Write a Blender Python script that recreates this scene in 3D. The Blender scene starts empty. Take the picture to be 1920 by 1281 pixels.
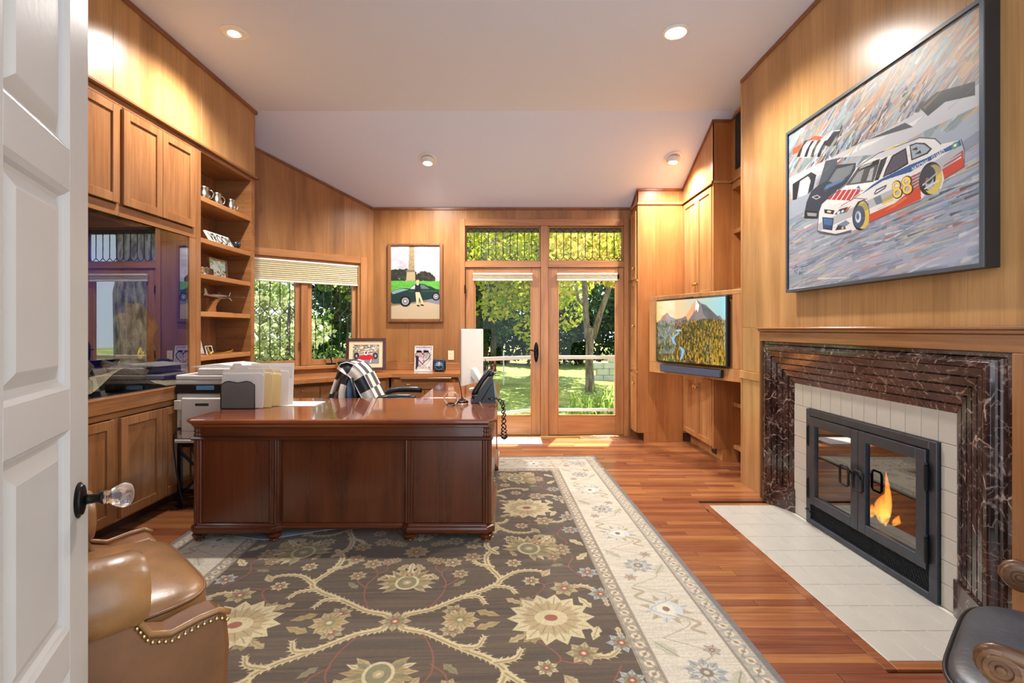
import bpy, bmesh, math, random
import numpy as np
from mathutils import Vector, Matrix
random.seed(7)
RNG = np.random.default_rng(7)
R = math.radians
sc = bpy.context.scene
COL = sc.collection

# ------------------------------------------------------------------ camera, sky, sun, exposure
cam_d = bpy.data.cameras.new('camera')
cam = bpy.data.objects.new('camera', cam_d)
COL.objects.link(cam)
cam.location = (0, 0, 1.316)
cam.rotation_euler = (R(90), 0, 0)
cam_d.sensor_width = 36.0
cam_d.lens = 930 / 1920 * 36.0
cam_d.shift_x = (960 - 950) / 1920
cam_d.shift_y = (617 - 640.5) / 1920
cam_d.clip_start = 0.05
sc.camera = cam

world = bpy.data.worlds.new('sky')
sc.world = world
world.use_nodes = True
wn = world.node_tree.nodes
wn.clear()
wo = wn.new('ShaderNodeOutputWorld')
wb = wn.new('ShaderNodeBackground')
wb.inputs['Color'].default_value = (0.80, 0.90, 1.0, 1)
wb.inputs['Strength'].default_value = 1.85
world.node_tree.links.new(wb.outputs[0], wo.inputs[0])

sun_d = bpy.data.lights.new('sun', 'SUN')
sun_d.energy = 17.0
sun_d.angle = R(0.6)
sun_d.color = (1.0, 0.93, 0.80)
sun = bpy.data.objects.new('sun', sun_d)
COL.objects.link(sun)
sun.rotation_euler = Vector((0.34, 1.0, 2.35)).to_track_quat('Z', 'Y').to_euler()

LAMP_W = 40.0            # each recessed ceiling lamp
sc.view_settings.view_transform = 'Standard'
sc.view_settings.look = 'None'
sc.view_settings.gamma = 1.0
sc.view_settings.use_curve_mapping = False
sc.view_settings.exposure = 0.66
sc.cycles.use_denoising = True
sc.cycles.max_bounces = 10
sc.cycles.diffuse_bounces = 5
sc.cycles.glossy_bounces = 5
sc.cycles.transparent_max_bounces = 24
sc.cycles.sample_clamp_indirect = 6.0
sc.cycles.caustics_reflective = False
sc.cycles.caustics_refractive = False

# ------------------------------------------------------------------ helpers: objects
ORG = {}          # world offset a part's coordinates are written in

def thing(name, label=None, cat=None, loc=(0, 0, 0), rz=0.0, group=None, kind=None, local=None):
    """An Empty at the thing's base.  Parts are written in world coordinates unless it is turned (or local=True)."""
    o = bpy.data.objects.new(name, None)
    COL.objects.link(o)
    o.empty_display_size = 0.1
    o.location = loc
    o.rotation_euler = (0, 0, rz)
    tag(o, label, cat, group, kind)
    loc_mode = (abs(rz) > 1e-9) if local is None else local
    ORG[o.name] = (0, 0, 0) if loc_mode else tuple(loc)
    return o

def tag(o, label=None, cat=None, group=None, kind=None):
    if label: o['label'] = label
    if cat: o['category'] = cat
    if group: o['group'] = group
    if kind: o['kind'] = kind
    return o

def copy_tree(o, parent=None):
    c = o.copy()
    COL.objects.link(c)
    ORG[c.name] = ORG.get(o.name, (0, 0, 0))
    if parent is not None:
        c.parent = parent
    for ch in list(o.children):
        copy_tree(ch, c)
    return c

class MB:
    def __init__(self):
        self.v, self.f, self.uv = [], [], {}
    def add(self, verts, faces):
        b = len(self.v)
        self.v.extend([tuple(p) for p in verts])
        self.f.extend([tuple(i + b for i in f) for f in faces])
        return self
    def box(self, x0, x1, y0, y1, z0, z1, bev=0.0):
        if x0 > x1: x0, x1 = x1, x0
        if y0 > y1: y0, y1 = y1, y0
        if z0 > z1: z0, z1 = z1, z0
        b = min(bev, .45 * (x1 - x0), .45 * (y1 - y0), .45 * (z1 - z0))
        if b <= 0:
            vs = [(x, y, z) for x in (x0, x1) for y in (y0, y1) for z in (z0, z1)]
            return self.add(vs, [(0, 1, 3, 2), (4, 6, 7, 5), (0, 4, 5, 1), (2, 3, 7, 6), (0, 2, 6, 4), (1, 5, 7, 3)])
        vs, idx = [], {}
        lo, hi = (x0, y0, z0), (x1, y1, z1)
        for sx in (0, 1):
            for sy in (0, 1):
                for sz in (0, 1):
                    s = (sx, sy, sz)
                    for ax in range(3):
                        p = []
                        for k in range(3):
                            e = hi[k] if s[k] else lo[k]
                            if k != ax: e += -b if s[k] else b
                            p.append(e)
                        idx[(s, ax)] = len(vs)
                        vs.append(p)
        fs = []
        for ax in range(3):
            a, c = [k for k in range(3) if k != ax]
            for side in (0, 1):
                q = []
                for (u, w) in ((0, 0), (1, 0), (1, 1), (0, 1)):
                    s = [0, 0, 0]; s[ax] = side; s[a] = u; s[c] = w
                    q.append(idx[(tuple(s), ax)])
                fs.append(q)
            for u in (0, 1):          # edges along ax
                for w in (0, 1):
                    s0 = [0, 0, 0]; s0[a] = u; s0[c] = w
                    s1 = list(s0); s1[ax] = 1
                    s0, s1 = tuple(s0), tuple(s1)
                    fs.append([idx[(s0, a)], idx[(s1, a)], idx[(s1, c)], idx[(s0, c)]])
        for sx in (0, 1):
            for sy in (0, 1):
                for sz in (0, 1):
                    s = (sx, sy, sz)
                    fs.append([idx[(s, 0)], idx[(s, 1)], idx[(s, 2)]])
        return self.add(vs, fs)
    def prism(self, poly, axis, a, b):
        """poly is 2D in the two other axes (x,y,z order), swept from a to b along axis."""
        n = len(poly)
        def P(p, t):
            if axis == 'X': return (t, p[0], p[1])
            if axis == 'Y': return (p[0], t, p[1])
            return (p[0], p[1], t)
        vs = [P(p, a) for p in poly] + [P(p, b) for p in poly]
        fs = [tuple(range(n)), tuple(range(2 * n - 1, n - 1, -1))]
        for i in range(n):
            j = (i + 1) % n
            fs.append((i, i + n, j + n, j))
        return self.add(vs, fs)
    def tube(self, pts, r, n=8, closed=False, cap=True):
        pts = [Vector(p) for p in pts]
        m = len(pts)
        rs = r if isinstance(r, (list, tuple)) else [r] * m
        up = Vector((0, 0, 1))
        rings, prev = [], None
        for i, p in enumerate(pts):
            if closed: t = pts[(i + 1) % m] - pts[i - 1]
            else: t = pts[min(i + 1, m - 1)] - pts[max(i - 1, 0)]
            t.normalize()
            if prev is None:
                prev = t.cross(up)
                if prev.length < 1e-4: prev = t.cross(Vector((1, 0, 0)))
            u = prev - t * prev.dot(t)
            if u.length < 1e-6: u = t.orthogonal()
            u.normalize()
            w = t.cross(u)
            prev = u
            rings.append([p + (u * math.cos(2 * math.pi * k / n) + w * math.sin(2 * math.pi * k / n)) * rs[i] for k in range(n)])
        vs = [q for ring in rings for q in ring]
        fs = []
        for i in range(m if closed else m - 1):
            j = (i + 1) % m
            for k in range(n):
                l = (k + 1) % n
                fs.append((i * n + k, i * n + l, j * n + l, j * n + k))
        if cap and not closed:
            fs.append(tuple(range(n - 1, -1, -1)))
            fs.append(tuple((m - 1) * n + k for k in range(n)))
        return self.add(vs, fs)
    def lathe(self, prof, c=(0, 0, 0), n=20, axis='Z', ripple=0, amp=0.0, mat=None):
        """prof: (r, h) list."""
        vs, fs = [], []
        m = len(prof)
        for (r, h) in prof:
            for k in range(n):
                a = 2 * math.pi * k / n
                rr = r * (1 + amp * math.cos(ripple * a)) if ripple else r
                x, y = rr * math.cos(a), rr * math.sin(a)
                if axis == 'Z': p = (x, y, h)
                elif axis == 'X': p = (h, x, y)
                else: p = (x, h, y)
                p = Vector(p)
                if mat is not None: p = mat @ p
                vs.append((p[0] + c[0], p[1] + c[1], p[2] + c[2]))
        for i in range(m - 1):
            for k in range(n):
                l = (k + 1) % n
                fs.append((i * n + k, i * n + l, (i + 1) * n + l, (i + 1) * n + k))
        if prof[0][0] > 1e-5: fs.append(tuple(range(n - 1, -1, -1)))
        if prof[-1][0] > 1e-5: fs.append(tuple((m - 1) * n + k for k in range(n)))
        return self.add(vs, fs)
    def blob(self, c, s, e=2.0, n=20, m=12, bulge=None):
        """superellipsoid cushion; e=2 is an ellipsoid, larger is boxier."""
        vs, fs = [], []
        f = lambda t: math.copysign(abs(t) ** (2.0 / e), t)
        for i in range(m + 1):
            ph = -math.pi / 2 + math.pi * i / m
            for k in range(n):
                th = 2 * math.pi * k / n
                p = [s[0] * f(math.cos(ph)) * f(math.cos(th)), s[1] * f(math.cos(ph)) * f(math.sin(th)), s[2] * f(math.sin(ph))]
                if bulge: p = bulge(p)
                vs.append((p[0] + c[0], p[1] + c[1], p[2] + c[2]))
        for i in range(m):
            for k in range(n):
                l = (k + 1) % n
                fs.append((i * n + k, i * n + l, (i + 1) * n + l, (i + 1) * n + k))
        return self.add(vs, fs)
    def quad(self, a, b, c, d):
        """a textured face: a=(0,0) b=(1,0) c=(1,1) d=(0,1)"""
        i = len(self.f)
        self.add([a, b, c, d], [(0, 1, 2, 3)])
        self.uv[i] = ((0, 0), (1, 0), (1, 1), (0, 1))
        return self
    def build(self, name, m, parent=None, smooth=False, org=None, loc=None, fix=True):
        off = org if org is not None else (ORG.get(parent.name, (0, 0, 0)) if parent else (loc or (0, 0, 0)))
        me = bpy.data.meshes.new(name)
        vs = [(p[0] - off[0], p[1] - off[1], p[2] - off[2]) for p in self.v]
        me.from_pydata(vs, [], self.f)
        if self.uv:
            ul = me.uv_layers.new(name='UVMap')
            for i, uvs in self.uv.items():
                for li, uv in zip(me.polygons[i].loop_indices, uvs):
                    ul.data[li].uv = uv
        elif fix:
            b = bmesh.new(); b.from_mesh(me)
            bmesh.ops.remove_doubles(b, verts=b.verts, dist=1e-6)
            bmesh.ops.recalc_face_normals(b, faces=b.faces)
            b.to_mesh(me); b.free()
        if smooth:
            me.polygons.foreach_set('use_smooth', [True] * len(me.polygons))
            if smooth is not True:
                me.set_sharp_from_angle(angle=R(smooth))
        me.materials.append(m)
        o = bpy.data.objects.new(name, me)
        COL.objects.link(o)
        if parent:
            o.parent = parent
        else:
            o.location = off
        ORG[o.name] = off
        return o

def bx(name, m, parent, x0, x1, y0, y1, z0, z1, bev=0.0, **k):
    return MB().box(x0, x1, y0, y1, z0, z1, bev).build(name, m, parent, **k)

# ------------------------------------------------------------------ helpers: materials
def newmat(name):
    m = bpy.data.materials.new(name)
    m.use_nodes = True
    nt = m.node_tree
    return m, nt, nt.nodes['Principled BSDF'], nt.links.new

def lin(c):
    return tuple(((x / 255) / 12.92 if x / 255 <= .04045 else ((x / 255 + .055) / 1.055) ** 2.4) for x in c) + (1,)

def setp(b, **k):
    names = dict(rough='Roughness', metal='Metallic', spec='Specular IOR Level', coat='Coat Weight', coatr='Coat Roughness',
                 trans='Transmission Weight', ior='IOR', sheen='Sheen Weight', sheenr='Sheen Roughness', es='Emission Strength', sss='Subsurface Weight')
    for a, v in k.items():
        b.inputs[names[a]].default_value = v

def plain(name, rgb, rough=.5, bump=0, bscale=200, var=0.0, vscale=6, **k):
    """A procedural material: base colour with soft noise variation and optional fine relief."""
    m, nt, b, L = newmat(name)
    b.inputs['Base Color'].default_value = lin(rgb)
    setp(b, rough=rough, **k)
    tc = nt.nodes.new('ShaderNodeTexCoord')
    if var:
        n = nt.nodes.new('ShaderNodeTexNoise'); n.inputs['Scale'].default_value = vscale; n.inputs['Detail'].default_value = 5
        L(tc.outputs['Object'], n.inputs['Vector'])
        r = nt.nodes.new('ShaderNodeValToRGB')
        c = lin(rgb)
        r.color_ramp.elements[0].position = .3; r.color_ramp.elements[1].position = .7
        r.color_ramp.elements[0].color = tuple(x * (1 - var) for x in c[:3]) + (1,)
        r.color_ramp.elements[1].color = tuple(min(1, x * (1 + var)) for x in c[:3]) + (1,)
        L(n.outputs['Fac'], r.inputs[0]); L(r.outputs[0], b.inputs['Base Color'])
    if bump:
        n = nt.nodes.new('ShaderNodeTexNoise'); n.inputs['Scale'].default_value = bscale; n.inputs['Detail'].default_value = 3
        L(tc.outputs['Object'], n.inputs['Vector'])
        bp = nt.nodes.new('ShaderNodeBump'); bp.inputs['Strength'].default_value = bump; bp.inputs['Distance'].default_value = .004
        L(n.outputs['Fac'], bp.inputs['Height']); L(bp.outputs[0], b.inputs['Normal'])
    return m

def emit(name, rgb, strength):
    m, nt, b, L = newmat(name)
    b.inputs['Base Color'].default_value = lin(rgb)
    b.inputs['Emission Color'].default_value = lin(rgb)
    b.inputs['Emission Strength'].default_value = strength
    return m

def wood(name, cols, axis='Z', freq=9.0, rough=.32, coat=0.0, coatr=.1, strip=None, strip_amt=.14, bumpy=.05, tint=.12, spec=.5, roughvar=.06):
    m, nt, b, L = newmat(name)
    N = nt.nodes.new
    tc = N('ShaderNodeTexCoord'); oi = N('ShaderNodeObjectInfo')
    vm = N('ShaderNodeVectorMath'); vm.operation = 'SCALE'
    vm.inputs[0].default_value = (13.1, 29.7, 7.3)
    L(oi.outputs['Random'], vm.inputs['Scale'])
    va = N('ShaderNodeVectorMath'); va.operation = 'ADD'
    L(tc.outputs['Object'], va.inputs[0]); L(vm.outputs[0], va.inputs[1])
    def mapped(k):
        mp = N('ShaderNodeMapping')
        s = [1.0, 1.0, 1.0]; s['XYZ'.index(axis)] = k
        mp.inputs['Scale'].default_value = s
        L(va.outputs[0], mp.inputs['Vector'])
        return mp.outputs[0]
    n1 = N('ShaderNodeTexNoise'); n1.inputs['Scale'].default_value = freq; n1.inputs['Detail'].default_value = 5
    n1.inputs['Roughness'].default_value = .62; n1.inputs['Distortion'].default_value = .7
    L(mapped(.10), n1.inputs['Vector'])
    n2 = N('ShaderNodeTexNoise'); n2.inputs['Scale'].default_value = freq * 14; n2.inputs['Detail'].default_value = 3
    L(mapped(.025), n2.inputs['Vector'])
    n3 = N('ShaderNodeTexNoise'); n3.inputs['Scale'].default_value = 3.1; n3.inputs['Detail'].default_value = 2
    L(mapped(.6), n3.inputs['Vector'])
    def math_(op, a, bb):
        q = N('ShaderNodeMath'); q.operation = op
        for i, x in enumerate((a, bb)):
            if isinstance(x, (int, float)): q.inputs[i].default_value = x
            else: L(x, q.inputs[i])
        return q.outputs[0]
    fac = math_('ADD', math_('ADD', math_('MULTIPLY', n1.outputs['Fac'], .55), math_('MULTIPLY', n2.outputs['Fac'], .25)), math_('MULTIPLY', n3.outputs['Fac'], .20))
    r = N('ShaderNodeValToRGB')
    r.color_ramp.elements[0].position = .34; r.color_ramp.elements[0].color = lin(cols[0])
    r.color_ramp.elements[1].position = .66; r.color_ramp.elements[1].color = lin(cols[2])
    e = r.color_ramp.elements.new(.5); e.color = lin(cols[1])
    L(fac, r.inputs[0])
    val = math_('ADD', math_('MULTIPLY', oi.outputs['Random'], tint), 1 - tint / 2)
    if strip:
        ax, w = strip
        sp = N('ShaderNodeSeparateXYZ'); L(va.outputs[0], sp.inputs[0])
        wnz = N('ShaderNodeTexWhiteNoise'); wnz.noise_dimensions = '1D'
        L(math_('FLOOR', math_('MULTIPLY', sp.outputs['XYZ'.index(ax)], 1.0 / w), 0.0), wnz.inputs['W'])
        val = math_('MULTIPLY', val, math_('ADD', math_('MULTIPLY', wnz.outputs['Value'], strip_amt), 1 - strip_amt / 2))
    hs = N('ShaderNodeHueSaturation'); L(val, hs.inputs['Value']); L(r.outputs[0], hs.inputs['Color'])
    L(hs.outputs[0], b.inputs['Base Color'])
    setp(b, rough=rough, coat=coat, coatr=coatr, spec=spec)
    L(math_('ADD', math_('MULTIPLY', n1.outputs['Fac'], roughvar), rough - roughvar / 2), b.inputs['Roughness'])
    if bumpy:
        bp = N('ShaderNodeBump'); bp.inputs['Strength'].default_value = bumpy; bp.inputs['Distance'].default_value = .002
        L(n2.outputs['Fac'], bp.inputs['Height']); L(bp.outputs[0], b.inputs['Normal'])
    return m

def pane_glass(name, tint=(1, 1, 1), refl=.08, rough=0.0):
    """Flat window glass: lets light straight through and mirrors more at a glancing angle."""
    m = bpy.data.materials.new(name); m.use_nodes = True
    nt = m.node_tree; nt.nodes.clear(); N = nt.nodes.new; L = nt.links.new
    o = N('ShaderNodeOutputMaterial'); mx = N('ShaderNodeMixShader')
    t = N('ShaderNodeBsdfTransparent'); t.inputs[0].default_value = (*tint, 1)
    g = N('ShaderNodeBsdfGlossy'); g.inputs['Roughness'].default_value = rough
    lw = N('ShaderNodeLayerWeight'); lw.inputs['Blend'].default_value = refl
    ge = N('ShaderNodeNewGeometry'); fr = N('ShaderNodeMath'); fr.operation = 'SUBTRACT'; fr.inputs[0].default_value = 1.0
    L(ge.outputs['Backfacing'], fr.inputs[1]); mu = N('ShaderNodeMath'); mu.operation = 'MULTIPLY'
    L(lw.outputs['Fresnel'], mu.inputs[0]); L(fr.outputs[0], mu.inputs[1])      # only the outer skin of the pane mirrors
    L(mu.outputs[0], mx.inputs[0]); L(t.outputs[0], mx.inputs[1]); L(g.outputs[0], mx.inputs[2]); L(mx.outputs[0], o.inputs[0])
    return m

def image_mat(name, arr, rough=.4, es=0.0, **k):
    """arr: h x w x 3 display colours, row 0 at the bottom, drawn below in this script."""
    h, w = arr.shape[:2]
    im = bpy.data.images.new(name, w, h)
    px = np.ones((h, w, 4), np.float32); px[..., :3] = np.clip(arr, 0, 1)
    im.pixels.foreach_set(px.ravel()); im.update(); im.pack()
    m, nt, b, L = newmat(name)
    t = nt.nodes.new('ShaderNodeTexImage'); t.image = im; t.extension = 'EXTEND'
    L(t.outputs[0], b.inputs['Base Color'])
    if es:
        L(t.outputs[0], b.inputs['Emission Color']); b.inputs['Emission Strength'].default_value = es
    setp(b, rough=rough, **k)
    return m

class Canvas:
    """A small painter for flat prints (rug pile pattern, pictures); coordinates 0..w, 0..h with y up."""
    def __init__(self, w, h, bg):
        self.w, self.h = w, h
        self.a = np.zeros((h, w, 3), np.float32); self.a[:] = np.array(bg, np.float32) / 255
    def _blend(self, x0, x1, y0, y1, mask, c):
        s = self.a[y0:y1, x0:x1]
        s += mask[..., None] * (np.array(c, np.float32) / 255 - s)
    def _bb(self, P, pad=1):
        x0 = max(0, int(P[:, 0].min() - pad)); x1 = min(self.w, int(P[:, 0].max() + pad + 2))
        y0 = max(0, int(P[:, 1].min() - pad)); y1 = min(self.h, int(P[:, 1].max() + pad + 2))
        return x0, x1, y0, y1
    def poly(self, pts, c, alpha=1.0):
        P = np.array(pts, np.float32)
        x0, x1, y0, y1 = self._bb(P)
        if x1 <= x0 or y1 <= y0: return
        X, Y = np.meshgrid(np.arange(x0, x1) + .5, np.arange(y0, y1) + .5)
        ins = np.zeros(X.shape, bool)
        n = len(P)
        for i in range(n):
            ax, ay = P[i]; bx_, by = P[(i + 1) % n]
            if ay == by: continue
            cnd = (ay > Y) != (by > Y)
            ins ^= cnd & (X < (bx_ - ax) * (Y - ay) / (by - ay) + ax)
        self._blend(x0, x1, y0, y1, ins * np.float32(alpha), c)
    def line(self, pts, wd, c, alpha=1.0):
        P = np.array(pts, np.float32)
        ws = wd if isinstance(wd, (list, tuple)) else [wd] * len(P)
        for i in range(len(P) - 1):
            a, b = P[i], P[i + 1]
            r = max(ws[i], ws[i + 1]) / 2 + 1
            x0, x1, y0, y1 = self._bb(np.array([a, b]), r)
            if x1 <= x0 or y1 <= y0: continue
            X, Y = np.meshgrid(np.arange(x0, x1) + .5, np.arange(y0, y1) + .5)
            d = b - a; L2 = max(float(d @ d), 1e-6)
            t = np.clip(((X - a[0]) * d[0] + (Y - a[1]) * d[1]) / L2, 0, 1)
            dist = np.hypot(X - a[0] - t * d[0], Y - a[1] - t * d[1])
            ww = (ws[i] + (ws[i + 1] - ws[i]) * t) / 2
            self._blend(x0, x1, y0, y1, np.clip(ww - dist + .5, 0, 1) * np.float32(alpha), c)
    def ell(self, cx, cy, rx, ry, c, rot=0.0, alpha=1.0):
        r = max(rx, ry)
        x0, x1, y0, y1 = self._bb(np.array([[cx - r, cy - r], [cx + r, cy + r]], np.float32))
        if x1 <= x0 or y1 <= y0: return
        X, Y = np.meshgrid(np.arange(x0, x1) + .5 - cx, np.arange(y0, y1) + .5 - cy)
        u = X * math.cos(rot) + Y * math.sin(rot); v = -X * math.sin(rot) + Y * math.cos(rot)
        d = np.sqrt((u / max(rx, .1)) ** 2 + (v / max(ry, .1)) ** 2)
        self._blend(x0, x1, y0, y1, np.clip((1 - d) * min(rx, ry) + .5, 0, 1) * np.float32(alpha), c)

def noise2(h, w, cell, seed=0):
    """smooth value noise for the prints"""
    g = np.random.default_rng(seed)
    ch, cw = (cell if isinstance(cell, tuple) else (cell, cell))
    a = g.random((h // ch + 3, w // cw + 3)).astype(np.float32)
    y = np.arange(h) / ch; x = np.arange(w) / cw
    yi = y.astype(int); xi = x.astype(int); fy = (y - yi)[:, None]; fx = (x - xi)[None]
    fy = fy * fy * (3 - 2 * fy); fx = fx * fx * (3 - 2 * fx)
    A = a[yi][:, xi]; B = a[yi][:, xi + 1]; C = a[yi + 1][:, xi]; D = a[yi + 1][:, xi + 1]
    return A * (1 - fy) * (1 - fx) + B * (1 - fy) * fx + C * fy * (1 - fx) + D * fy * fx

# ------------------------------------------------------------------ materials
M = {}
HONEY = ((150, 107, 62), (177, 131, 80), (198, 153, 99))
CHERRY = ((116, 74, 44), (145, 97, 58), (168, 118, 75))
FIR = ((138, 90, 52), (168, 115, 70), (188, 134, 87))
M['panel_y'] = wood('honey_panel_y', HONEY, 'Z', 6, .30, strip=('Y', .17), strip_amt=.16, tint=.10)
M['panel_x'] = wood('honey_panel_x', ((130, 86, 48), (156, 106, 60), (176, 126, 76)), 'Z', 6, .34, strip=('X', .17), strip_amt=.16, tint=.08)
M['cab'] = wood('cherry_cabinet', CHERRY, 'Z', 7, .24, tint=.14)
M['cab_h'] = wood('cherry_cabinet_rail', CHERRY, 'Y', 7, .24, tint=.14)
M['cabx'] = wood('cherry_panel_across', CHERRY, 'X', 7, .28, tint=.14)
M['shelf'] = wood('cherry_shelf', ((142, 92, 52), (170, 114, 66), (188, 134, 82)), 'Y', 7, .3, tint=.1)
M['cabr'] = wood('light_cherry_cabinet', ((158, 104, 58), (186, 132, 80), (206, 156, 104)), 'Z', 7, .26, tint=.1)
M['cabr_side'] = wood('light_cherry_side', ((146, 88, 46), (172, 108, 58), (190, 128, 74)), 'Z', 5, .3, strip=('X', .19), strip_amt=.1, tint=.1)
M['fir'] = wood('fir_door_upright', FIR, 'Z', 9, .3, tint=.14)
M['fir_h'] = wood('fir_door_rail', FIR, 'X', 9, .3, tint=.14)
DESK = ((64, 29, 13), (92, 43, 20), (116, 58, 28))
M['desk'] = wood('mahogany_upright', DESK, 'Z', 6, .28, coat=.35, tint=.12)
M['desk_h'] = wood('mahogany_long', DESK, 'X', 6, .28, coat=.35, tint=.12)
M['desk_top'] = wood('mahogany_top', ((98, 46, 25), (128, 66, 37), (148, 84, 49)), 'X', 5, .18, coat=.7, coatr=.05, tint=.06)
M['dark_wood'] = wood('dark_frame_wood', ((48, 24, 22), (66, 34, 30), (82, 44, 38)), 'X', 10, .3)
M['rustic'] = wood('rustic_frame_wood', ((92, 54, 26), (122, 76, 38), (142, 94, 52)), 'Z', 12, .5)
M['gilt_wood'] = wood('carved_arm_wood', ((56, 36, 22), (92, 60, 36), (134, 96, 58)), 'Y', 14, .3)

def floor_mat():
    m = wood('floor_planks', ((112, 64, 38), (145, 88, 53), (168, 110, 70)), 'X', 8, .23, coat=.15, tint=0, bumpy=.02)
    nt = m.node_tree; L = nt.links.new; N = nt.nodes.new
    hs = [n for n in nt.nodes if n.type == 'HUE_SAT'][0]
    oi = [n for n in nt.nodes if n.type == 'OBJECT_INFO'][0]
    ge = N('ShaderNodeNewGeometry')
    s = N('ShaderNodeMath'); s.operation = 'ADD'; L(oi.outputs['Random'], s.inputs[0]); L(ge.outputs['Random Per Island'], s.inputs[1])
    f = N('ShaderNodeMath'); f.operation = 'FRACT'; L(s.outputs[0], f.inputs[0])
    mr = N('ShaderNodeMapRange'); mr.inputs['To Min'].default_value = .66; mr.inputs['To Max'].default_value = 1.28
    L(f.outputs[0], mr.inputs['Value']); L(mr.outputs[0], hs.inputs['Value'])
    mr2 = N('ShaderNodeMapRange'); mr2.inputs['To Min'].default_value = .488; mr2.inputs['To Max'].default_value = .508
    L(f.outputs[0], mr2.inputs['Value']); L(mr2.outputs[0], hs.inputs['Hue'])
    # shift the grain by island too
    va = [n for n in nt.nodes if n.type == 'VECT_MATH' and n.operation == 'SCALE'][0]
    L(s.outputs[0], va.inputs['Scale'])
    return m
M['floor'] = floor_mat()
M['subfloor'] = plain('subfloor', (60, 32, 18), .8, var=.2)
M['ceiling'] = plain('ceiling_paint', (214, 222, 240), .7, bump=.03, bscale=120)
M['white_paint'] = plain('door_paint', (192, 188, 182), .38, bump=.05, bscale=60, var=.02)
M['hall_paint'] = plain('hall_paint', (225, 221, 214), .7, bump=.03)
M['trim_dark'] = wood('crown_strip', ((104, 58, 30), (132, 78, 42), (150, 94, 54)), 'Y', 8, .35)
M['brass'] = plain('polished_brass', (226, 186, 104), .16, metal=1.0, var=.08, vscale=40)
M['pewter'] = plain('pewter', (178, 170, 156), .28, metal=1.0, var=.15, vscale=30)
M['chrome'] = plain('satin_steel', (190, 190, 190), .25, metal=1.0, var=.05)
M['bronze'] = plain('oiled_bronze', (34, 32, 30), .32, metal=.8, var=.2, vscale=30)
M['black'] = plain('black_plastic', (20, 21, 22), .35, var=.1, vscale=30)
M['black_matte'] = plain('black_matte', (14, 14, 15), .7, var=.1)
M['iron'] = plain('black_iron', (26, 27, 29), .42, metal=.5, var=.15, vscale=40)
M['gun'] = plain('gunmetal', (78, 82, 90), .38, metal=.75, var=.12, vscale=20)
M['white_plastic'] = plain('white_plastic', (228, 226, 222), .38, var=.02)
M['printer'] = plain('printer_plastic', (214, 206, 196), .5, var=.02, bump=.03, bscale=400)
M['cream_plastic'] = plain('cream_plastic', (232, 218, 184), .4, var=.02)
M['paper'] = plain('paper', (232, 226, 218), .8, var=.02)
M['manila'] = plain('manila', (224, 198, 140), .75, var=.04)
M['leather'] = plain('tan_leather', (146, 103, 60), .34, bump=.22, bscale=70, var=.30, vscale=7, coat=.25, coatr=.3)
M['leather_dark'] = plain('brown_leather', (120, 78, 44), .38, bump=.22, bscale=70, var=.25, vscale=6, coat=.2, coatr=.3)
M['leather_black'] = plain('black_leather', (62, 64, 70), .36, bump=.25, bscale=60, var=.25, vscale=8, coat=.2, coatr=.35)
M['piping_black'] = plain('black_piping', (16, 16, 18), .4, var=.1)
M['office_black'] = plain('office_leather', (22, 23, 27), .32, bump=.15, bscale=80, var=.15)
M['nail'] = plain('nail_brass', (206, 176, 128), .25, metal=1.0, var=.1, vscale=50)
M['tile'] = plain('cream_tile', (186, 179, 168), .28, bump=.03, bscale=60, var=.035, vscale=9)
M['grout'] = plain('grout', (226, 222, 212), .85, var=.05, vscale=40)
M['grout_dark'] = plain('facing_grout', (168, 152, 132), .85, var=.05, vscale=40)
M['glass'] = pane_glass('window_glass', (.96, .98, .97), .24)
M['leaded'] = pane_glass('leaded_glass', (.93, .96, .96), .26)
M['fire_glass'] = pane_glass('fire_glass', (.62, .62, .64), .66)
M['tank_glass'] = pane_glass('tank_glass', (.80, .84, .90), .62)
M['rail_glass'] = pane_glass('rail_glass', (.90, .94, .93), .2)
M['lead'] = plain('lead_came', (40, 42, 44), .5, metal=.4, var=.1)
M['blind'] = plain('cellular_shade', (206, 196, 164), .8, var=.03)
M['blind_rail'] = plain('shade_rail', (236, 232, 222), .5, var=.02)

def crystal():
    m, nt, b, L = newmat('crystal')
    b.inputs['Base Color'].default_value = (1, 1, 1, 1)
    setp(b, rough=.02, trans=1.0, ior=1.45)
    return m
M['crystal'] = crystal()

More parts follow.
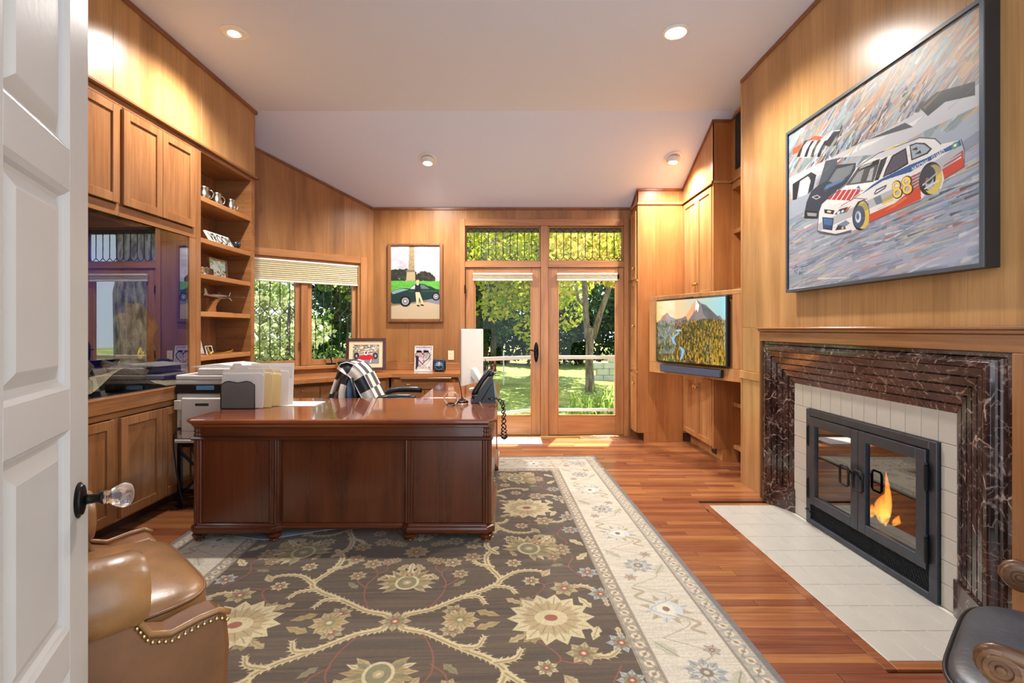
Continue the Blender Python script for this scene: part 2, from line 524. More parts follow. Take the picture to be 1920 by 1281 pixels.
def marble():
    m, nt, b, L = newmat('dark_marble')
    N = nt.nodes.new
    tc = N('ShaderNodeTexCoord')
    n0 = N('ShaderNodeTexNoise'); n0.inputs['Scale'].default_value = 3; n0.inputs['Detail'].default_value = 6; L(tc.outputs['Object'], n0.inputs['Vector'])
    mixv = N('ShaderNodeMixRGB'); mixv.inputs[0].default_value = .22; L(tc.outputs['Object'], mixv.inputs[1]); L(n0.outputs['Color'], mixv.inputs[2])
    def vein(scale, lo, hi):
        v = N('ShaderNodeTexVoronoi'); v.feature = 'DISTANCE_TO_EDGE'; v.inputs['Scale'].default_value = scale
        L(mixv.outputs[0], v.inputs['Vector'])
        mr = N('ShaderNodeMapRange'); mr.inputs['From Min'].default_value = lo; mr.inputs['From Max'].default_value = hi
        mr.inputs['To Min'].default_value = 1; mr.inputs['To Max'].default_value = 0
        L(v.outputs['Distance'], mr.inputs['Value'])
        n = N('ShaderNodeTexNoise'); n.inputs['Scale'].default_value = scale * 1.6; n.inputs['Detail'].default_value = 4; L(tc.outputs['Object'], n.inputs['Vector'])
        q = N('ShaderNodeMapRange'); q.inputs['From Min'].default_value = .46; q.inputs['From Max'].default_value = .68; L(n.outputs['Fac'], q.inputs['Value'])
        mu = N('ShaderNodeMath'); mu.operation = 'MULTIPLY'; L(mr.outputs[0], mu.inputs[0]); L(q.outputs[0], mu.inputs[1])
        return mu.outputs[0]
    a = vein(10, 0, .040); c = vein(28, 0, .07)
    mx = N('ShaderNodeMath'); mx.operation = 'MAXIMUM'; L(a, mx.inputs[0])
    c2 = N('ShaderNodeMath'); c2.operation = 'MULTIPLY'; L(c, c2.inputs[0]); c2.inputs[1].default_value = .55; L(c2.outputs[0], mx.inputs[1])
    nb = N('ShaderNodeTexNoise'); nb.inputs['Scale'].default_value = 9; nb.inputs['Detail'].default_value = 5; L(tc.outputs['Object'], nb.inputs['Vector'])
    r = N('ShaderNodeValToRGB'); r.color_ramp.elements[0].color = lin((30, 18, 18)); r.color_ramp.elements[1].color = lin((74, 50, 46))
    r.color_ramp.elements[0].position = .35; r.color_ramp.elements[1].position = .72; L(nb.outputs['Fac'], r.inputs[0])
    m2 = N('ShaderNodeMixRGB'); L(mx.outputs[0], m2.inputs[0]); L(r.outputs[0], m2.inputs[1]); m2.inputs[2].default_value = lin((196, 168, 150))
    L(m2.outputs[0], b.inputs['Base Color'])
    setp(b, rough=.16, coat=.5, coatr=.06)
    return m
M['marble'] = marble()
# ------------------------------------------------------------------ room shell
BACK, CEIL, BREAK, SL = 6.09, 3.45, 4.855, 0.5255
def ceil_z(y): return CEIL if y < BREAK else CEIL - SL * (y - BREAK)
FRONT = 0.42

def struct(name, loc=(0, 0, 0), rz=0.0, local=None):
    return thing(name, loc=loc, rz=rz, kind='structure', local=local)

# floor: slab, then planks across the room; the 300 largest in view are planks of their own
floor = bx('floor', M['subfloor'], None, -3.1, 2.95, .2, 6.2, -.12, -.013)
floor['kind'] = 'structure'
PW = 0.0575
near, rest = [], []
HX0, HX1, HY0, HY1 = 1.462, 2.05, 1.915, 3.742      # hearth with its wooden border
row = 0
y = FRONT - .02
while y < 6.08:
    y1 = min(y + PW, 6.085)
    x = -3.0 - random.random() * .9
    while x < 2.8:
        ln = random.choice((.55, .8, 1.0, 1.3, 1.6))
        segs = [(max(x, -3.0), min(x + ln, 2.8))]
        if y1 > HY0 and y < HY1:
            a, b = segs[0]
            segs = [s for s in ((a, min(b, HX0)), (max(a, HX1), b)) if s[1] - s[0] > .01]
        for a, b in segs:
            if b - a < .02: continue
            cx, cy = (a + b) / 2, (y + y1) / 2
            # what of this plank the photograph shows: right of the rug, beyond it, or left of it
            vis = 0
            xs0, xs1 = max(a, 1.0 if cy < 5.03 else -.3), min(b, 2.25 if cy > 4.3 else 2.02)
            if xs1 > xs0 and cy > 1.85 and not (b > 2.05 and cy < 4.2): vis = xs1 - xs0
            if a < -2.02 and b > -2.5 and 2.9 < cy < 4.1: vis = max(vis, min(b, -2.02) - max(a, -2.5))
            (near if vis > 0 else rest).append((vis / cy ** 2, a, b, y, y1))
        x += ln
    y += PW
near.sort(reverse=True)
pieces, rest = near[:300], rest + near[300:]
for (_, a, b, c, d) in pieces:
    g = .0007
    MB().box(a + g, b - g, c + g, d - g, -.013, 0, .0012).build('plank', M['floor'], floor)
mb = MB()
for (_, a, b, c, d) in rest:
    mb.box(a + .0007, b - .0007, c + .0007, d - .0007, -.013, 0)
o = mb.build('plank_field', M['floor'], floor, fix=False); o['kind'] = 'stuff'

# ceiling: flat part and the part that slopes to the garden wall
mb = MB()
zb = ceil_z(6.25)
mb.prism([(.28, CEIL), (BREAK, CEIL), (6.25, zb), (6.25, zb + .12), (BREAK, CEIL + .12), (.28, CEIL + .12)], 'X', -3.3, 3.0)
o = mb.build('ceiling', M['ceiling'], None, org=(0, 0, 0)); o['kind'] = 'structure'

def panel(parent, m, x0, x1, y0, y1, z0, z1, bev=.0012):
    return MB().box(x0, x1, y0, y1, z0, z1, bev).build('panel', m, parent)

# garden wall with the French doors
wb_ = struct('wall_back', (0, BACK, 0))
core = MB()
core.box(-1.75, -.545, BACK, BACK + .14, 0, 2.84)
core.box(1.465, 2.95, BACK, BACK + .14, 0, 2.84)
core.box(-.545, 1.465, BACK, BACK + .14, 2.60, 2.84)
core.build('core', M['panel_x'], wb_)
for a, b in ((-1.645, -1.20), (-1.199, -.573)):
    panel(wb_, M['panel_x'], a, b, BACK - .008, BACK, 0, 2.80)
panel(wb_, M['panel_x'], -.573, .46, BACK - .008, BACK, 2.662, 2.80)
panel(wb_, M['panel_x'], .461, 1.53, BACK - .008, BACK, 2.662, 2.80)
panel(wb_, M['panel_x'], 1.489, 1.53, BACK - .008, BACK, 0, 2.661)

# angled wall with the pair of leaded casements (local x along the wall, y outward)
ANG = math.atan2(.84, 1.03)
AW = (-2.67, 5.25, 0)
wa = struct('wall_corner', AW, ANG)
WL = 1.329
def slope_prism(mb, x0, x1, y0, y1, z0):
    """wall piece up to the sloping ceiling, in the angled wall's frame"""
    s = math.sin(ANG)
    za, zb2 = ceil_z(5.25 + x0 * s), ceil_z(5.25 + x1 * s)
    mb.prism([(x0, z0), (x1, z0), (x1, zb2), (x0, za)], 'Y', y0, y1)
mb = MB()
slope_prism(mb, -.65, -.16, 0, .14, 0)
slope_prism(mb, 1.16, WL + .1, 0, .14, 0)
slope_prism(mb, -.16, 1.16, 0, .14, 2.10)
mb.box(-.16, 1.16, 0, .14, 0, .86)
mb.build('core', M['panel_x'], wa)
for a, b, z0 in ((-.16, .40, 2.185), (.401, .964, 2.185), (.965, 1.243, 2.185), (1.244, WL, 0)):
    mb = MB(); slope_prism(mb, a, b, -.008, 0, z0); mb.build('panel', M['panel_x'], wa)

# soffit wall over the left cabinets, and the wall behind them
LX = -2.46
wl = struct('wall_left', (-3.0, 2.6, 0))
MB().box(-3.15, -3.0, FRONT, 5.3, 0, 3.45).box(-3.0, LX - .008, FRONT, 4.842, 2.80, 3.45).build('core', M['panel_y'], wl)
for a, b in ((FRONT, 1.9), (1.901, 3.10), (3.101, 4.00), (4.001, 4.85)):
    panel(wl, M['panel_y'], LX - .008, LX, a, b, 2.80, 3.448)
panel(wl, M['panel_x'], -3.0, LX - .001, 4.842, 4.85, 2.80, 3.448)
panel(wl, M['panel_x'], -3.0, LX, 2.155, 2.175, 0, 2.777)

# chimney breast on the right
CX = 2.02
OY0, OY1, OZ = 2.267, 3.547, .929
wr = struct('wall_right', (CX, 2.6, 0))
MB().box(CX, 2.95, FRONT, OY0 - .15, 0, 3.45).box(CX, 2.95, OY1 + .15, 4.24, 0, 3.45).box(CX, 2.95, OY0 - .15, OY1 + .15, OZ + .19, 3.45).box(2.75, 2.95, OY0 - .15, OY1 + .15, 0, OZ + .19).box(2.85, 2.95, 4.24, 6.2, 0, 3.45).build('core', M['panel_y'], wr)
for a, b in ((FRONT, .96), (.961, 2.173), (2.174, 3.40), (3.401, 4.238)):
    panel(wr, M['panel_y'], CX - .007, CX, a, b, 1.327, 3.448)
panel(wr, M['panel_y'], CX - .007, CX, FRONT, 1.85, 0, 1.326)
panel(wr, M['panel_y'], CX - .007, CX, 3.872, 4.238, .965, 1.326)
panel(wr, M['panel_y'], CX - .007, CX, 3.872, 4.238, 0, .895)
MB().box(CX - .022, CX, 3.872, 4.262, .897, .963, .003).build('rail', M['cabr'], wr)
MB().box(CX - .012, CX + .02, 4.238, 4.258, 0, 3.448, .003).build('corner_bead', M['cabr'], wr)

# unseen front wall, its opening widened to full height so sky light fills the room
wf = struct('wall_front', (0, FRONT, 0))
MB().box(-3.1, -.66, FRONT - .14, FRONT, 0, 3.45).box(1.95, 2.95, FRONT - .14, FRONT, 0, 3.45).build('core', M['hall_paint'], wf)

# thin wooden strips where the panelling meets the ceiling
tr = struct('trim_1', (LX, 2.6, 3.43))
MB().box(LX, LX + .016, FRONT, 4.866, 3.415, 3.449, .003).box(-3.0, LX + .016, 4.85, 4.866, 3.415, 3.449, .003).build('strip', M['trim_dark'], tr)
tr = struct('trim_2', (LX, 2.6, 2.79))
MB().box(LX, LX + .03, FRONT, 4.875, 2.778, 2.80, .004).box(-2.9, LX + .03, 4.85, 4.875, 2.778, 2.80, .004).build('ledge', M['cab_h'], tr)
tr = struct('trim_3', AW, ANG)
s_ = math.sin(ANG)
zc = lambda t: ceil_z(5.25 + t * s_)
MB().prism([(-.3, zc(-.3) - .03), (WL, zc(WL) - .03), (WL, zc(WL) - .002), (-.3, zc(-.3) - .002)], 'Y', -.02, -.008).build('strip', M['trim_dark'], tr)
tr = struct('trim_4', (0, BACK, 2.79))
MB().box(-1.645, 1.53, BACK - .02, BACK - .008, 2.775, 2.803, .003).build('strip', M['trim_dark'], tr)
tr = struct('trim_5', (CX, 2.6, 3.43))
MB().box(CX - .02, CX - .007, FRONT, 4.25, 3.42, 3.449, .003).build('strip', M['trim_dark'], tr)

# ------------------------------------------------------------------ French doors, transoms, casing
def came_pattern(x0, x1, z0, z1, n, y, mid=None):
    """lead came lines of a leaded light: zigzags at both ends (and a diamond band at mid) joined by uprights."""
    w = (x1 - x0) / n
    d = w * .5
    L_ = []
    ends = [(z1, -1), (z0, 1)]
    if mid is None:
        top, bot = z1 - d, z0 + d
        for k in range(n + 1):
            x = x0 + k * w
            if 0 < k < n: L_.append([(x, y, bot), (x, y, top)])
        for (zz, s) in ends:
            for k in range(n):
                xc = x0 + (k + .5) * w
                L_.append([(xc - w / 2, y, zz + s * d), (xc, y, zz), (xc + w / 2, y, zz + s * d)])
    else:
        for k in range(n):                 # uprights stand at the cell centres, diamonds between
            xc = x0 + (k + .5) * w
            L_.append([(xc, y, z0 + 1.1 * d), (xc, y, mid - d * 1.1)])
            L_.append([(xc, y, mid + d * 1.1), (xc, y, z1)])
            L_.append([(xc - w / 2, y, mid), (xc, y, mid + d * 1.1), (xc + w / 2, y, mid)])
            L_.append([(xc - w / 2, y, mid), (xc, y, mid - d * 1.1), (xc + w / 2, y, mid)])
            L_.append([(xc - w / 2, y, z0), (xc, y, z0 + 1.1 * d), (xc + w / 2, y, z0)])
    return L_

def leaded(parent, x0, x1, z0, z1, n, y, mid=None, r=.0050):
    mb = MB()
    for l in came_pattern(x0, x1, z0, z1, n, y, mid): mb.tube(l, r, 6)
    mb.tube([(x0, y, z0), (x1, y, z0), (x1, y, z1), (x0, y, z1)], r * 1.1, 6, closed=True)
    mb.build('lead_came', M['lead'], parent)
    w = (x1 - x0) / n
    g, th = .0004, .0015
    def pane(pts):
        MB().prism(pts, 'Y', y - th, y + th).build('pane', M['leaded'], parent)
    d = w * .5
    if mid is None:
        for k in range(n):
            a = x0 + k * w; b = a + w; c = (a + b) / 2
            pane([(a + g, z0 + d), (c, z0 + g), (b - g, z0 + d), (b - g, z1 - d), (c, z1 - g), (a + g, z1 - d)])
        mb = MB()
        for k in range(n + 1):
            x = x0 + k * w
            l, r_ = max(x0, x - w / 2), min(x1, x + w / 2)
            for zz, s in ((z0, 1), (z1, -1)):
                mb.prism([(l + g, zz), (r_ - g, zz), (x, zz + s * (d - g))], 'Y', y - th, y + th)
        o = mb.build('corner_panes', M['leaded'], parent); o['kind'] = 'stuff'
    else:
        e = d * 1.1
        for k in range(n + 1):
            l = x0 if k == 0 else x0 + (k - .5) * w
            r_ = x1 if k == n else x0 + (k + .5) * w
            x = x0 + k * w
            first, last = k == 0, k == n
            lo = [(l + g, z0 + (0 if first else e))]
            if first: pts = [(l + g, z0), (r_ - g, z0 + e), (r_ - g, mid - e), (l + g, mid)]
            elif last: pts = [(r_ - g, z0), (r_ - g, mid), (l + g, mid - e), (l + g, z0 + e)]
            else: pts = [(l + g, z0 + e), (x, z0), (r_ - g, z0 + e), (r_ - g, mid - e), (x, mid), (l + g, mid - e)]
            pane(pts)
            if first: pts = [(l + g, mid), (r_ - g, mid + e), (r_ - g, z1), (l + g, z1)]
            elif last: pts = [(r_ - g, mid), (r_ - g, z1), (l + g, z1), (l + g, mid + e)]
            else: pts = [(l + g, mid + e), (x, mid), (r_ - g, mid + e), (r_ - g, z1), (l + g, z1)]
            pane(pts)
        for k in range(n):
            xc = x0 + (k + .5) * w
            pane([(xc - w / 2 + g, mid), (xc, mid - e), (xc + w / 2 - g, mid), (xc, mid + e)])
        mb = MB()
        for k in range(n):
            xc = x0 + (k + .5) * w
            mb.prism([(xc - w / 2 + g, z0), (xc + w / 2 - g, z0), (xc, z0 + e - g)], 'Y', y - th, y + th)
        o = mb.build('corner_panes', M['leaded'], parent); o['kind'] = 'stuff'

fr = struct('trim_6', (.46, BACK, 0))
Y0, Y1 = BACK - .03, BACK
bx('casing', M['fir'], fr, -.574, -.509, Y0, Y1 + .1, 0, 2.661, .004)
bx('casing', M['fir'], fr, 1.436, 1.489, Y0, Y1 + .1, 0, 2.661, .004)
bx('casing', M['fir_h'], fr, -.508, 1.435, Y0, Y1 + .1, 2.578, 2.661, .004)
bx('mullion', M['fir'], fr, .418, .508, Y0 + .005, Y1 + .1, 0, 2.577, .003)
bx('transom_bar', M['fir_h'], fr, -.508, .417, Y0 + .003, Y1 + .1, 2.070, 2.142, .004)
bx('transom_bar', M['fir_h'], fr, .509, 1.435, Y0 + .003, Y1 + .1, 2.070, 2.142, .004)
bx('threshold', M['brass'], fr, -.508, 1.435, BACK - .035, BACK + .13, -.012, .012, .003)

for i, (a, b) in enumerate(((-.508, .417), (.509, 1.435))):
    w = struct('window_%d' % (i + 2), ((a + b) / 2, BACK + .05, 2.142))
    fm = MB()
    for q in ((a, a + .016, 2.143, 2.577), (b - .016, b, 2.143, 2.577), (a + .016, b - .016, 2.143, 2.159), (a + .016, b - .016, 2.561, 2.577)):
        fm.box(q[0], q[1], BACK + .01, BACK + .07, q[2], q[3], .002)
    fm.build('window_frame', M['fir'], w)
    leaded(w, a + .017, b - .017, 2.160, 2.560, 10, BACK + .045)

def french_leaf(n, x0, x1, gx0, gx1, handle_x=None):
    d = struct('door_%d' % n, ((x0 + x1) / 2, BACK + .04, 0))
    a, b = BACK - .005, BACK + .05
    gz0, gz1, top = .252, 1.955, 2.068
    bx('stile', M['fir'], d, x0, gx0, a, b, .014, top, .003)
    bx('stile', M['fir'], d, gx1, x1, a, b, .014, top, .003)
    bx('rail', M['fir_h'], d, gx0 + .0005, gx1 - .0005, a, b, .014, gz0, .003)
    bx('rail', M['fir_h'], d, gx0 + .0005, gx1 - .0005, a, b, gz1, top, .003)
    st = MB()
    e = .012
    for q in ((gx0, gx0 + e, gz0, gz1), (gx1 - e, gx1, gz0, gz1), (gx0, gx1, gz0, gz0 + e), (gx0, gx1, gz1 - e, gz1)):
        st.box(q[0], q[1], a - .004, a + .01, q[2], q[3], .002)
    st.build('glazing_bead', M['cabr'], d)
    bx('pane', M['glass'], d, gx0 - .005, gx1 + .005, BACK + .02, BACK + .026, gz0 - .005, gz1 + .005)
    return d
dl = french_leaf(2, -.506, .416, -.392, .305)
drr = french_leaf(3, .510, 1.434, .627, 1.338)
# handle plate and lever on the left leaf, hinge on its outer edge
hp = MB(); hx = .362
hp.lathe([(0, 0), (1, 0), (1, .3), (.8, .6), (0, .75)], (0, 0, 0), 24, 'Y')
hp.v = [(hx + p[0] * .028, BACK - .005 - p[1] * .016, 1.03 + p[2] * .125) for p in hp.v]
h = hp.build('handle_plate', M['bronze'], dl, smooth=40)
MB().tube([(hx, BACK - .012, 1.055), (hx, BACK - .06, 1.055), (hx - .03, BACK - .066, 1.052), (hx - .11, BACK - .064, 1.062), (hx - .125, BACK - .058, 1.068)], [.011, .010, .010, .008, .006], 10).build('lever', M['bronze'], h, smooth=True)
MB().tube([(hx, BACK - .012, .985), (hx, BACK - .028, .985)], .012, 12).build('lock_cylinder', M['bronze'], h)
for z in (1.80, 1.0, .22):
    MB().tube([(-.509, BACK - .034, z - .05), (-.509, BACK - .034, z + .05)], .008, 8).build('hinge', M['bronze'], dl)

def shade(name, label, x0, x1, z0, z1, y, n, parent_loc, rz=0.0, cord=None):
    """cellular shade drawn up: pleats between a head rail and a bottom rail"""
    t = thing(name, label, 'window blind', parent_loc, rz, 'cellular blinds')
    bx('head_rail', M['blind_rail'], t, x0, x1, y - .022, y + .022, z1 - .022, z1, .003)
    bx('bottom_rail', M['blind_rail'], t, x0, x1, y - .02, y + .02, z0, z0 + .02, .004)
    zz0, zz1 = z0 + .021, z1 - .023
    prof_f, prof_b = [], []
    for k in range(2 * n + 1):
        z = zz0 + (zz1 - zz0) * k / (2 * n)
        off = .020 if k % 2 else .009
        prof_f.append((y - off, z)); prof_b.append((y + off, z))
    MB().prism(prof_f + prof_b[::-1], 'X', x0 + .004, x1 - .004).build('pleats', M['blind'], t)
    if cord:
        MB().tube(cord, .0025, 6).build('cord', M['black'], t)
    return t
shade('cellular_blind', 'short cream cellular blind drawn up at the top of the left glass door', -.412, .318, 1.905, 1.998, BACK - .035, 3, (-.05, BACK - .035, 1.905))
shade('cellular_blind', 'short cream cellular blind drawn up at the top of the right glass door', .612, 1.350, 1.905, 1.998, BACK - .035, 3, (.98, BACK - .035, 1.905))
o = thing('blind_cord_cleat', 'small dark cord cleat beside the blind on the right glass door', 'cleat', (1.368, BACK - .012, 1.95))
MB().box(1.358, 1.378, BACK - .03, BACK - .006, 1.93, 1.985, .004).build('body', M['bronze'], o)
MB().tube([(1.368, BACK - .02, 1.985), (1.366, BACK - .022, 2.03), (1.372, BACK - .03, 2.09)], .0022, 6).build('cord', M['bronze'], o)

# ------------------------------------------------------------------ leaded casements in the angled wall
wn1 = struct('window_1', AW, ANG)
bx('casing', M['fir'], wn1, 1.161, 1.243, -.028, -.0005, .862, 2.183, .004)
bx('casing', M['fir_h'], wn1, -.24, 1.160, -.028, -.0005, 2.102, 2.183, .004)
bx('casing', M['fir'], wn1, -.24, -.161, -.028, -.0005, .862, 2.101, .004)
jm = MB()
jm.box(1.142, 1.159, 0, .13, .90, 2.099).box(-.159, -.142, 0, .13, .90, 2.099).box(-.142, 1.142, 0, .13, 2.082, 2.099)
jm.build('jamb', M['cabr'], wn1)
bx('window_sill', M['fir_h'], wn1, -.159, 1.159, -.045, .13, .862, .899, .005)
bx('mullion', M['fir'], wn1, .486, .560, .03, .13, .90, 2.081, .004)
for i, (a, b) in enumerate(((-.14, .484), (.562, 1.14))):
    sash = MB()
    ga, gb = a + (.05 if i else .055), b - (.05 if i else .055)
    gz0, gz1 = .965, 2.03
    for q in ((a, ga, .902, 2.08), (gb, b, .902, 2.08), (ga, gb, .902, gz0), (ga, gb, gz1, 2.08)):
        sash.box(q[0], q[1], .055, .10, q[2], q[3], .003)
    s = sash.build('sash', M['fir'], wn1)
    leaded_parent = s
    leaded(s, ga, gb, gz0, gz1, 5, .078, 1.515)
    cx_ = (a + b) / 2 - .02
    c = MB().box(cx_ - .06, cx_ + .05, .025, .058, .900, .918, .004).build('crank', M['bronze'], wn1, smooth=False)
    if i:
        MB().tube([(cx_, .035, .918), (cx_, .02, .94), (cx_ - .03, .015, 1.00), (cx_ - .045, .012, 1.04)], .006, 8).build('crank_arm', M['iron'], c)
        MB().lathe([(0, -.012), (.009, -.006), (.009, .006), (0, .012)], (cx_ - .047, .012, 1.046), 10).build('crank_knob', M['iron'], c, smooth=True)
    else:
        MB().tube([(cx_ - .01, .035, .918), (cx_, .02, .94), (cx_ + .05, .015, .938), (cx_ + .09, .012, .93)], .006, 8).build('crank_arm', M['chrome'], c)
lk = MB().box(.465, .482, .035, .056, 1.08, 1.17, .003).build('latch', M['brass'], wn1)
shade('cellular_blind', 'wide cream cellular blind half raised over the leaded casement windows', -.138, 1.138, 1.832, 2.078, .022, 9, AW, ANG)

# ------------------------------------------------------------------ recessed ceiling lamps
M['lamp'] = emit('lamp_glow', (255, 244, 224), 14.0)
def ceiling_lamp(x, y, label, style, tilt=(0, 0)):
    z = ceil_z(y)
    sl = -math.atan(SL) if y > BREAK else 0.0
    t = thing('recessed_light', label, 'ceiling light', (x, y, z), 0, 'recessed ceiling lights', local=True)
    t.rotation_euler = (sl, 0, 0)
    MB().lathe([(.068, -.001), (.100, -.001), (.100, -.006), (.092, -.010), (.076, -.012), (.068, -.008)], (0, 0, 0), 36).build('trim_ring', M['white_plastic'], t, smooth=30)
    rot = Matrix.Rotation(tilt[0], 3, 'X') @ Matrix.Rotation(tilt[1], 3, 'Y')
    if style == 'flat':
        MB().lathe([(0, -.010), (.085, -.010), (.085, -.004), (0, -.004)], (0, 0, 0), 32).build('lamp', M['lamp'], t, smooth=30)
    elif style == 'gimbal':
        MB().lathe([(0, -.004), (.066, -.004), (.066, -.010), (.045, -.010), (.040, -.006)], (0, 0, 0), 32, mat=None).build('eyeball', M['white_plastic'], t, smooth=30)
        MB().lathe([(0, -.0125), (.034, -.0125), (.034, -.008), (0, -.008)], (-.012, .004, 0), 24).build('lamp', M['lamp'], t)
    else:
        e = MB().lathe([(.072, .0), (.074, -.012), (.070, -.032), (.058, -.050), (.050, -.052), (.046, -.046)], (0, 0, 0), 32, mat=rot).build('eyeball', M['white_plastic'], t, smooth=30)
        MB().lathe([(0, -.047), (.046, -.047), (.046, -.042), (0, -.042)], (0, 0, 0), 28, mat=rot).build('lamp', M['lamp'], e)
    ld = bpy.data.lights.new('lamp_light', 'SPOT')
    ld.energy = LAMP_W * 4; ld.spot_size = R(150); ld.spot_blend = .8; ld.shadow_soft_size = .05; ld.color = (1.0, .96, .91)
    lo = bpy.data.objects.new('lamp_light', ld); COL.objects.link(lo); lo.parent = t
    lo.location = (0, 0, -.075); lo.rotation_euler = (-sl, 0, 0)
    return t
ceiling_lamp(-1.958, 3.57, 'recessed light with a swivelled white eyeball near the left cabinets', 'gimbal')
ceiling_lamp(1.2145, 3.563, 'bright flat round recessed light nearest the racing painting', 'flat')
ceiling_lamp(-.86, 5.40, 'lit eyeball light on the sloping ceiling between desk and windows', 'ball', (R(18), 0))
ceiling_lamp(1.81, 5.385, 'lit eyeball light on the sloping ceiling above the television cabinets', 'ball', (R(24), R(6)))
# ------------------------------------------------------------------ cabinet doors
def door_x(parent, xf, s, y0, y1, z0, z1, m, mp, rail=.056, th=.02, knob=None, name='door'):
    """shaker door whose face looks along s*X"""
    a, b = xf, xf + s * th
    mb = MB()
    mb.box(a, b, y0, y0 + rail, z0, z1, .002).box(a, b, y1 - rail, y1, z0, z1, .002)
    mb.box(a, b, y0 + rail, y1 - rail, z0, z0 + rail, .002).box(a, b, y0 + rail, y1 - rail, z1 - rail, z1, .002)
    d = mb.build(name, m, parent)
    MB().box(a, a + s * (th - .010), y0 + rail - .004, y1 - rail + .004, z0 + rail - .004, z1 - rail + .004).build('door_panel', mp, d)
    if knob:
        ky, kz = knob
        MB().lathe([(0, 0), (.008, 0), (.006, s * .012), (.017, s * .020), (.019, s * .028), (.012, s * .035), (0, s * .036)], (b, ky, kz), 14, 'X').build('knob', M['brass'], d, smooth=True)
    return d

# left run: upper cabinets over the aquarium
for (y0, y1, lab) in ((2.36, 3.145, 'cherry wall cabinet over the near half of the aquarium'), (3.145, 3.925, 'cherry wall cabinet with two doors next to the open bookshelves')):
    t = thing('wall_cabinet', lab, 'cabinet', (-2.75, (y0 + y1) / 2, 2.04), group='cabinets over the aquarium')
    MB().box(-2.99, LX - .022, y0 + .001, y1 - .001, 2.045, 2.777).build('carcass', M['cab'], t)
    for za, zb3 in ((2.735, 2.777), (2.032, 2.10)): bx('face_rail', M['cab_h'], t, LX - .022, LX, y0 + .001, y1 - .001, za, zb3, .001)
    mid = (y0 + y1) / 2 - (.0 if y0 < 3 else .012)
    ya, yb = y0 + .018, y1 - (.014 if y0 < 3 else .038)
    for a_, b_ in ((y0 + .001, ya + .01), (yb - .01, y1 - .001)): bx('face_stile', M['cab'], t, LX - .022, LX, a_, b_, 2.101, 2.734, .001)
    door_x(t, LX, 1, ya, mid - .002, 2.108, 2.722, M['cab'], M['cab'])
    door_x(t, LX, 1, mid + .002, yb, 2.108, 2.722, M['cab'], M['cab'])

# aquarium built into the cabinet wall
AY0, AY1, AZ0, AZ1 = 2.20, 3.85, .89, 2.028
t = thing('aquarium', 'large built in aquarium with dark blue back and sandy bottom', 'aquarium', (-2.72, 3.03, .80))
M['tank_back'] = plain('tank_back', (20, 28, 108), .5, var=.15, vscale=3)
M['tank_water'] = plain('tank_floor', (40, 38, 44), .6)
MB().box(-2.99, -2.97, AY0, AY1, AZ0 - .02, AZ1 + .0).box(-2.97, LX - .03, AY1, AY1 + .02, AZ0, AZ1).box(-2.97, LX - .03, AY0 - .02, AY0, AZ0, AZ1).build('back_panel', M['tank_back'], t)
MB().box(-2.97, LX - .03, AY0, AY1, AZ0 - .02, AZ0).build('tank_floor', M['tank_water'], t)
MB().prism([(LX - .050, AY0 + .001), (LX - .038, AY0 + .001), (LX - .008, AY1 - .001), (LX - .020, AY1 - .001)], 'Z', AZ0, AZ1).build('glass_panel', M['tank_glass'], t)   # stands about a degree out of true
fr_ = MB().box(LX - .03, LX, AY1, 3.925, .895, 2.03, .002)
fr_.build('frame_stile', M['cab'], t)
MB().box(LX - .05, LX + .018, 2.20, 3.925, .795, .893, .006).build('frame_rail', M['cab_h'], t)
MB().box(-2.965, LX - .03, AY0 + .01, AY1 - .01, AZ1 - .03, AZ1 - .012).build('lid', M['black_matte'], t)
tl_ = bpy.data.lights.new('tank_fill_light', 'AREA'); tl_.shape = 'RECTANGLE'; tl_.size = .2; tl_.size_y = 1.2; tl_.energy = 3.5; tl_.color = (1.0, .95, .9)  # added fill light to brighten the tank interior, no fixture
tlo = bpy.data.objects.new('tank_fill_light', tl_); COL.objects.link(tlo); tlo.parent = t; tlo.location = (-2.74 + 2.72, 0, 1.985 - .80)
M['sand'] = plain('coral_sand', (196, 170, 120), .95, bump=.8, bscale=260, var=.3, vscale=90)
# sand: a mound heaped against the glass
n_u, n_v = 30, 12
mb = MB(); vs = []; fs = []
for i in range(n_u + 1):
    for j in range(n_v + 1):
        yy = AY0 + .01 + (AY1 - AY0 - .02) * i / n_u; xx = -2.965 + (LX - .03 + 2.965) * j / n_v
        h = .02 + .13 * math.exp(-((yy - 3.22) / .22) ** 2) * (.35 + .65 * j / n_v) + .02 * math.sin(yy * 9) * math.cos(xx * 14) + .012 * random.random()
        vs.append((xx, yy, AZ0 + max(.008, h)))
for i in range(n_u):
    for j in range(n_v):
        a = i * (n_v + 1) + j
        fs.append((a, a + n_v + 1, a + n_v + 2, a + 1))
mb.add(vs, fs)
o = mb.build('sand', M['sand'], t, smooth=True); o['kind'] = 'stuff'
M['rock'] = plain('aquarium_rock', (112, 88, 62), .9, bump=1.0, bscale=40, var=.5, vscale=14)
M['rock_brown'] = plain('brown_driftwood', (124, 82, 40), .85, bump=1.0, bscale=50, var=.5, vscale=16)
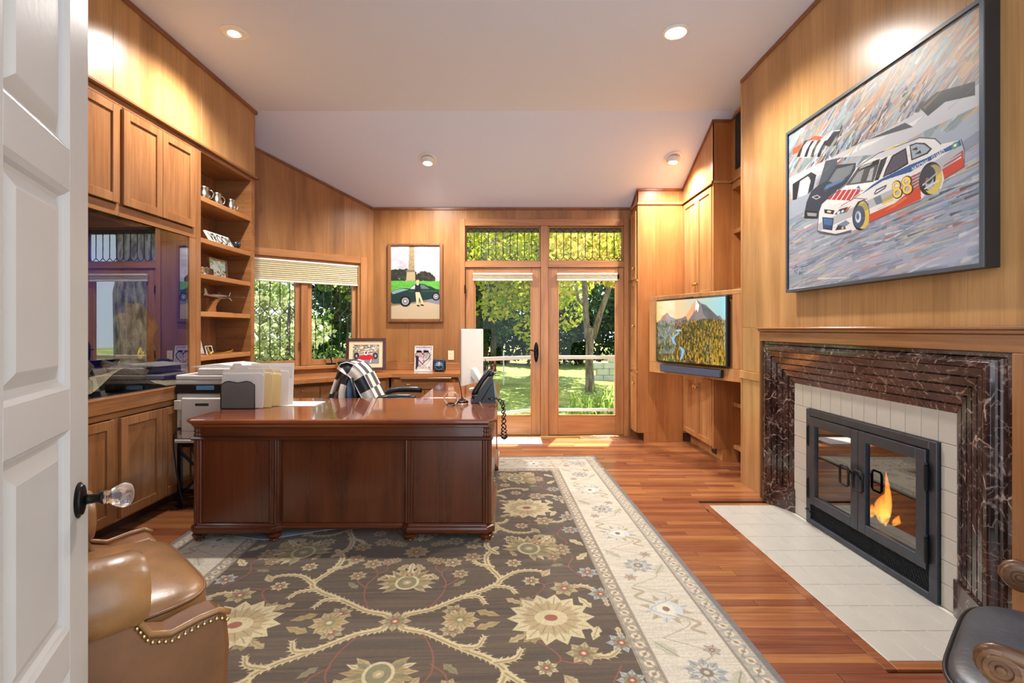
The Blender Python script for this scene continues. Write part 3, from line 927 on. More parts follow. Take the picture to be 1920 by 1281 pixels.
def rock(name, c, s, m, seed, label, cat, rough=.22):
    mb = MB().blob((0, 0, 0), (1, 1, 1), 2.3, 22, 14)
    g = random.Random(seed); ph = [g.uniform(0, 6.28) for _ in range(8)]
    out = []
    for (x, y, z) in mb.v:
        k = 1 + rough * (math.sin(5 * x + ph[0]) * math.sin(4 * y + ph[1]) + .6 * math.sin(9 * y + ph[2] + 6 * z) + .5 * math.sin(11 * z + ph[3] + 7 * x))
        out.append((c[0] + s[0] * x * k, c[1] + s[1] * y * k, c[2] + s[2] * z * k))
    mb.v = out
    base = (c[0], c[1], c[2] - s[2])
    o = mb.build(name, m, None, org=base, smooth=True)
    return tag(o, label, cat)
rock('aquarium_rock', (-2.66, 2.99, 1.03), (.10, .13, .15), M['rock'], 1, 'dark rounded rock beside the white door inside the aquarium', 'rock')
rock('aquarium_rock', (-2.74, 3.52, .98), (.12, .17, .10), M['rock'], 2, 'long flat rock on the aquarium sand at its far end', 'rock')
rock('aquarium_rock', (-2.78, 2.62, 1.02), (.14, .20, .14), M['rock'], 3, 'broad rock at the near end of the aquarium', 'rock')
rock('driftwood', (-2.80, 3.74, 1.22), (.10, .085, .26), M['rock_brown'], 5, 'tall brown driftwood stump standing at the aquarium far end', 'driftwood', .3)
rock('driftwood', (-2.86, 3.10, 1.58), (.06, .12, .10), M['rock_brown'], 6, 'clump of brown coral fixed high on the aquarium back', 'coral', .35)
M['fish'] = plain('yellow_fish', (240, 196, 30), .4, var=.1)
def fish(c, L_, rz, label):
    t = thing('fish', label, 'fish', c, rz)
    MB().blob((0, 0, 0), (L_ * .42, L_ * .09, L_ * .30), 2, 18, 12).build('body', M['fish'], t, smooth=True)
    MB().prism([(-L_ * .40, 0), (-L_ * .62, L_ * .16), (-L_ * .56, 0), (-L_ * .62, -L_ * .16)], 'Y', -.004, .004).build('tail_fin', M['fish'], t)
    MB().prism([(-L_ * .28, L_ * .2), (L_ * .2, L_ * .26), (0, L_ * .42), (-L_ * .2, L_ * .40)], 'Y', -.003, .003).build('fin', M['fish'], t)
    for s in (-1, 1):
        MB().blob((L_ * .28, s * L_ * .07, L_ * .06), (.006, .004, .006), 2, 8, 6).build('eye', M['black'], t, smooth=True)
fish((-2.62, 2.97, 1.40), .17, R(80), 'yellow fish swimming next to the edge of the white door')
fish((-2.66, 3.60, 1.13), .12, R(-70), 'small yellow fish low over the flat aquarium rock')

# base cabinets under the aquarium
for (y0, y1, lab) in ((2.30, 3.113, 'cherry base cabinet under the aquarium, partly behind the white door'), (3.113, 3.925, 'cherry base cabinet under the aquarium beside the printer')):
    t = thing('base_cabinet', lab, 'cabinet', (-2.75, (y0 + y1) / 2, 0), group='cabinets under the aquarium')
    MB().box(-2.99, LX - .022, y0 + .001, y1 - .001, .10, .790).build('carcass', M['cab'], t)
    bx('face_rail', M['cab_h'], t, LX - .022, LX + .004, y0 + .001, y1 - .001, .757, .792, .002); bx('face_rail', M['cab_h'], t, LX - .022, LX, y0 + .001, y1 - .001, .10, .1175, .001)
    mid = (y0 + y1) / 2
    ya, yb = y0 + .03, y1 - .026
    for a_, b_ in ((y0 + .001, ya + .005), (yb - .005, y1 - .001)): bx('face_stile', M['cab'], t, LX - .022, LX, a_, b_, .118, .756)
    door_x(t, LX, 1, ya, mid - .002, .118, .750, M['cab'], M['cab'])
    door_x(t, LX, 1, mid + .002, yb, .118, .750, M['cab'], M['cab'])
    bx('toe_kick', M['dark_wood'], t, -2.9, -2.56, y0 + .001, y1 - .001, 0, .0995)

# open bookshelves at the end of the run
BY0, BY1, BXB = 3.926, 4.841, -2.80
SH = (2.393, 2.056, 1.767, 1.458, 1.097)
t = thing('open_bookcase', 'tall cherry bookcase with open shelves beside the leaded window', 'bookcase', (-2.65, 4.38, 0))
bx('side_panel', M['cabx'], t, BXB, LX, 4.776, BY1, 0, 2.777, .002)
bx('side_panel', M['cab'], t, BXB, LX - .001, BY0, BY0 + .02, 0, 2.777, .001)
bx('face_stile', M['cab'], t, LX - .02, LX + .001, BY0, 3.99, .10, 2.777, .002)
bx('back_panel', M['cab'], t, BXB - .012, BXB, BY0, BY1, 0, 2.777)
bx('top_panel', M['cab_h'], t, BXB, LX, BY0 + .021, 4.775, 2.742, 2.777, .002)
for z in SH:
    bx('shelf', M['shelf'], t, BXB + .001, LX - .006, BY0 + .021, 4.775, z - .040, z, .003)
bx('shelf', M['shelf'], t, BXB + .001, LX - .004, BY0 + .021, 4.775, .775, .815, .003)
bx('plinth', M['cab_h'], t, BXB + .001, LX - .01, BY0 + .021, 4.775, 0, .10)
door_x(t, LX - .02, 1, 3.992, 4.774, .102, .772, M['cab'], M['cab'])
ph = MB()
for z in np.arange(.95, 2.7, .064):
    for x in (-2.54, -2.74):
        ph.lathe([(0, 0), (.0035, 0), (.0035, .001), (0, .001)], (x, 4.775, z), 6, 'Y')
o = ph.build('peg_holes', M['black_matte'], t); o['kind'] = 'stuff'

# --- things on the shelves
def jug(y, x, rz, label):
    t = thing('pewter_jug', label, 'jug', (x, y, SH[0]), rz, 'pewter jugs on the top shelf', local=True)
    MB().lathe([(0, 0), (.026, 0), (.028, .004), (.030, .010), (.037, .028), (.038, .040), (.031, .058), (.027, .070), (.029, .085), (.034, .094), (.031, .094), (.025, .072), (.033, .045), (.03, .012), (0, .008)], (0, 0, 0), 24).build('body', M['pewter'], t, smooth=True)
    t.scale = (1.28, 1.28, 1.28)
    MB().tube([(.027, 0, .080), (.048, 0, .078), (.058, 0, .060), (.052, 0, .036), (.037, 0, .026)], .0042, 8).build('handle', M['pewter'], t, smooth=True)
jug(4.19, -2.56, R(40), 'first pewter jug from the left on the top shelf')
jug(4.385, -2.565, R(60), 'middle pewter jug of the three on the top shelf')
jug(4.60, -2.56, R(65), 'third pewter jug, the one nearest the leaded window')

def text_mesh(body, size=1.0, depth=0.0):
    c = bpy.data.curves.new('lettering', 'FONT'); c.body = body; c.size = size; c.extrude = depth
    c.resolution_u = 3
    o = bpy.data.objects.new('lettering', c); COL.objects.link(o)
    dg = bpy.context.evaluated_depsgraph_get()
    me = bpy.data.meshes.new_from_object(o.evaluated_get(dg))
    bpy.data.objects.remove(o); bpy.data.curves.remove(c)
    return me
def lettering(body, m, parent, o0, ux, uy, name='lettering', depth=0.0, bold=0.0):
    """writing whose box runs from o0 along ux (whole width) and uy (whole height), in the parent's space"""
    me = text_mesh(body, 1.0, depth)
    n = len(me.vertices)
    co = np.zeros(n * 3, np.float32); me.vertices.foreach_get('co', co); co = co.reshape(-1, 3)
    lo, hi = co.min(0), co.max(0)
    u = (co[:, 0] - lo[0]) / max(hi[0] - lo[0], 1e-6); v = (co[:, 1] - lo[1]) / max(hi[1] - lo[1], 1e-6)
    o0, ux, uy = np.array(o0), np.array(ux), np.array(uy)
    q = o0[None] + u[:, None] * ux[None] + v[:, None] * uy[None]
    if depth:
        nn = np.cross(ux, uy); nn = nn / np.linalg.norm(nn)
        q = q + (co[:, 2:3]) * nn[None]
    me.vertices.foreach_set('co', q.astype(np.float32).ravel()); me.update()
    me.materials.clear(); me.materials.append(m)
    ob = bpy.data.objects.new(name, me); COL.objects.link(ob)
    if parent: ob.parent = parent
    return ob
M['ink_black'] = plain('black_ink', (24, 24, 26), .6)
M['ink_white'] = plain('white_ink', (240, 238, 232), .6)

t = thing('letter_block', 'black and white leaning photo block of letters beside the dark ball', 'ornament', (-2.55, 4.38, SH[1]), 0, local=True)
M['letter_board'] = plain('letter_board', (214, 208, 196), .6, var=.12, vscale=60)
MB().prism([(.04, 0), (.055, 0), (-.005, .098), (-.018, .095)], 'Y', -.19, .17).build('board', M['letter_board'], t)
lettering('VROOM', M['ink_black'], t, (.0535, -.175, .010), (0, .33, 0), (-.0475, 0, .078))
o = MB().lathe([(0, 0)] + [(.042 * math.sin(a), .042 - .042 * math.cos(a)) for a in np.linspace(.1, 3.04, 16)] + [(0, .084)], (-2.515, 4.605, SH[1]), 24).build('dark_ball', plain('dark_ball', (34, 34, 36), .25, var=.3, vscale=30), None, org=(-2.515, 4.605, SH[1]), smooth=True)
tag(o, 'shiny dark ball at the end of the letter block on the shelf', 'ball')

o = MB().blob((0, 0, .034), (.035, .09, .034), 3, 14, 8).build('glass_ornament', M['crystal'], None, org=(0, 0, 0), smooth=False)
o.location = (-2.53, 4.165, SH[2]); tag(o, 'clear faceted glass ornament at the left of the middle shelf', 'ornament')
def photo_frame(name, label, loc, rz, w, h, th, mframe, img, border, lean=R(12), mat_w=0.0, mmat=None, cat='photo frame'):
    """stands leaning back on its base; local x across, y back, z up"""
    t = thing(name, label, cat, loc, rz, local=True)
    sl, cl = math.sin(lean), math.cos(lean)
    def T(mb):
        mb.v = [(p[0], p[1] * cl + p[2] * sl, max(0.0, -p[1] * sl + p[2] * cl) + th * sl) for p in mb.v]; return mb
    fm = MB()
    fm.box(-w / 2, -w / 2 + border, 0, th, 0, h, .002).box(w / 2 - border, w / 2, 0, th, 0, h, .002)
    fm.box(-w / 2 + border, w / 2 - border, 0, th, 0, border, .002).box(-w / 2 + border, w / 2 - border, 0, th, h - border, h, .002)
    T(fm).build('frame', mframe, t)
    T(MB().box(-w / 2 + border, w / 2 - border, th * .6, th * .9, border, h - border)).build('backing', M['black_matte'], t)
    a, b = border, h - border
    q = border
    if mat_w:
        m2 = MB(); x0, x1 = -w / 2 + border, w / 2 - border
        m2.box(x0, x0 + mat_w, th * .35, th * .55, a, b).box(x1 - mat_w, x1, th * .35, th * .55, a, b).box(x0 + mat_w, x1 - mat_w, th * .35, th * .55, a, a + mat_w).box(x0 + mat_w, x1 - mat_w, th * .35, th * .55, b - mat_w, b)
        T(m2).build('mount', mmat or M['paper'], t)
        q = border + mat_w
    X, z0, z1, yy = w / 2 - q, q, h - q, th * .5
    mb = MB().quad((-X, yy, z0), (X, yy, z0), (X, yy, z1), (-X, yy, z1))
    T(mb).build('picture', img, t)
    st = MB().prism([(th, 0.0), (th + h * .35, 0.0), (th + h * .35 - .006, 0.0), (th + h * .1, h * .6)], 'X', -.012, .012)
    st.build('strut', M['black_matte'], t)
    return t

# pictures printed for the small frames
def img_landscape(seed, w=160, h=130):
    c = Canvas(w, h, (176, 206, 216))
    g = random.Random(seed)
    for k in range(60): c.ell(g.uniform(0, w), g.uniform(h * .45, h), g.uniform(5, 22), g.uniform(4, 14), g.choice(((120, 160, 120), (200, 222, 210), (150, 190, 210), (90, 130, 90))), 0, .6)
    c.poly([(0, h * .55), (w * .35, h * .75), (w * .6, h * .5), (0, h * .4)], (196, 206, 222), .8)
    for k in range(90): c.ell(g.uniform(0, w), g.uniform(0, h * .42), g.uniform(2, 9), g.uniform(2, 9), g.choice(((60, 70, 60), (220, 220, 210), (150, 120, 80), (40, 44, 50), (190, 180, 170))), 0, .8)
    return c.a
def img_race(seed, w=220, h=170):
    c = Canvas(w, h, (150, 140, 120)); g = random.Random(seed)
    c.poly([(0, 0), (w, 0), (w, h * .3), (0, h * .35)], (128, 130, 136))
    for k in range(120): c.ell(g.uniform(0, w), g.uniform(h * .55, h), g.uniform(3, 12), g.uniform(2, 6), g.choice(((230, 226, 220), (70, 90, 70), (190, 140, 90), (240, 240, 240), (90, 90, 100))), 0, .8)
    c.ell(w * .14, h * .42, 22, 30, (40, 44, 54)); c.ell(w * .86, h * .42, 22, 30, (40, 44, 54)); c.ell(w * .14, h * .42, 9, 13, (150, 150, 160)); c.ell(w * .86, h * .42, 9, 13, (150, 150, 160))
    c.poly([(w * .15, h * .3), (w * .3, h * .44), (w * .62, h * .5), (w * .82, h * .34), (w * .74, h * .2), (w * .4, h * .22)], (190, 40, 52))
    c.ell(w * .5, h * .55, 18, 16, (230, 228, 226)); c.ell(w * .5, h * .58, 10, 10, (150, 40, 50)); c.line([(w * .25, h * .5), (w * .75, h * .52)], 4, (228, 226, 224)); c.line([(w * .7, h * .24), (w * .66, h * .08)], 7, (236, 236, 236))
    return c.a
def img_car_bw(seed, w=120, h=160):
    c = Canvas(w, h, (196, 192, 190)); g = random.Random(seed)
    c.poly([(10, 60), (110, 60), (110, 140), (10, 140)], (150, 146, 148))
    c.poly([(8, 40), (30, 80), (60, 96), (100, 60), (112, 36), (60, 30)], (98, 106, 120)); c.ell(40, 84, 20, 12, (214, 214, 214)); c.ell(34, 78, 8, 6, (30, 30, 34)); c.poly([(26, 8), (58, 8), (58, 26), (26, 26)], (74, 66, 60))
    return c.a
M['pic_land'] = image_mat('printed_landscape', img_landscape(3), .12, coat=.6)
M['pic_race'] = image_mat('printed_race_start', img_race(4), .15, coat=.5)
M['pic_grey'] = image_mat('printed_grey_car', img_car_bw(5), .2)
M['pic_dark'] = image_mat('printed_dark_portrait', img_car_bw(8) * .25, .25)
photo_frame('framed_photo', 'glossy wood framed photo standing on the middle shelf', (-2.57, 4.44, SH[2]), R(90), .275, .175, .022, M['cab_h'], M['pic_land'], .010, R(4))
photo_frame('framed_photo', 'small pale framed photo beside the wooden aeroplane stand', (-2.60, 4.115, SH[3]), R(96), .13, .115, .014, M['blind_rail'], M['pic_dark'], .016, R(10))
photo_frame('framed_photo', 'large pale framed picture of a grey car on the lowest shelf', (-2.62, 4.185, SH[4]), R(94), .26, .26, .016, M['blind_rail'], M['pic_grey'], .014, R(14), .02, M['paper'])
t = thing('model_airplane', 'silver model fighter plane on a curved wooden stand', 'model', (-2.56, 4.38, SH[3]), 0, local=True)
st = MB().prism([(-.155, .006), (-.02, .006), (-.03, .05), (.0, .088), (.055, .128), (.02, .135), (-.075, .09)], 'X', -.010, .010).build('stand', M['shelf'], t)
MB().box(-.05, .05, -.16, .16, 0, .006, .002).build('stand_base', M['shelf'], t)
B_ = Vector((0, .03, .150))
MB().lathe([(0, -.22), (.006, -.215), (.014, -.12), (.021, .0), (.023, .07), (.020, .13), (.010, .152), (0, .156)], tuple(B_), 14, 'Y').build('fuselage', M['chrome'], t, smooth=True)
w_ = MB().prism([(-.21, .02), (-.21, .055), (.21, .055), (.21, .02), (.0, -.02)], 'Z', B_.z - .012, B_.z - .006); w_.v = [(p[0], p[1] + B_.y, p[2]) for p in w_.v]
w_.build('wing', M['chrome'], t)
MB().prism([(B_.y - .21, B_.z), (B_.y - .16, B_.z), (B_.y - .19, B_.z + .055), (B_.y - .21, B_.z + .055)], 'X', -.002, .002).box(-.07, .07, B_.y - .21, B_.y - .17, B_.z - .002, B_.z + .002).build('tail', M['chrome'], t)
MB().blob((0, B_.y + .0, B_.z + .022), (.011, .035, .012), 2, 12, 8).build('canopy', M['black'], t, smooth=True)
pr = MB()
for k in range(3):
    a = R(20 + 120 * k); pr.tube([(0, B_.y + .158, B_.z), (math.sin(a) * .045, B_.y + .158, B_.z + math.cos(a) * .045)], .0028, 6)
pr.build('propeller', M['white_plastic'], t)
photo_frame('display_plaque', 'small black plaque with a white rim behind the brass ornament', (-2.53, 4.24, SH[4] + .001), R(90), .095, .075, .008, M['ink_white'], image_mat('plaque_print', (np.random.default_rng(3).random((20, 28, 3)) ** 4 * .3).astype(np.float32), .2), .007, R(14), cat='plaque')
t = thing('brass_ornament', 'long polished brass stand lying along the lowest shelf', 'ornament', (-2.495, 4.33, SH[4]), 0, local=True)
MB().tube([(0, -.165, .02), (0, -.15, .010), (0, 0, .008), (0, .14, .016), (0, .165, .028)], [.018, .012, .007, .010, .017], 10).build('bar', M['brass'], t, smooth=True)
MB().tube([(-.0, -.165, .02), (-.01, -.17, .05), (-.015, -.165, .075)], [.012, .006, .004], 8).build('prong', M['brass'], t, smooth=True)

# ------------------------------------------------------------------ window credenza: continuous worktop and units below
CZ = .815
t = thing('worktop', 'long cherry worktop running under the leaded window and the car photo', 'worktop', (-1.3, 5.6, CZ - .04), local=False)
d_ = (math.cos(ANG), math.sin(ANG)); n_ = (-math.sin(ANG), math.cos(ANG))
def wpt(x, y): return (AW[0] + d_[0] * x + n_[0] * y, AW[1] + d_[1] * x + n_[1] * y)
poly = [wpt(-.28, -.012), wpt(1.30, -.012), (-1.64, BACK - .012), (-.520, BACK - .012), (-.520, 5.55), (-1.285, 5.55), wpt(.05, -.70), (-2.44, 4.86), (-2.68, 4.86)]
MB().prism(poly, 'Z', CZ - .04, CZ).build('worktop_slab', M['desk_top'] if False else wood('worktop_wood', ((140, 84, 46), (168, 108, 64), (186, 128, 82)), 'X', 6, .22, coat=.3), t)
MB().box(-1.60, -.522, BACK - .028, BACK - .0085, CZ, CZ + .085, .003).build('backsplash', M['fir_h'], t)
t = thing('credenza', 'cherry drawer unit with brass pulls below the car photo', 'cabinet', (-.9, 5.8, 0))
bx('carcass', M['cab'], t, -1.30, -.555, 5.585, BACK - .02, .09, CZ - .0405)
bx('toe_kick', M['dark_wood'], t, -1.29, -.56, 5.63, BACK - .03, 0, .0895)
bx('side_panel', M['cab'], t, -.554, -.535, 5.575, BACK - .02, 0, CZ - .0405)
bx('writing_slide', M['cab_h'], t, -1.19, -.62, 5.535, 5.584, .752, .772, .002)
dr = bx('drawer', M['cabx'], t, -1.265, -.575, 5.562, 5.584, .640, .745, .003)
for px_ in (-1.10, -.735):
    MB().lathe([(0, 0), (.010, 0), (.007, -.012), (.005, -.02)], (px_, 5.562, .695), 12, 'Y').blob((px_, 5.538, .695), (.030, .007, .008), 2, 14, 8).build('pull', M['brass'], dr, smooth=True)
for a, b in ((-1.265, -.922), (-.918, -.575)):
    d2 = bx('drawer', M['cabx'], t, a, b, 5.562, 5.584, .11, .630, .003)
    bx('drawer_panel', M['cabx'], d2, a + .05, b - .05, 5.558, 5.563, .16, .58, .002)
t = thing('credenza', 'cherry cupboards with small brass knobs below the leaded window', 'cabinet', AW, ANG)
bx('carcass', M['cab'], t, .16, 1.25, -.60, -.03, .09, CZ - .0405)
bx('toe_kick', M['dark_wood'], t, .18, 1.22, -.55, -.04, 0, .0895)
for a, b in ((.12, .475), (.48, .835), (.84, 1.195)):
    d2 = bx('door', M['cabx'], t, a, b, -.622, -.601, .11, .735, .003)
    bx('door_panel', M['cabx'], d2, a + .055, b - .055, -.626, -.621, .165, .68, .002)
    MB().lathe([(0, 0), (.006, 0), (.005, -.012), (.012, -.02), (.012, -.026), (0, -.029)], ((a + b) / 2, -.622, .70), 12, 'Y').build('knob', M['brass'], d2, smooth=True)

# ------------------------------------------------------------------ on the worktop and back wall
t = photo_frame('framed_picture', 'matted race car picture in a dark red frame near the window', (-1.615, 5.68, CZ + .02), R(11), .445, .375, .03, M['dark_wood'], M['pic_race'], .034, R(9), .042, plain('mat_board', (222, 200, 164), .8, var=.02))
o = thing('frame_easel', 'small scrolled black wire easel under the dark red picture frame', 'easel', (-1.615, 5.67, CZ), R(11), local=True)
sp_ = []
for s in (-1, 1):
    sp_ = [(s * (.075 + .018 * math.cos(a) * (1 - a / 14)), -.02, .026 + .018 * math.sin(a) * (1 - a / 14)) for a in np.linspace(0, 9.5, 26)]
    MB().tube(sp_, .003, 6).build('scroll', M['iron'], o)
    MB().tube([(s * .075, -.02, .006), (s * .09, .03, .004), (s * .07, .12, .006), (0, .14, .18)], .004, 6).build('leg', M['iron'], o)
MB().tube([(-.075, -.02, .006), (-.03, -.02, .020), (0, -.022, .004), (.03, -.02, .020), (.075, -.02, .006)], .0035, 6).build('foot_bar', M['iron'], o)

def img_poster(w=140, h=190):
    c = Canvas(w, h, (206, 200, 196)); g = random.Random(11)
    for k in range(90): c.ell(g.uniform(0, w), g.uniform(0, h), g.uniform(3, 12), g.uniform(3, 9), g.choice(((236, 232, 228), (150, 140, 150), (196, 180, 176), (110, 100, 110), (222, 214, 210))), 0, .7)
    c.poly([(4, 10), (24, 20), (34, 110), (6, 120)], (40, 50, 84)); c.poly([(26, 50), (60, 44), (66, 140), (30, 140)], (222, 186, 190))
    c.ell(96, 60, 26, 22, (226, 222, 222)); c.line([(70, 150), (70, 60)], 3, (150, 60, 70)); c.poly([(10, 165), (130, 170), (130, 182), (10, 180)], (196, 180, 210))
    c.poly([(18, 12), (86, 14), (86, 30), (18, 28)], (236, 230, 220)); c.line([(22, 20), (82, 21)], 4, (90, 80, 70))
    return c.a
t = photo_frame('photo_card', 'pale upright photo card leaning on the back wall beside the clock', (-.985, 5.86, CZ), R(0), .215, .30, .014, M['ink_white'], image_mat('poster_print', img_poster(), .25), .008, R(8), cat='photo card')
o = thing('heart_necklace', 'dark beaded heart necklace hung over the pale photo card', 'necklace', (-.985, 5.855, CZ), 0, local=True)
hp_ = []
for a in np.linspace(0, 2 * math.pi, 40, endpoint=False):
    X_ = 16 * math.sin(a) ** 3; Z_ = 13 * math.cos(a) - 5 * math.cos(2 * a) - 2 * math.cos(3 * a) - math.cos(4 * a)
    z = .168 + Z_ * .0052; hp_.append((-.01 + X_ * .0054, z * math.tan(R(8)) - .006, z))
MB().tube(hp_, .0045, 6, closed=True).build('bead_string', M['bronze'], o, smooth=True)
for s in (-1, 1):
    MB().blob((-.012 + s * .042, .225 * math.tan(R(8)) - .008, .235), (.032, .006, .014), 2.5, 12, 8).build('bow', M['bronze'], o, smooth=True)

t = thing('desk_clock', 'small square black clock with a blue dial beside the photo card', 'clock', (-.79, 5.83, CZ), 0, local=True)
MB().blob((0, 0, .075), (.076, .03, .075), 5, 28, 14).build('case', M['black'], t, smooth=True)
MB().lathe([(.058, -.0305), (.064, -.0335), (.067, -.0305)], (0, 0, .075), 32, 'Y').build('bezel', M['iron'], t, smooth=True)
def img_dial(n=128):
    c = Canvas(n, n, (60, 84, 120))
    c.ell(64, 64, 62, 62, (34, 48, 66)); c.ell(64, 70, 46, 40, (96, 140, 186)); c.poly([(18, 50), (110, 50), (96, 24), (32, 24)], (40, 44, 50)); c.ell(64, 88, 20, 12, (150, 190, 220)); c.ell(40, 48, 12, 12, (30, 32, 36)); c.ell(88, 48, 12, 12, (30, 32, 36))
    for k in range(12):
        a = k * math.pi / 6; c.line([(64 + 50 * math.sin(a), 64 + 50 * math.cos(a)), (64 + 58 * math.sin(a), 64 + 58 * math.cos(a))], 3.5, (232, 236, 240))
    return c.a
MB().quad((-.058, -.0315, .017), (.058, -.0315, .017), (.058, -.0315, .133), (-.058, -.0315, .133)).build('dial', image_mat('clock_dial', img_dial(), .3), t)
MB().box(-.002, .002, -.0345, -.032, .075, .115).box(-.03, .0, -.0345, -.032, .0735, .0765).build('hands', M['ink_white'], t)

t = thing('wall_outlet', 'cream double electrical outlet on the back wall beside the French doors', 'outlet', (-.682, BACK - .009, .9925), 0, local=True)
MB().box(-.036, .036, -.007, 0, -.056, .056, .003).build('cover_plate', M['cream_plastic'], t)
for z in (-.02, .02):
    s = MB().lathe([(0, -.009), (.014, -.009), (.016, -.006)], (0, 0, z), 16, 'Y').build('socket', M['cream_plastic'], t)
    MB().box(-.006, -.004, -.0098, -.0085, z - .003, z + .006).box(.004, .006, -.0098, -.0085, z - .003, z + .006).build('slots', M['black_matte'], s)

def img_obelisk(w=260, h=400):
    c = Canvas(w, h, (186, 182, 184))
    nz = noise2(h, w, (34, 60), 5) * .6 + noise2(h, w, (14, 26), 6) * .4
    c.a[:] = (np.array((150, 148, 156)) + (nz[..., None]) * np.array((74, 68, 66))) / 255
    g = random.Random(2)
    for k in range(160): c.ell(g.gauss(40, 40), g.uniform(208, 268), g.uniform(6, 14), g.uniform(5, 10), g.choice(((38, 44, 34), (52, 58, 44), (30, 36, 28))))
    for k in range(150):
        x = g.uniform(125, 228); c.ell(x, g.uniform(208, 215 + 42 * math.sin((x - 120) / 112 * 3.0)), g.uniform(6, 12), g.uniform(5, 9), g.choice(((42, 42, 32), (58, 54, 40), (34, 36, 28))))
    c.poly([(0, 150), (w, 150), (w, 206), (0, 208)], (92, 168, 62))
    for k in range(300): c.ell(g.uniform(0, w), g.uniform(150, 205), 8, 2, g.choice(((104, 182, 70), (82, 154, 56), (70, 138, 50))), 0, .5)
    c.poly([(80, 208), (84, 256), (128, 256), (130, 208)], (166, 146, 112)); c.poly([(80, 256), (84, 268), (126, 268), (130, 256)], (110, 94, 72)); c.poly([(92, 268), (98, 400), (124, 400), (126, 268)], (150, 132, 98))
    for k in range(40): c.ell(g.uniform(94, 122), g.uniform(270, 398), 3, 2, (96, 84, 64), 0, .6)
    c.poly([(0, 0), (w, 0), (w, 118), (0, 96)], (186, 166, 136)); c.poly([(0, 70), (w, 100), (w, 130), (0, 120)], (128, 112, 92)); c.poly([(190, 92), (w, 78), (w, 112), (200, 112)], (128, 128, 136))
    # dark green coupe
    c.poly([(0, 92), (10, 82), (70, 84), (190, 104), (258, 118), (258, 160), (232, 164), (176, 190), (150, 192), (122, 188), (100, 166), (60, 168), (20, 160), (0, 148)], (22, 48, 44))
    c.poly([(0, 146), (20, 158), (60, 166), (95, 160), (60, 150), (10, 134)], (120, 150, 150)); c.poly([(100, 164), (126, 188), (134, 162)], (170, 184, 184)); c.poly([(136, 164), (148, 186), (176, 186), (206, 164)], (86, 110, 108)); c.poly([(200, 166), (206, 180), (238, 164)], (30, 40, 44)); c.line([(96, 150), (256, 152)], 2, (70, 110, 104))
    for (x, y, r) in ((76, 96, 30), (240, 122, 22)): c.ell(x, y, r, r, (20, 20, 22)); c.ell(x, y, r * .62, r * .66, (186, 186, 186)); c.ell(x, y, r * .5, r * .54, (120, 120, 124)); c.ell(x, y, r * .2, r * .2, (210, 210, 210))
    # the man leaning on the car
    c.poly([(130, 146), (152, 146), (176, 80), (166, 74), (150, 120), (146, 74), (136, 76)], (206, 190, 150)); c.poly([(124, 146), (130, 186), (156, 188), (162, 150)], (28, 26, 38)); c.ell(142, 200, 8, 10, (206, 160, 130)); c.ell(142, 208, 9, 5, (190, 170, 130)); c.ell(142, 188, 6, 4, (240, 238, 240)); c.poly([(138, 70), (152, 66), (152, 74), (138, 78)], (30, 26, 26)); c.poly([(158, 72), (174, 70), (174, 78), (158, 80)], (30, 26, 26))
    return c.a
t = thing('wall_picture', 'portrait photo of a man leaning on a green car by an obelisk', 'picture', (-1.116, BACK - .009, 1.40), 0, local=True)
x0, x1, z0, z1 = -.337, .337, 0, .958
fm = MB(); bw = .040
fm.box(x0, x0 + bw, -.035, 0, z0, z1, .004).box(x1 - bw, x1, -.035, 0, z0, z1, .004).box(x0 + bw, x1 - bw, -.035, 0, z0, z0 + bw, .004).box(x0 + bw, x1 - bw, -.035, 0, z1 - bw * .6, z1, .004)
fm.build('frame', M['rustic'], t)
MB().box(x0 + bw, x1 - bw, -.014, -.002, z0 + bw, z1 - bw * .6).build('backing', M['black_matte'], t)
MB().quad((x0 + bw, -.016, z0 + bw), (x1 - bw, -.016, z0 + bw), (x1 - bw, -.016, z1 - bw * .6), (x0 + bw, -.016, z1 - bw * .6)).build('photo_print', image_mat('obelisk_print', img_obelisk(), .35), t)

# floor register and door mat
t = thing('floor_register', 'pale slotted floor vent in front of the right glass door', 'vent', (1.06, 6.0, 0), 0, local=True)
MB().box(-.18, .18, -.052, -.030, 0, .008, .002).box(-.18, .18, .030, .052, 0, .008, .002).box(-.18, -.155, -.030, .030, 0, .008, .002).box(.155, .18, -.030, .030, 0, .008, .002).build('frame', M['cabr'], t)
MB().box(-.155, .155, -.030, .030, 0, .002).build('well', M['black_matte'], t)
for k in range(16):
    x = -.148 + k * .0197
    MB().box(x, x + .009, -.030, .030, .0021, .007).build('slat', M['cabr'], t)
def img_mat(w=260, h=100):
    c = Canvas(w, h, (206, 204, 206)); g = random.Random(5)
    for k in range(500): c.ell(g.uniform(0, w), g.uniform(0, h), g.uniform(1, 6), g.uniform(1, 3), g.choice(((226, 224, 224), (184, 186, 194), (214, 210, 206), (170, 174, 186))), 0, .6)
    c.line([(24, 22), (236, 22), (236, 80), (24, 80), (24, 22)], 7, (84, 90, 112), .8)
    for k in range(150):
        e = g.choice(((g.uniform(24, 236), 22), (g.uniform(24, 236), 80), (236, g.uniform(22, 80)))); c.ell(e[0], e[1], 4, 3, (206, 206, 212), 0, .7)
    return c.a
t = thing('door_mat', 'pale grey patterned mat on the floor before the left glass door', 'mat', (-.11, 5.815, 0), 0, local=True)
mb = MB().box(-.40, .52, -.175, .175, 0, .010, .003); mb.build('mat_body', plain('mat_edge', (196, 194, 194), .95, bump=.3), t)
MB().quad((-.395, -.17, .0105), (.515, -.17, .0105), (.515, .17, .0105), (-.395, .17, .0105)).build('mat_print', image_mat('mat_weave', img_mat(), .95), t)
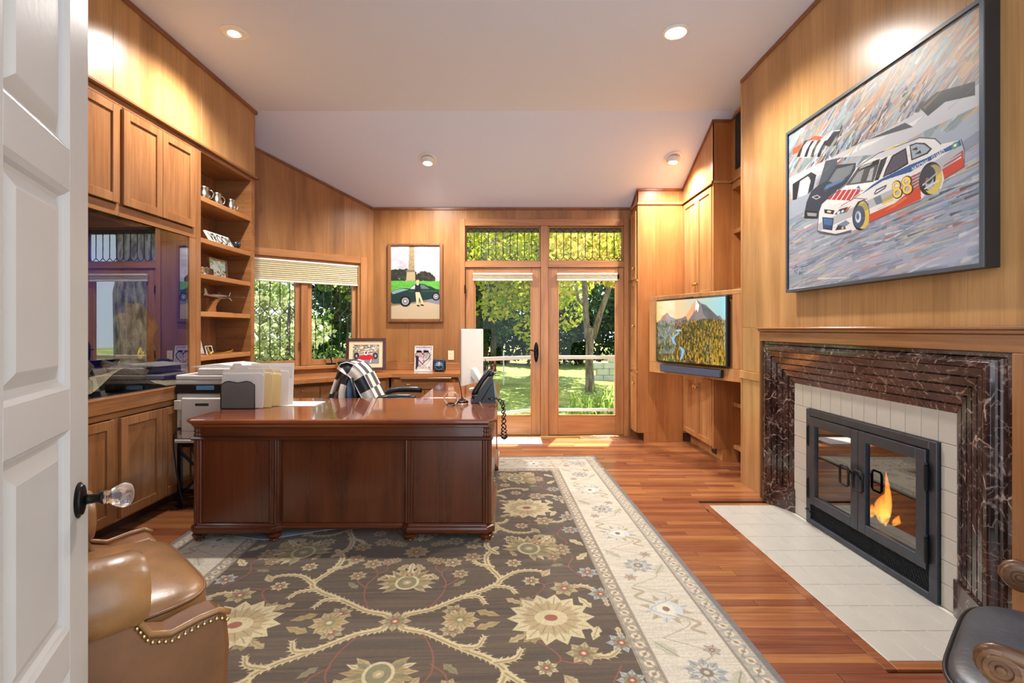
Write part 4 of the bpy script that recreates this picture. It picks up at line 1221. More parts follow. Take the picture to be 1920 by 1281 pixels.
# ------------------------------------------------------------------ right side: soffit, tall cabinet, media cabinet, bookcase
TX0 = 1.53
sf = struct('wall_media', (2.1, 5.1, 2.78))
def sprism(mb, x0, x1, y0, y1, z0):
    return mb.prism([(y0, z0), (y1, z0), (y1, ceil_z(y1)), (min(max(y0, BREAK), y1), ceil_z(min(max(y0, BREAK), y1))), (y0, ceil_z(y0))], 'X', x0, x1)
mb = MB(); sprism(mb, TX0 + .008, 2.85, 5.808, BACK, 2.78); sprism(mb, 2.068, 2.85, 4.958, 5.80, 2.78); sprism(mb, 2.248, 2.85, 4.262, 4.95, 2.78)
mb.build('core', M['cabr_side'], sf)
mb = MB(); sprism(mb, TX0, TX0 + .008, 5.80, BACK - .009, 2.795); mb.build('panel', M['cabr'], sf)
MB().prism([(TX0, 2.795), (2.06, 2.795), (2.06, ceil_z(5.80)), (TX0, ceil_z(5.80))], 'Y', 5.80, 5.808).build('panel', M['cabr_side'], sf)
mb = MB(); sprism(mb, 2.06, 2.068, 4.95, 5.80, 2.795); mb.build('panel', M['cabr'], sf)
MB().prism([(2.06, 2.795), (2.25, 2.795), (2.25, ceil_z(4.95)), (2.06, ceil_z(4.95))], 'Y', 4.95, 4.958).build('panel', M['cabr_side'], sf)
mb = MB(); sprism(mb, 2.24, 2.248, 4.262, 4.95, 2.795); mb.build('panel', M['cabr'], sf)
lg = MB()
lg.box(TX0 - .018, TX0, 5.782, BACK - .01, 2.768, 2.795, .003).box(TX0 - .018, 2.06, 5.782, 5.80, 2.768, 2.795, .003).box(2.042, 2.06, 4.932, 5.80, 2.768, 2.795, .003).box(2.042, 2.24, 4.932, 4.95, 2.768, 2.795, .003).box(2.222, 2.24, 4.262, 4.95, 2.768, 2.795, .003)
tr = struct('trim_7', (2.0, 5.2, 2.78)); lg.build('ledge', M['cabr'], tr)
cs = MB()
def cstrip(x0, x1, y0, y1): cs.prism([(y0, ceil_z(y0) - .026), (y1, ceil_z(y1) - .026), (y1, ceil_z(y1) - .002), (y0, ceil_z(y0) - .002)], 'X', x0, x1)
cstrip(TX0 - .012, TX0, 5.79, BACK - .01); cstrip(TX0 - .012, 2.06, 5.788, 5.80); cstrip(2.048, 2.06, 4.94, 5.80); cstrip(2.048, 2.24, 4.938, 4.95); cstrip(2.228, 2.24, 4.262, 4.95)
tr = struct('trim_8', (2.0, 5.2, 3.2)); cs.build('strip', M['trim_dark'], tr)

t = thing('tall_cabinet', 'narrow full height cabinet with three doors right beside the French doors', 'cabinet', (1.8, 5.94, 0))
MB().box(TX0 + .003, 2.85, 5.809, BACK - .009, .10, 2.768).build('carcass', M['cabr'], t)
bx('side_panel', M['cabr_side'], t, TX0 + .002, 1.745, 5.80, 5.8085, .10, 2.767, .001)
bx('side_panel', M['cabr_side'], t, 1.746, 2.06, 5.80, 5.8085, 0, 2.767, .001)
bx('side_panel', M['cabr_side'], t, 1.605, 1.745, 5.801, 5.8085, 0, .0995)
MB().box(TX0, TX0 + .003, 5.80, BACK - .01, 1.873, 1.897, .0).box(TX0 - .012, TX0 + .003, 5.80, BACK - .01, 1.873, 1.897, .003).box(TX0 - .012, TX0 + .003, 5.80, BACK - .01, .800, .822, .003).build('face_rail', M['cabr'], t)
bx('toe_kick', M['dark_wood'], t, 1.60, 2.8, 5.809, BACK - .02, 0, .0995)
for (z0, z1, kz) in ((1.90, 2.70, 2.03), (.825, 1.870, 1.35), (.105, .797, .68)):
    door_x(t, TX0, -1, 5.822, BACK - .03, z0, z1, M['cabr'], M['cabr'], knob=(5.85, kz), rail=.05)

t = thing('media_cabinet', 'light cherry cabinet with upper and lower doors behind the television', 'cabinet', (2.4, 5.37, 0))
MX = 2.08
MB().box(MX, 2.85, 4.957, 5.799, .12, 2.768).build('carcass', M['cabr'], t)
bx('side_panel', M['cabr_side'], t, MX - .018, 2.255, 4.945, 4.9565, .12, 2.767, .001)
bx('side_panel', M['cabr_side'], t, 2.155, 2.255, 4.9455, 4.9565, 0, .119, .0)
MB().box(MX - .018, MX, 4.957, 4.972, .12, 2.767).box(MX - .018, MX, 5.785, 5.799, .12, 2.767).build('face_stile', M['cabr'], t)
for (z0, z1, kz) in ((1.66, 2.752, 1.80), (.135, .80, .685)):
    door_x(t, MX - .002, -1, 4.99, 5.378, z0, z1, M['cabr'], M['cabr'], knob=(5.35, kz))
    door_x(t, MX - .002, -1, 5.382, 5.78, z0, z1, M['cabr'], M['cabr'], knob=(5.412, kz))
tk = bx('toe_kick', M['cabr'], t, 2.15, 2.8, 4.957, 5.799, 0, .1195)
bx('outlet', M['black'], tk, 2.142, 2.151, 5.08, 5.19, .03, .085, .002)

t = thing('right_bookcase', 'open cherry bookcase between the chimney breast and media cabinet', 'bookcase', (2.5, 4.6, 0))
BX = 2.24
bx('side_panel', M['cabr_side'], t, BX, 2.80, 4.925, 4.9445, .0, 2.768, .002)
bx('side_panel', M['cabr_side'], t, BX, 2.80, 4.262, 4.282, .0, 2.768, .002)
bx('back_panel', M['cab'], t, 2.80, 2.815, 4.262, 4.9445, 0, 2.768)
bx('top_panel', M['cabr'], t, BX, 2.799, 4.2825, 4.9245, 2.70, 2.768, .002)
for z in (2.30, 1.72, .59, .17):
    bx('shelf', M['cabr'], t, BX + .012, 2.799, 4.2825, 4.9245, z - .04, z, .002)
bx('toe_kick', M['dark_wood'], t, 2.30, 2.799, 4.2825, 4.9245, 0, .1295)
t = thing('wall_speaker', 'tall black speaker set in the panelling above the right bookcase', 'speaker', (BX, 4.70, 2.87))
bx('cabinet', M['black'], t, BX - .012, BX, 4.55, 4.84, 2.87, ceil_z(4.7) - .05, .004)
bx('grille', plain('speaker_cloth', (28, 32, 44), .9, bump=.5, bscale=600), t, BX - .018, BX - .012, 4.565, 4.825, 2.885, ceil_z(4.7) - .065, .003)

# swing-out television panel (local x along its face, y into the wall)
TP = (1.61, 5.60, 0); TA = math.atan2(4.45 - 5.60, 2.10 - 1.61)
t = thing('swing_mount', 'angled wooden panel carrying the television, turned towards the desk', 'panel', (TP[0], TP[1], .833), TA)
L_ = 1.36
def lb(mb, *a): return mb.box(a[0], a[1], a[2], a[3], a[4] - .833, a[5] - .833, a[6] if len(a) > 6 else 0)
lb(MB(), 0, L_, .0, .06, 1.632, 1.676, .003).build('top_rail', M['cabr'], t)
lb(MB(), 0, L_, .0, .06, .834, .95, .003).build('bottom_rail', M['cabr'], t)
lb(MB(), 0, .14, .0, .06, .951, 1.631, .003).build('end_stile', M['cabr'], t)
lb(MB(), 1.155, L_, .0, .06, .951, 1.631, .003).build('end_stile', M['cabr'], t)
lb(MB(), .14, 1.155, .03, .06, .951, 1.631).build('back_panel', M['cab'], t)
lb(MB(), .5, 1.0, .06, .26, 1.15, 1.45, .004).build('swing_arm', M['iron'], t)
def img_mountain(w=560, h=380):
    c = Canvas(w, h, (0, 0, 0))
    yy, xx = np.mgrid[0:h, 0:w].astype(np.float32); u = xx / w; v = yy / h
    a = np.array((250, 176, 110), np.float32); b_ = np.array((120, 176, 186), np.float32); tp = np.array((244, 196, 150), np.float32)
    c.a[:] = (a * (1 - u[..., None]) + b_ * u[..., None]) / 255
    c.a += ((v - .6)[..., None] * (tp - a) * .5 / 255)
    c.poly([(0, 240), (30, 250), (60, 285), (80, 280), (100, 305), (130, 280), (180, 262), (230, 268), (262, 280), (300, 325), (345, 378), (385, 350), (420, 340), (470, 300), (500, 272), (520, 278), (545, 250), (560, 250), (560, 150), (0, 150)], (110, 104, 108))
    c.poly([(60, 285), (100, 305), (110, 270), (80, 240), (50, 250)], (150, 112, 96)); c.poly([(262, 280), (345, 378), (340, 330), (320, 290), (280, 250)], (206, 150, 110)); c.poly([(345, 378), (370, 340), (360, 300), (345, 320), (335, 300)], (220, 214, 212))
    c.poly([(385, 350), (470, 300), (540, 245), (440, 250), (400, 290)], (78, 84, 92))
    c.poly([(0, 245), (120, 225), (240, 215), (300, 240), (400, 262), (560, 250), (560, 0), (0, 0)], (62, 66, 40))
    g = random.Random(4)
    for k in range(2600):
        x, y = g.uniform(0, w), g.uniform(0, 255)
        lit = x / w * .7 + .1
        q = g.choice(((40, 46, 30), (56, 58, 32), (34, 44, 40))) if g.random() > lit else g.choice(((150, 122, 40), (112, 104, 42), (176, 140, 48), (92, 92, 40)))
        s = 3 + (255 - y) / 60
        c.poly([(x - s, y - 2 * s), (x + s, y - 2 * s), (x, y + 3 * s)], q, .9)
    c.poly([(170, 196), (215, 200), (230, 190), (190, 184)], (120, 170, 190)); c.line([(205, 178), (170, 160), (150, 140), (160, 120), (180, 105)], [10, 14, 20, 18, 6], (96, 150, 186)); c.line([(215, 90), (240, 70), (232, 40), (220, 18)], [10, 26, 20, 12], (110, 160, 190))
    return c.a
tv = thing('television', 'flat television showing a sunset mountain valley', 'television', (TP[0], TP[1], .965), TA)
MB().box(.166, 1.132, -.045, .0, 0, .660, .004).build('cabinet', M['black'], tv)
MB().quad((.176, -.0465, .012), (1.122, -.0465, .012), (1.122, -.0465, .650), (.176, -.0465, .650)).build('screen', image_mat('mountain_picture', img_mountain(), .05, es=.35, spec=.8, coat=.5, coatr=.02), tv)
MB().box(.60, .70, -.040, -.02, .660, .672, .002).build('camera_bar', M['black'], tv)
sb = thing('soundbar', 'grey cloth soundbar under the television', 'soundbar', (TP[0], TP[1], .859), TA)
MB().box(.235, 1.064, -.05, .0, 0, .078, .008).build('case', M['black'], sb)
MB().box(.240, 1.059, -.054, -.05, .005, .073, .002).build('grille', plain('soundbar_cloth', (74, 82, 104), .85, bump=.4, bscale=700), sb)

# ------------------------------------------------------------------ fireplace
cs_ = thing('mantel', 'cherry mantel casing framing the marble fireplace', 'mantel', (1.98, 2.85, 0))
bx('mantel_board', M['cab_h'], cs_, 1.978, CX - .008, 1.85, 3.885, 1.222, 1.295, .003)
MB().box(1.965, CX - .008, 1.84, 3.885, 1.296, 1.314, .004).box(1.955, CX - .008, 1.83, 3.89, 1.314, 1.327, .003).build('mantel_cap', M['cab_h'], cs_)
bx('side_casing', M['cab'], cs_, 1.978, CX - .008, 1.85, 1.944, 0, 1.2215, .003)
bx('side_casing', M['cab'], cs_, 1.978, CX - .008, 3.8685, 3.885, 0, 1.2215, .003)

# marble surround: a splayed, fluted profile swept up the jambs and mitred across the lintel
prof = []                       # (n out from the wall face, w from the inner edge)
P0, P1 = (-.038, 0.0), (.055, .220)
def sp(t, deep=0.0):
    n = P0[0] + (P1[0] - P0[0]) * t; w = P0[1] + (P1[1] - P0[1]) * t
    return (n - .92 * deep, w + .39 * deep)
prof.append((-.07, .0))
for k in range(5):
    a, b = k / 5 + (.012 if k else 0), (k + 1) / 5 - .028
    prof += [sp(a), sp(b), sp(b + .004, .009), sp(b + .024, .009)]
prof += [sp(.99), (.057, .223), (.058, .238), (.051, .240), (.050, .246)]
for q in np.linspace(0, 1, 7):
    prof.append((.049 - .031 * q - .007 * math.sin(2 * math.pi * q), .247 + .038 * q))
prof += [(.017, .287), (.022, .290), (.022, .320), (-.012, .320)]
def wz(w): return OZ + (1.04 * w if w <= .238 else .2475 + (w - .238) * .5)
ms = thing('fireplace_surround', 'dark veined marble fireplace surround with fluted splayed sides', 'fireplace', (1.96, 2.87, 0))
PL = .17
for s, yi in ((1, OY1), (-1, OY0)):
    mb = MB(); n = len(prof)
    vs = [(CX - p[0], yi + s * p[1], PL) for p in prof] + [(CX - p[0], yi + s * p[1], wz(p[1]) - .0008) for p in prof]
    fs = [(i, i + 1, n + i + 1, n + i) for i in range(n - 1)] + [(n - 1, 0, n, 2 * n - 1)]
    mb.add(vs, fs).build('jamb', M['marble'], ms)
    pl = [(CX + .06, yi - s * .010), (CX + .030, yi - s * .010), (CX - .066, yi + s * .216), (CX - .068, yi + s * .245), (CX - .034, yi + s * .322), (CX + .012, yi + s * .322)]
    MB().prism(pl, 'Z', .004, PL - .001).build('plinth', M['marble'], ms)
mb = MB(); n = len(prof)
vs = [(CX - p[0], OY0 - p[1], wz(p[1])) for p in prof] + [(CX - p[0], OY1 + p[1], wz(p[1])) for p in prof]
mb.add(vs, [(i, i + 1, n + i + 1, n + i) for i in range(n - 1)] + [(n - 1, 0, n, 2 * n - 1)]).build('lintel', M['marble'], ms)

# tile facing round the insert
tf = thing('fireplace_tiles', 'cream tile facing around the black fireplace doors', 'tile facing', (2.06, 2.87, 0))
TFX = 2.058
MB().box(TFX + .004, TFX + .03, OY0 - .03, 2.352, .0, OZ + .03).box(TFX + .004, TFX + .03, 3.383, OY1 + .03, 0, OZ + .03).box(TFX + .004, TFX + .03, 2.352, 3.383, .777, OZ + .03).build('grout_bed', M['grout_dark'], tf)
def ftile(y0, y1, z0, z1): MB().box(TFX, TFX + .006, y0 + .0016, y1 - .0016, z0 + .0016, z1 - .0016, .0016).build('tile', M['tile'], tf)
nt_ = 13; tw = (OY1 - OY0) / nt_
for k in range(nt_): ftile(OY0 + k * tw, OY0 + (k + 1) * tw, .779, OZ + .02)
for k in range(7):
    h0, h1 = .006 + k * .1104, .006 + (k + 1) * .1104
    ftile(OY0 - .01, 2.352, h0, h1); ftile(3.383, OY1 + .01, h0, h1)

# hearth flush with the floor
hh = thing('hearth', 'cream tiled hearth set flush in the floor before the fireplace', 'hearth', (1.78, 2.83, 0))
bx('bed', M['grout'], hh, 1.512, 2.10, 1.966, 3.692, -.013, .0005)
ys = [1.968 + .197 * k for k in range(9)] + [3.690]
ys = [3.690 - .163 - .1958 * (8 - k) for k in range(9)] + [3.690]
xs = [1.513 + .1052 * k for k in range(6)]
for i in range(9):
    for j in range(5):
        MB().box(xs[j] + .0016, xs[j + 1] - .0016, ys[i] + .0016, ys[i + 1] - .0016, .0, .004, .0012).build('tile', M['tile'], hh)
for a in ((HX0 + .001, 1.511, HY0 + .001, HY1 - .001), (1.5115, 2.049, HY0 + .001, 1.9665), (1.5115, 2.0, 3.6915, HY1 - .001)):
    MB().box(*a, -.013, .0008, .001).build('border_plank', M['floor'], hh)

# insert with glazed doors
fi = thing('fireplace_insert', 'gunmetal fireplace insert with two glazed doors', 'fireplace', (2.05, 2.87, 0))
IX = 2.04; I0, I1, IZ = 2.354, 3.381, .776
fm = MB()
fm.box(IX, IX + .05, I0, I0 + .045, .006, IZ, .003).box(IX, IX + .05, I1 - .045, I1, .006, IZ, .003).box(IX, IX + .05, I0 + .045, I1 - .045, IZ - .045, IZ, .003).box(IX, IX + .05, I0 + .045, I1 - .045, .006, .040, .003)
fm.build('outer_frame', M['gun'], fi)
M['soot'] = plain('firebox_lining', (34, 26, 24), .9, bump=.4, bscale=30, var=.4)
MB().box(2.62, 2.64, I0 - .05, I1 + .05, .0, .8).box(IX + .052, 2.62, I0 + .02, I0 + .04, 0, .8).box(IX + .052, 2.62, I1 - .04, I1 - .02, 0, .8).box(IX + .052, 2.62, I0 + .04, I1 - .04, .78, .80).box(IX + .052, 2.62, I0 + .04, I1 - .04, .0, .03).build('firebox', M['soot'], fi)
# perforated vent strip under the doors
g1 = MB().box(IX + .022, IX + .026, I0 + .045, I1 - .045, .040, .142)
g1.build('vent_backing', M['black_matte'], fi)
gr = MB()
for r_ in range(5):
    for k in range(47):
        yc = I0 + .055 + k * .0197 + (.00985 if r_ % 2 else 0); zc_ = .052 + r_ * .020
        if yc > I1 - .055: continue
        gr.tube([(IX + .016, yc + .0085 * math.cos(a), zc_ + .0085 * math.sin(a)) for a in np.linspace(0, 2 * math.pi, 6, endpoint=False)], .0024, 4, closed=True)
gr.build('vent_grille', M['iron'], fi)
DZ0, DZ1 = .148, .728
for a, b, hs in ((I0 + .05, 2.866, 1), (2.870, I1 - .05, -1)):
    e = .058
    mb = MB().box(IX - .012, IX + .02, a, a + e, DZ0, DZ1, .003).box(IX - .012, IX + .02, b - e, b, DZ0, DZ1, .003).box(IX - .012, IX + .02, a + e, b - e, DZ0, DZ0 + e, .003).box(IX - .012, IX + .02, a + e, b - e, DZ1 - e, DZ1, .003)
    d = mb.build('door', M['gun'], fi)
    MB().box(IX + .004, IX + .009, a + e - .005, b - e + .005, DZ0 + e - .005, DZ1 - e + .005).build('door_glass', M['fire_glass'], d)
    yc = b - .03 if hs == 1 else a + .03
    lo, hi = (yc - .062, yc + .012) if hs == 1 else (yc - .012, yc + .062)
    MB().tube([(IX - .05, lo + .012, .395), (IX - .05, hi - .012, .395), (IX - .05, hi, .407), (IX - .05, hi, .497), (IX - .05, hi - .012, .509), (IX - .05, lo + .012, .509), (IX - .05, lo, .497), (IX - .05, lo, .407)], .0065, 8, closed=True).tube([(IX - .012, yc, .45), (IX - .05, yc, .509)], .005, 8).build('handle', M['iron'], d, smooth=True)
    yh = I0 + .043 if hs == 1 else I1 - .043
    for z in (.25, .60):
        MB().tube([(IX - .012, yh, z - .055), (IX - .012, yh, z + .055)], .010, 10).blob((IX - .012, yh, z + .062), (.008, .008, .010), 2, 10, 6).blob((IX - .012, yh, z - .062), (.008, .008, .010), 2, 10, 6).build('hinge', M['iron'], fi)
MB().tube([(IX - .014, 3.33, .11), (IX - .03, 3.33, .11), (IX - .035, 3.28, .105)], .006, 8).build('damper_lever', M['iron'], fi)
# grate, logs and fire
lg_ = thing('log_grate', 'dark iron grate with charred logs inside the fireplace', 'grate', (2.32, 2.90, .03))
MB().tube([(2.2, 2.6, .10), (2.2, 3.2, .10)], .010, 8).tube([(2.44, 2.6, .10), (2.44, 3.2, .10)], .010, 8).tube([(2.2, 2.62, .03), (2.2, 2.62, .12)], .009, 8).tube([(2.2, 3.18, .03), (2.2, 3.18, .12)], .009, 8).tube([(2.44, 2.62, .03), (2.44, 2.62, .12)], .009, 8).tube([(2.44, 3.18, .03), (2.44, 3.18, .12)], .009, 8).build('bars', M['iron'], lg_)
M['char'] = plain('charred_log', (52, 34, 26), .95, bump=.9, bscale=60, var=.6, vscale=20)
for (x, z, r_, tl) in ((2.25, .155, .045, .02), (2.38, .16, .05, -.03), (2.31, .235, .04, .05)):
    MB().tube([(x - tl, 2.62, z), (x, 2.8, z + .006), (x + tl, 3.0, z - .004), (x + tl, 3.18, z)], [r_ * .9, r_, r_ * .95, r_ * .85], 12).build('log', M['char'], lg_, smooth=40)
def flame_mat():
    m = bpy.data.materials.new('flame'); m.use_nodes = True; nt = m.node_tree; nt.nodes.clear(); N = nt.nodes.new; L = nt.links.new
    o = N('ShaderNodeOutputMaterial'); tc = N('ShaderNodeTexCoord'); sp2 = N('ShaderNodeSeparateXYZ'); L(tc.outputs['Generated'], sp2.inputs[0])
    r = N('ShaderNodeValToRGB'); L(sp2.outputs['Z'], r.inputs[0])
    r.color_ramp.elements[0].color = (1, .62, .16, 1); r.color_ramp.elements[1].color = (1, .16, .01, 1); e = r.color_ramp.elements.new(.45); e.color = (1, .40, .05, 1)
    lw = N('ShaderNodeLayerWeight'); lw.inputs['Blend'].default_value = .5
    em = N('ShaderNodeEmission'); em.inputs['Strength'].default_value = 4.5; L(r.outputs[0], em.inputs[0])
    t = N('ShaderNodeBsdfTransparent'); mx = N('ShaderNodeMixShader')
    mr = N('ShaderNodeMapRange'); mr.inputs['To Min'].default_value = .62; mr.inputs['To Max'].default_value = 1.0; L(lw.outputs['Facing'], mr.inputs['Value'])
    L(mr.outputs[0], mx.inputs[0]); L(em.outputs[0], mx.inputs[1]); L(t.outputs[0], mx.inputs[2]); L(mx.outputs[0], o.inputs[0])
    return m
M['flame'] = flame_mat()
ft = thing('fire', 'small orange flame burning behind the right fireplace door', 'fire', (2.24, 2.94, .17))
for (dx, dy, h, r_, ln) in ((0, 0, .20, .042, .03), (.02, .045, .13, .030, -.02), (-.01, -.040, .15, .030, .03), (.03, .02, .30, .022, -.01), (0, .10, .08, .026, 0), (0, -.10, .09, .026, .01)):
    pts = []; rs = []
    for q in np.linspace(0, 1, 9):
        pts.append((2.24 + dx, 2.94 + dy + ln * math.sin(q * 4) , .16 + h * q)); rs.append(max(.0015, r_ * (math.sin(math.pi * min(1, q * .78 + .16)) ** 1.2) * (1 - q * .35)))
    MB().tube(pts, rs, 12).build('flame', M['flame'], ft, smooth=True)

# ------------------------------------------------------------------ the racing painting over the mantel
pt = thing('racing_painting', 'large dark framed painting of a white number 88 stock car', 'painting', (CX - .0075, 2.735, 1.568))
PF = 1.942; PY0, PY1, PZ0, PZ1 = 2.02, 3.453, 1.568, 2.679
M['frame_dark'] = plain('painting_frame', (36, 34, 34), .4, var=.1)
M['frame_edge'] = plain('painting_frame_edge', (74, 80, 88), .35, var=.08)
fw = .020
mb = MB()
for q in ((PY0, PY0 + fw, PZ0, PZ1), (PY1 - fw, PY1, PZ0, PZ1), (PY0 + fw, PY1 - fw, PZ0, PZ0 + fw), (PY0 + fw, PY1 - fw, PZ1 - fw, PZ1)): mb.box(PF + .004, CX - .0078, *q, .002)
mb.build('frame', M['frame_dark'], pt)
mb = MB()
for q in ((PY0, PY0 + fw, PZ0, PZ1), (PY1 - fw, PY1, PZ0, PZ1), (PY0 + fw, PY1 - fw, PZ0, PZ0 + fw), (PY0 + fw, PY1 - fw, PZ1 - fw, PZ1)): mb.box(PF, PF + .0038, *q, .001)
mb.build('frame_lip', M['frame_edge'], pt)
def img_painting():
    PW_, PH_ = 860, 667
    PC = Canvas(PW_, PH_, (168, 178, 190))
    yy, xx = np.mgrid[0:PH_, 0:PW_].astype(np.float32); v = (yy / PH_)[..., None]
    top = np.array((150, 168, 178), np.float32); bot = np.array((176, 178, 196), np.float32)
    PC.a[:] = (bot * (1 - v) + top * v) / 255
    g = random.Random(21)
    UP = ((196, 110, 84), (214, 150, 96), (122, 156, 172), (170, 196, 204), (222, 214, 204), (86, 104, 112), (132, 146, 104), (206, 176, 156), (64, 92, 140), (224, 168, 92), (178, 96, 84), (110, 128, 126), (232, 228, 222))
    LOW = ((150, 168, 190), (196, 190, 206), (120, 138, 160), (222, 214, 210), (176, 170, 196), (206, 176, 120), (96, 120, 140), (200, 124, 104), (138, 180, 190), (232, 230, 232), (84, 92, 108), (212, 204, 160))
    for k in range(170):
        x, y = g.uniform(-60, PW_), g.uniform(PH_ * .55, PH_ + 30); ln = g.uniform(70, 190); a = R(g.gauss(30, 7))
        hot = x > PW_ * .45 and y > PH_ * .72
        PC.line([(x, y), (x + ln * math.cos(a), y + ln * math.sin(a))], [g.uniform(16, 40), 10], g.choice(((206, 140, 92), (214, 160, 110), (176, 156, 140), (196, 120, 90))) if hot and g.random() < .6 else g.choice(((126, 160, 176), (150, 176, 186), (120, 138, 134), (176, 160, 152), (104, 122, 132), (190, 150, 128), (150, 120, 116))), .6)
    for k in range(150):
        x, y = g.uniform(-100, PW_), g.uniform(-20, PH_ * .44); ln = g.uniform(120, 320); a = R(g.gauss(7, 4))
        PC.line([(x, y), (x + ln * math.cos(a), y + ln * math.sin(a))], [g.uniform(14, 36), 8], g.choice(((146, 158, 184), (168, 168, 192), (128, 152, 172), (176, 166, 186), (150, 172, 176), (184, 176, 176), (116, 132, 156))), .6)
    for k in range(420):
        x, y = g.uniform(-30, PW_), g.uniform(PH_ * .58, PH_ + 10)
        ln, w = g.uniform(24, 95), g.uniform(2, 12)
        a = R(g.gauss(30, 9))
        PC.line([(x, y), (x + ln * math.cos(a), y + ln * math.sin(a))], [w, w * .4], g.choice(UP), g.uniform(.35, .85))
    for k in range(120):
        x, y = g.uniform(PW_ * .2, PW_ * .8), g.uniform(PH_ * .66, PH_ * .84); ln = g.uniform(12, 46); a = R(g.gauss(38, 14))
        PC.line([(x, y), (x + ln * math.cos(a), y + ln * math.sin(a))], [g.uniform(3, 12), 2], g.choice(((40, 44, 52), (70, 78, 90), (30, 32, 40), (60, 92, 150), (226, 222, 218))), .8)
    for k in range(150):
        x, y = g.uniform(PW_ * .45, PW_ * .98), g.uniform(PH_ * .82, PH_ * .99); ln = g.uniform(20, 80); a = R(g.gauss(38, 8))
        PC.line([(x, y), (x + ln * math.cos(a), y + ln * math.sin(a))], [g.uniform(4, 14), 2], g.choice(((214, 150, 90), (226, 170, 96), (196, 120, 84), (150, 176, 176), (224, 196, 170))), .6)
    for k in range(300):
        x, y = g.uniform(-60, PW_), g.uniform(-10, PH_ * .46)
        ln, w = g.uniform(40, 170), g.uniform(2, 9)
        a = R(g.gauss(7, 6))
        PC.line([(x, y), (x + ln * math.cos(a), y + ln * math.sin(a))], [w, w * .4], g.choice(LOW), g.uniform(.3, .75))
    for k in range(60):
        x, y = g.uniform(PW_ * .55, PW_ * .95), g.uniform(PH_ * .16, PH_ * .33); ln = g.uniform(30, 80)
        PC.line([(x, y), (x + ln, y + ln * .1)], [g.uniform(3, 10), 1], g.choice(((60, 68, 78), (206, 110, 92), (90, 104, 120), (212, 204, 206))), .7)
    PC.poly([(-19, 482), (307, 473), (492, 470), (689, 471), (853, 464), (853, 407), (689, 407), (536, 395), (318, 458), (27, 374)], (196, 196, 200))
    PC.poly([(27, 460), (307, 443), (407, 465), (647, 439), (689, 454), (492, 447), (318, 450), (27, 477)], (226, 222, 216))
    PC.poly([(27, 447), (154, 458), (187, 436), (167, 386), (134, 375), (148, 424), (134, 448), (79, 444), (57, 375), (27, 378)], (44, 46, 52))
    PC.poly([(79, 440), (141, 442), (151, 423), (127, 377), (71, 379)], (226, 228, 226))
    PC.poly([(407, 472), (617, 461), (647, 436), (569, 449), (427, 475)], (60, 64, 70))
    PC.poly([(668, 486), (729, 501), (842, 474), (842, 438), (755, 461), (699, 446)], (34, 34, 38))
    PC.poly([(27, 597), (180, 593), (231, 569), (193, 560), (27, 571)], (196, 84, 56))
    PC.poly([(57, 552), (100, 595), (167, 582), (206, 563), (231, 569), (278, 573), (329, 556), (290, 550), (249, 539), (193, 520), (141, 519)], (232, 230, 224))
    PC.poly([(57, 552), (75, 575), (110, 600), (134, 594), (100, 579), (79, 545)], (36, 36, 40))
    PC.poly([(107, 535), (124, 558), (158, 581), (180, 577), (148, 561), (127, 528)], (36, 36, 40))
    PC.poly([(148, 521), (164, 543), (196, 567), (218, 562), (187, 547), (167, 514)], (36, 36, 40))
    PC.poly([(190, 506), (206, 528), (237, 551), (258, 547), (228, 531), (209, 499)], (36, 36, 40))
    PC.poly([(231, 538), (290, 565), (329, 553), (301, 541), (267, 517)], (40, 40, 46))
    PC.poly([(107, 283), (112, 311), (124, 345), (154, 381), (200, 392), (249, 428), (301, 437), (407, 409), (402, 386), (356, 351), (261, 329), (224, 308), (196, 263)], (52, 60, 76))
    PC.poly([(261, 390), (307, 421), (397, 407), (377, 380), (329, 370), (301, 367)], (120, 128, 132))
    PC.poly([(200, 392), (243, 472), (312, 459), (307, 435), (249, 393)], (74, 84, 96))
    PC.poly([(249, 378), (356, 372), (334, 364), (231, 364)], (84, 120, 168))
    PC.poly([(112, 282), (114, 315), (196, 291), (193, 262)], (32, 36, 44))
    PC.poly([(127, 303), (190, 285), (187, 273), (131, 288)], (150, 156, 160))
    PC.line([(161, 356), (193, 355), (212, 342), (187, 341), (161, 356)], 3, (200, 206, 210))
    PC.poly([(193, 213), (203, 286), (218, 313), (255, 325), (345, 346), (361, 349), (410, 394), (446, 406), (510, 406), (578, 407), (672, 394), (723, 371), (741, 349), (803, 337), (812, 307), (812, 262), (752, 247), (742, 224), (689, 221), (673, 209), (465, 189), (397, 177), (301, 177)], (232, 228, 224))
    PC.poly([(255, 325), (345, 346), (501, 318), (427, 292), (377, 284), (278, 298)], (246, 244, 238))
    PC.poly([(446, 406), (578, 404), (672, 391), (578, 377), (519, 388)], (206, 206, 212))
    PC.poly([(252, 322), (312, 341), (417, 315), (441, 305), (377, 286)], (196, 60, 62))
    PC.line([(272, 314), (312, 341)], 5, (240, 226, 222))
    PC.line([(300, 307), (338, 334)], 5, (240, 226, 222))
    PC.line([(327, 300), (362, 327)], 5, (240, 226, 222))
    PC.line([(353, 293), (386, 321)], 5, (240, 226, 222))
    PC.line([(378, 287), (409, 314)], 5, (240, 226, 222))
    PC.line([(402, 280), (432, 308)], 5, (240, 226, 222))
    PC.poly([(407, 321), (420, 328), (429, 312)], (60, 120, 190))
    PC.poly([(353, 346), (417, 390), (515, 386), (509, 362), (488, 319)], (78, 82, 86))
    PC.poly([(377, 346), (417, 374), (446, 375), (427, 337)], (150, 154, 152))
    PC.poly([(456, 332), (474, 366), (492, 367), (479, 326)], (176, 178, 176))
    PC.poly([(417, 380), (425, 391), (516, 386), (512, 370)], (26, 27, 32))
    PC.poly([(492, 321), (519, 381), (549, 382), (536, 359), (510, 319)], (44, 48, 58))
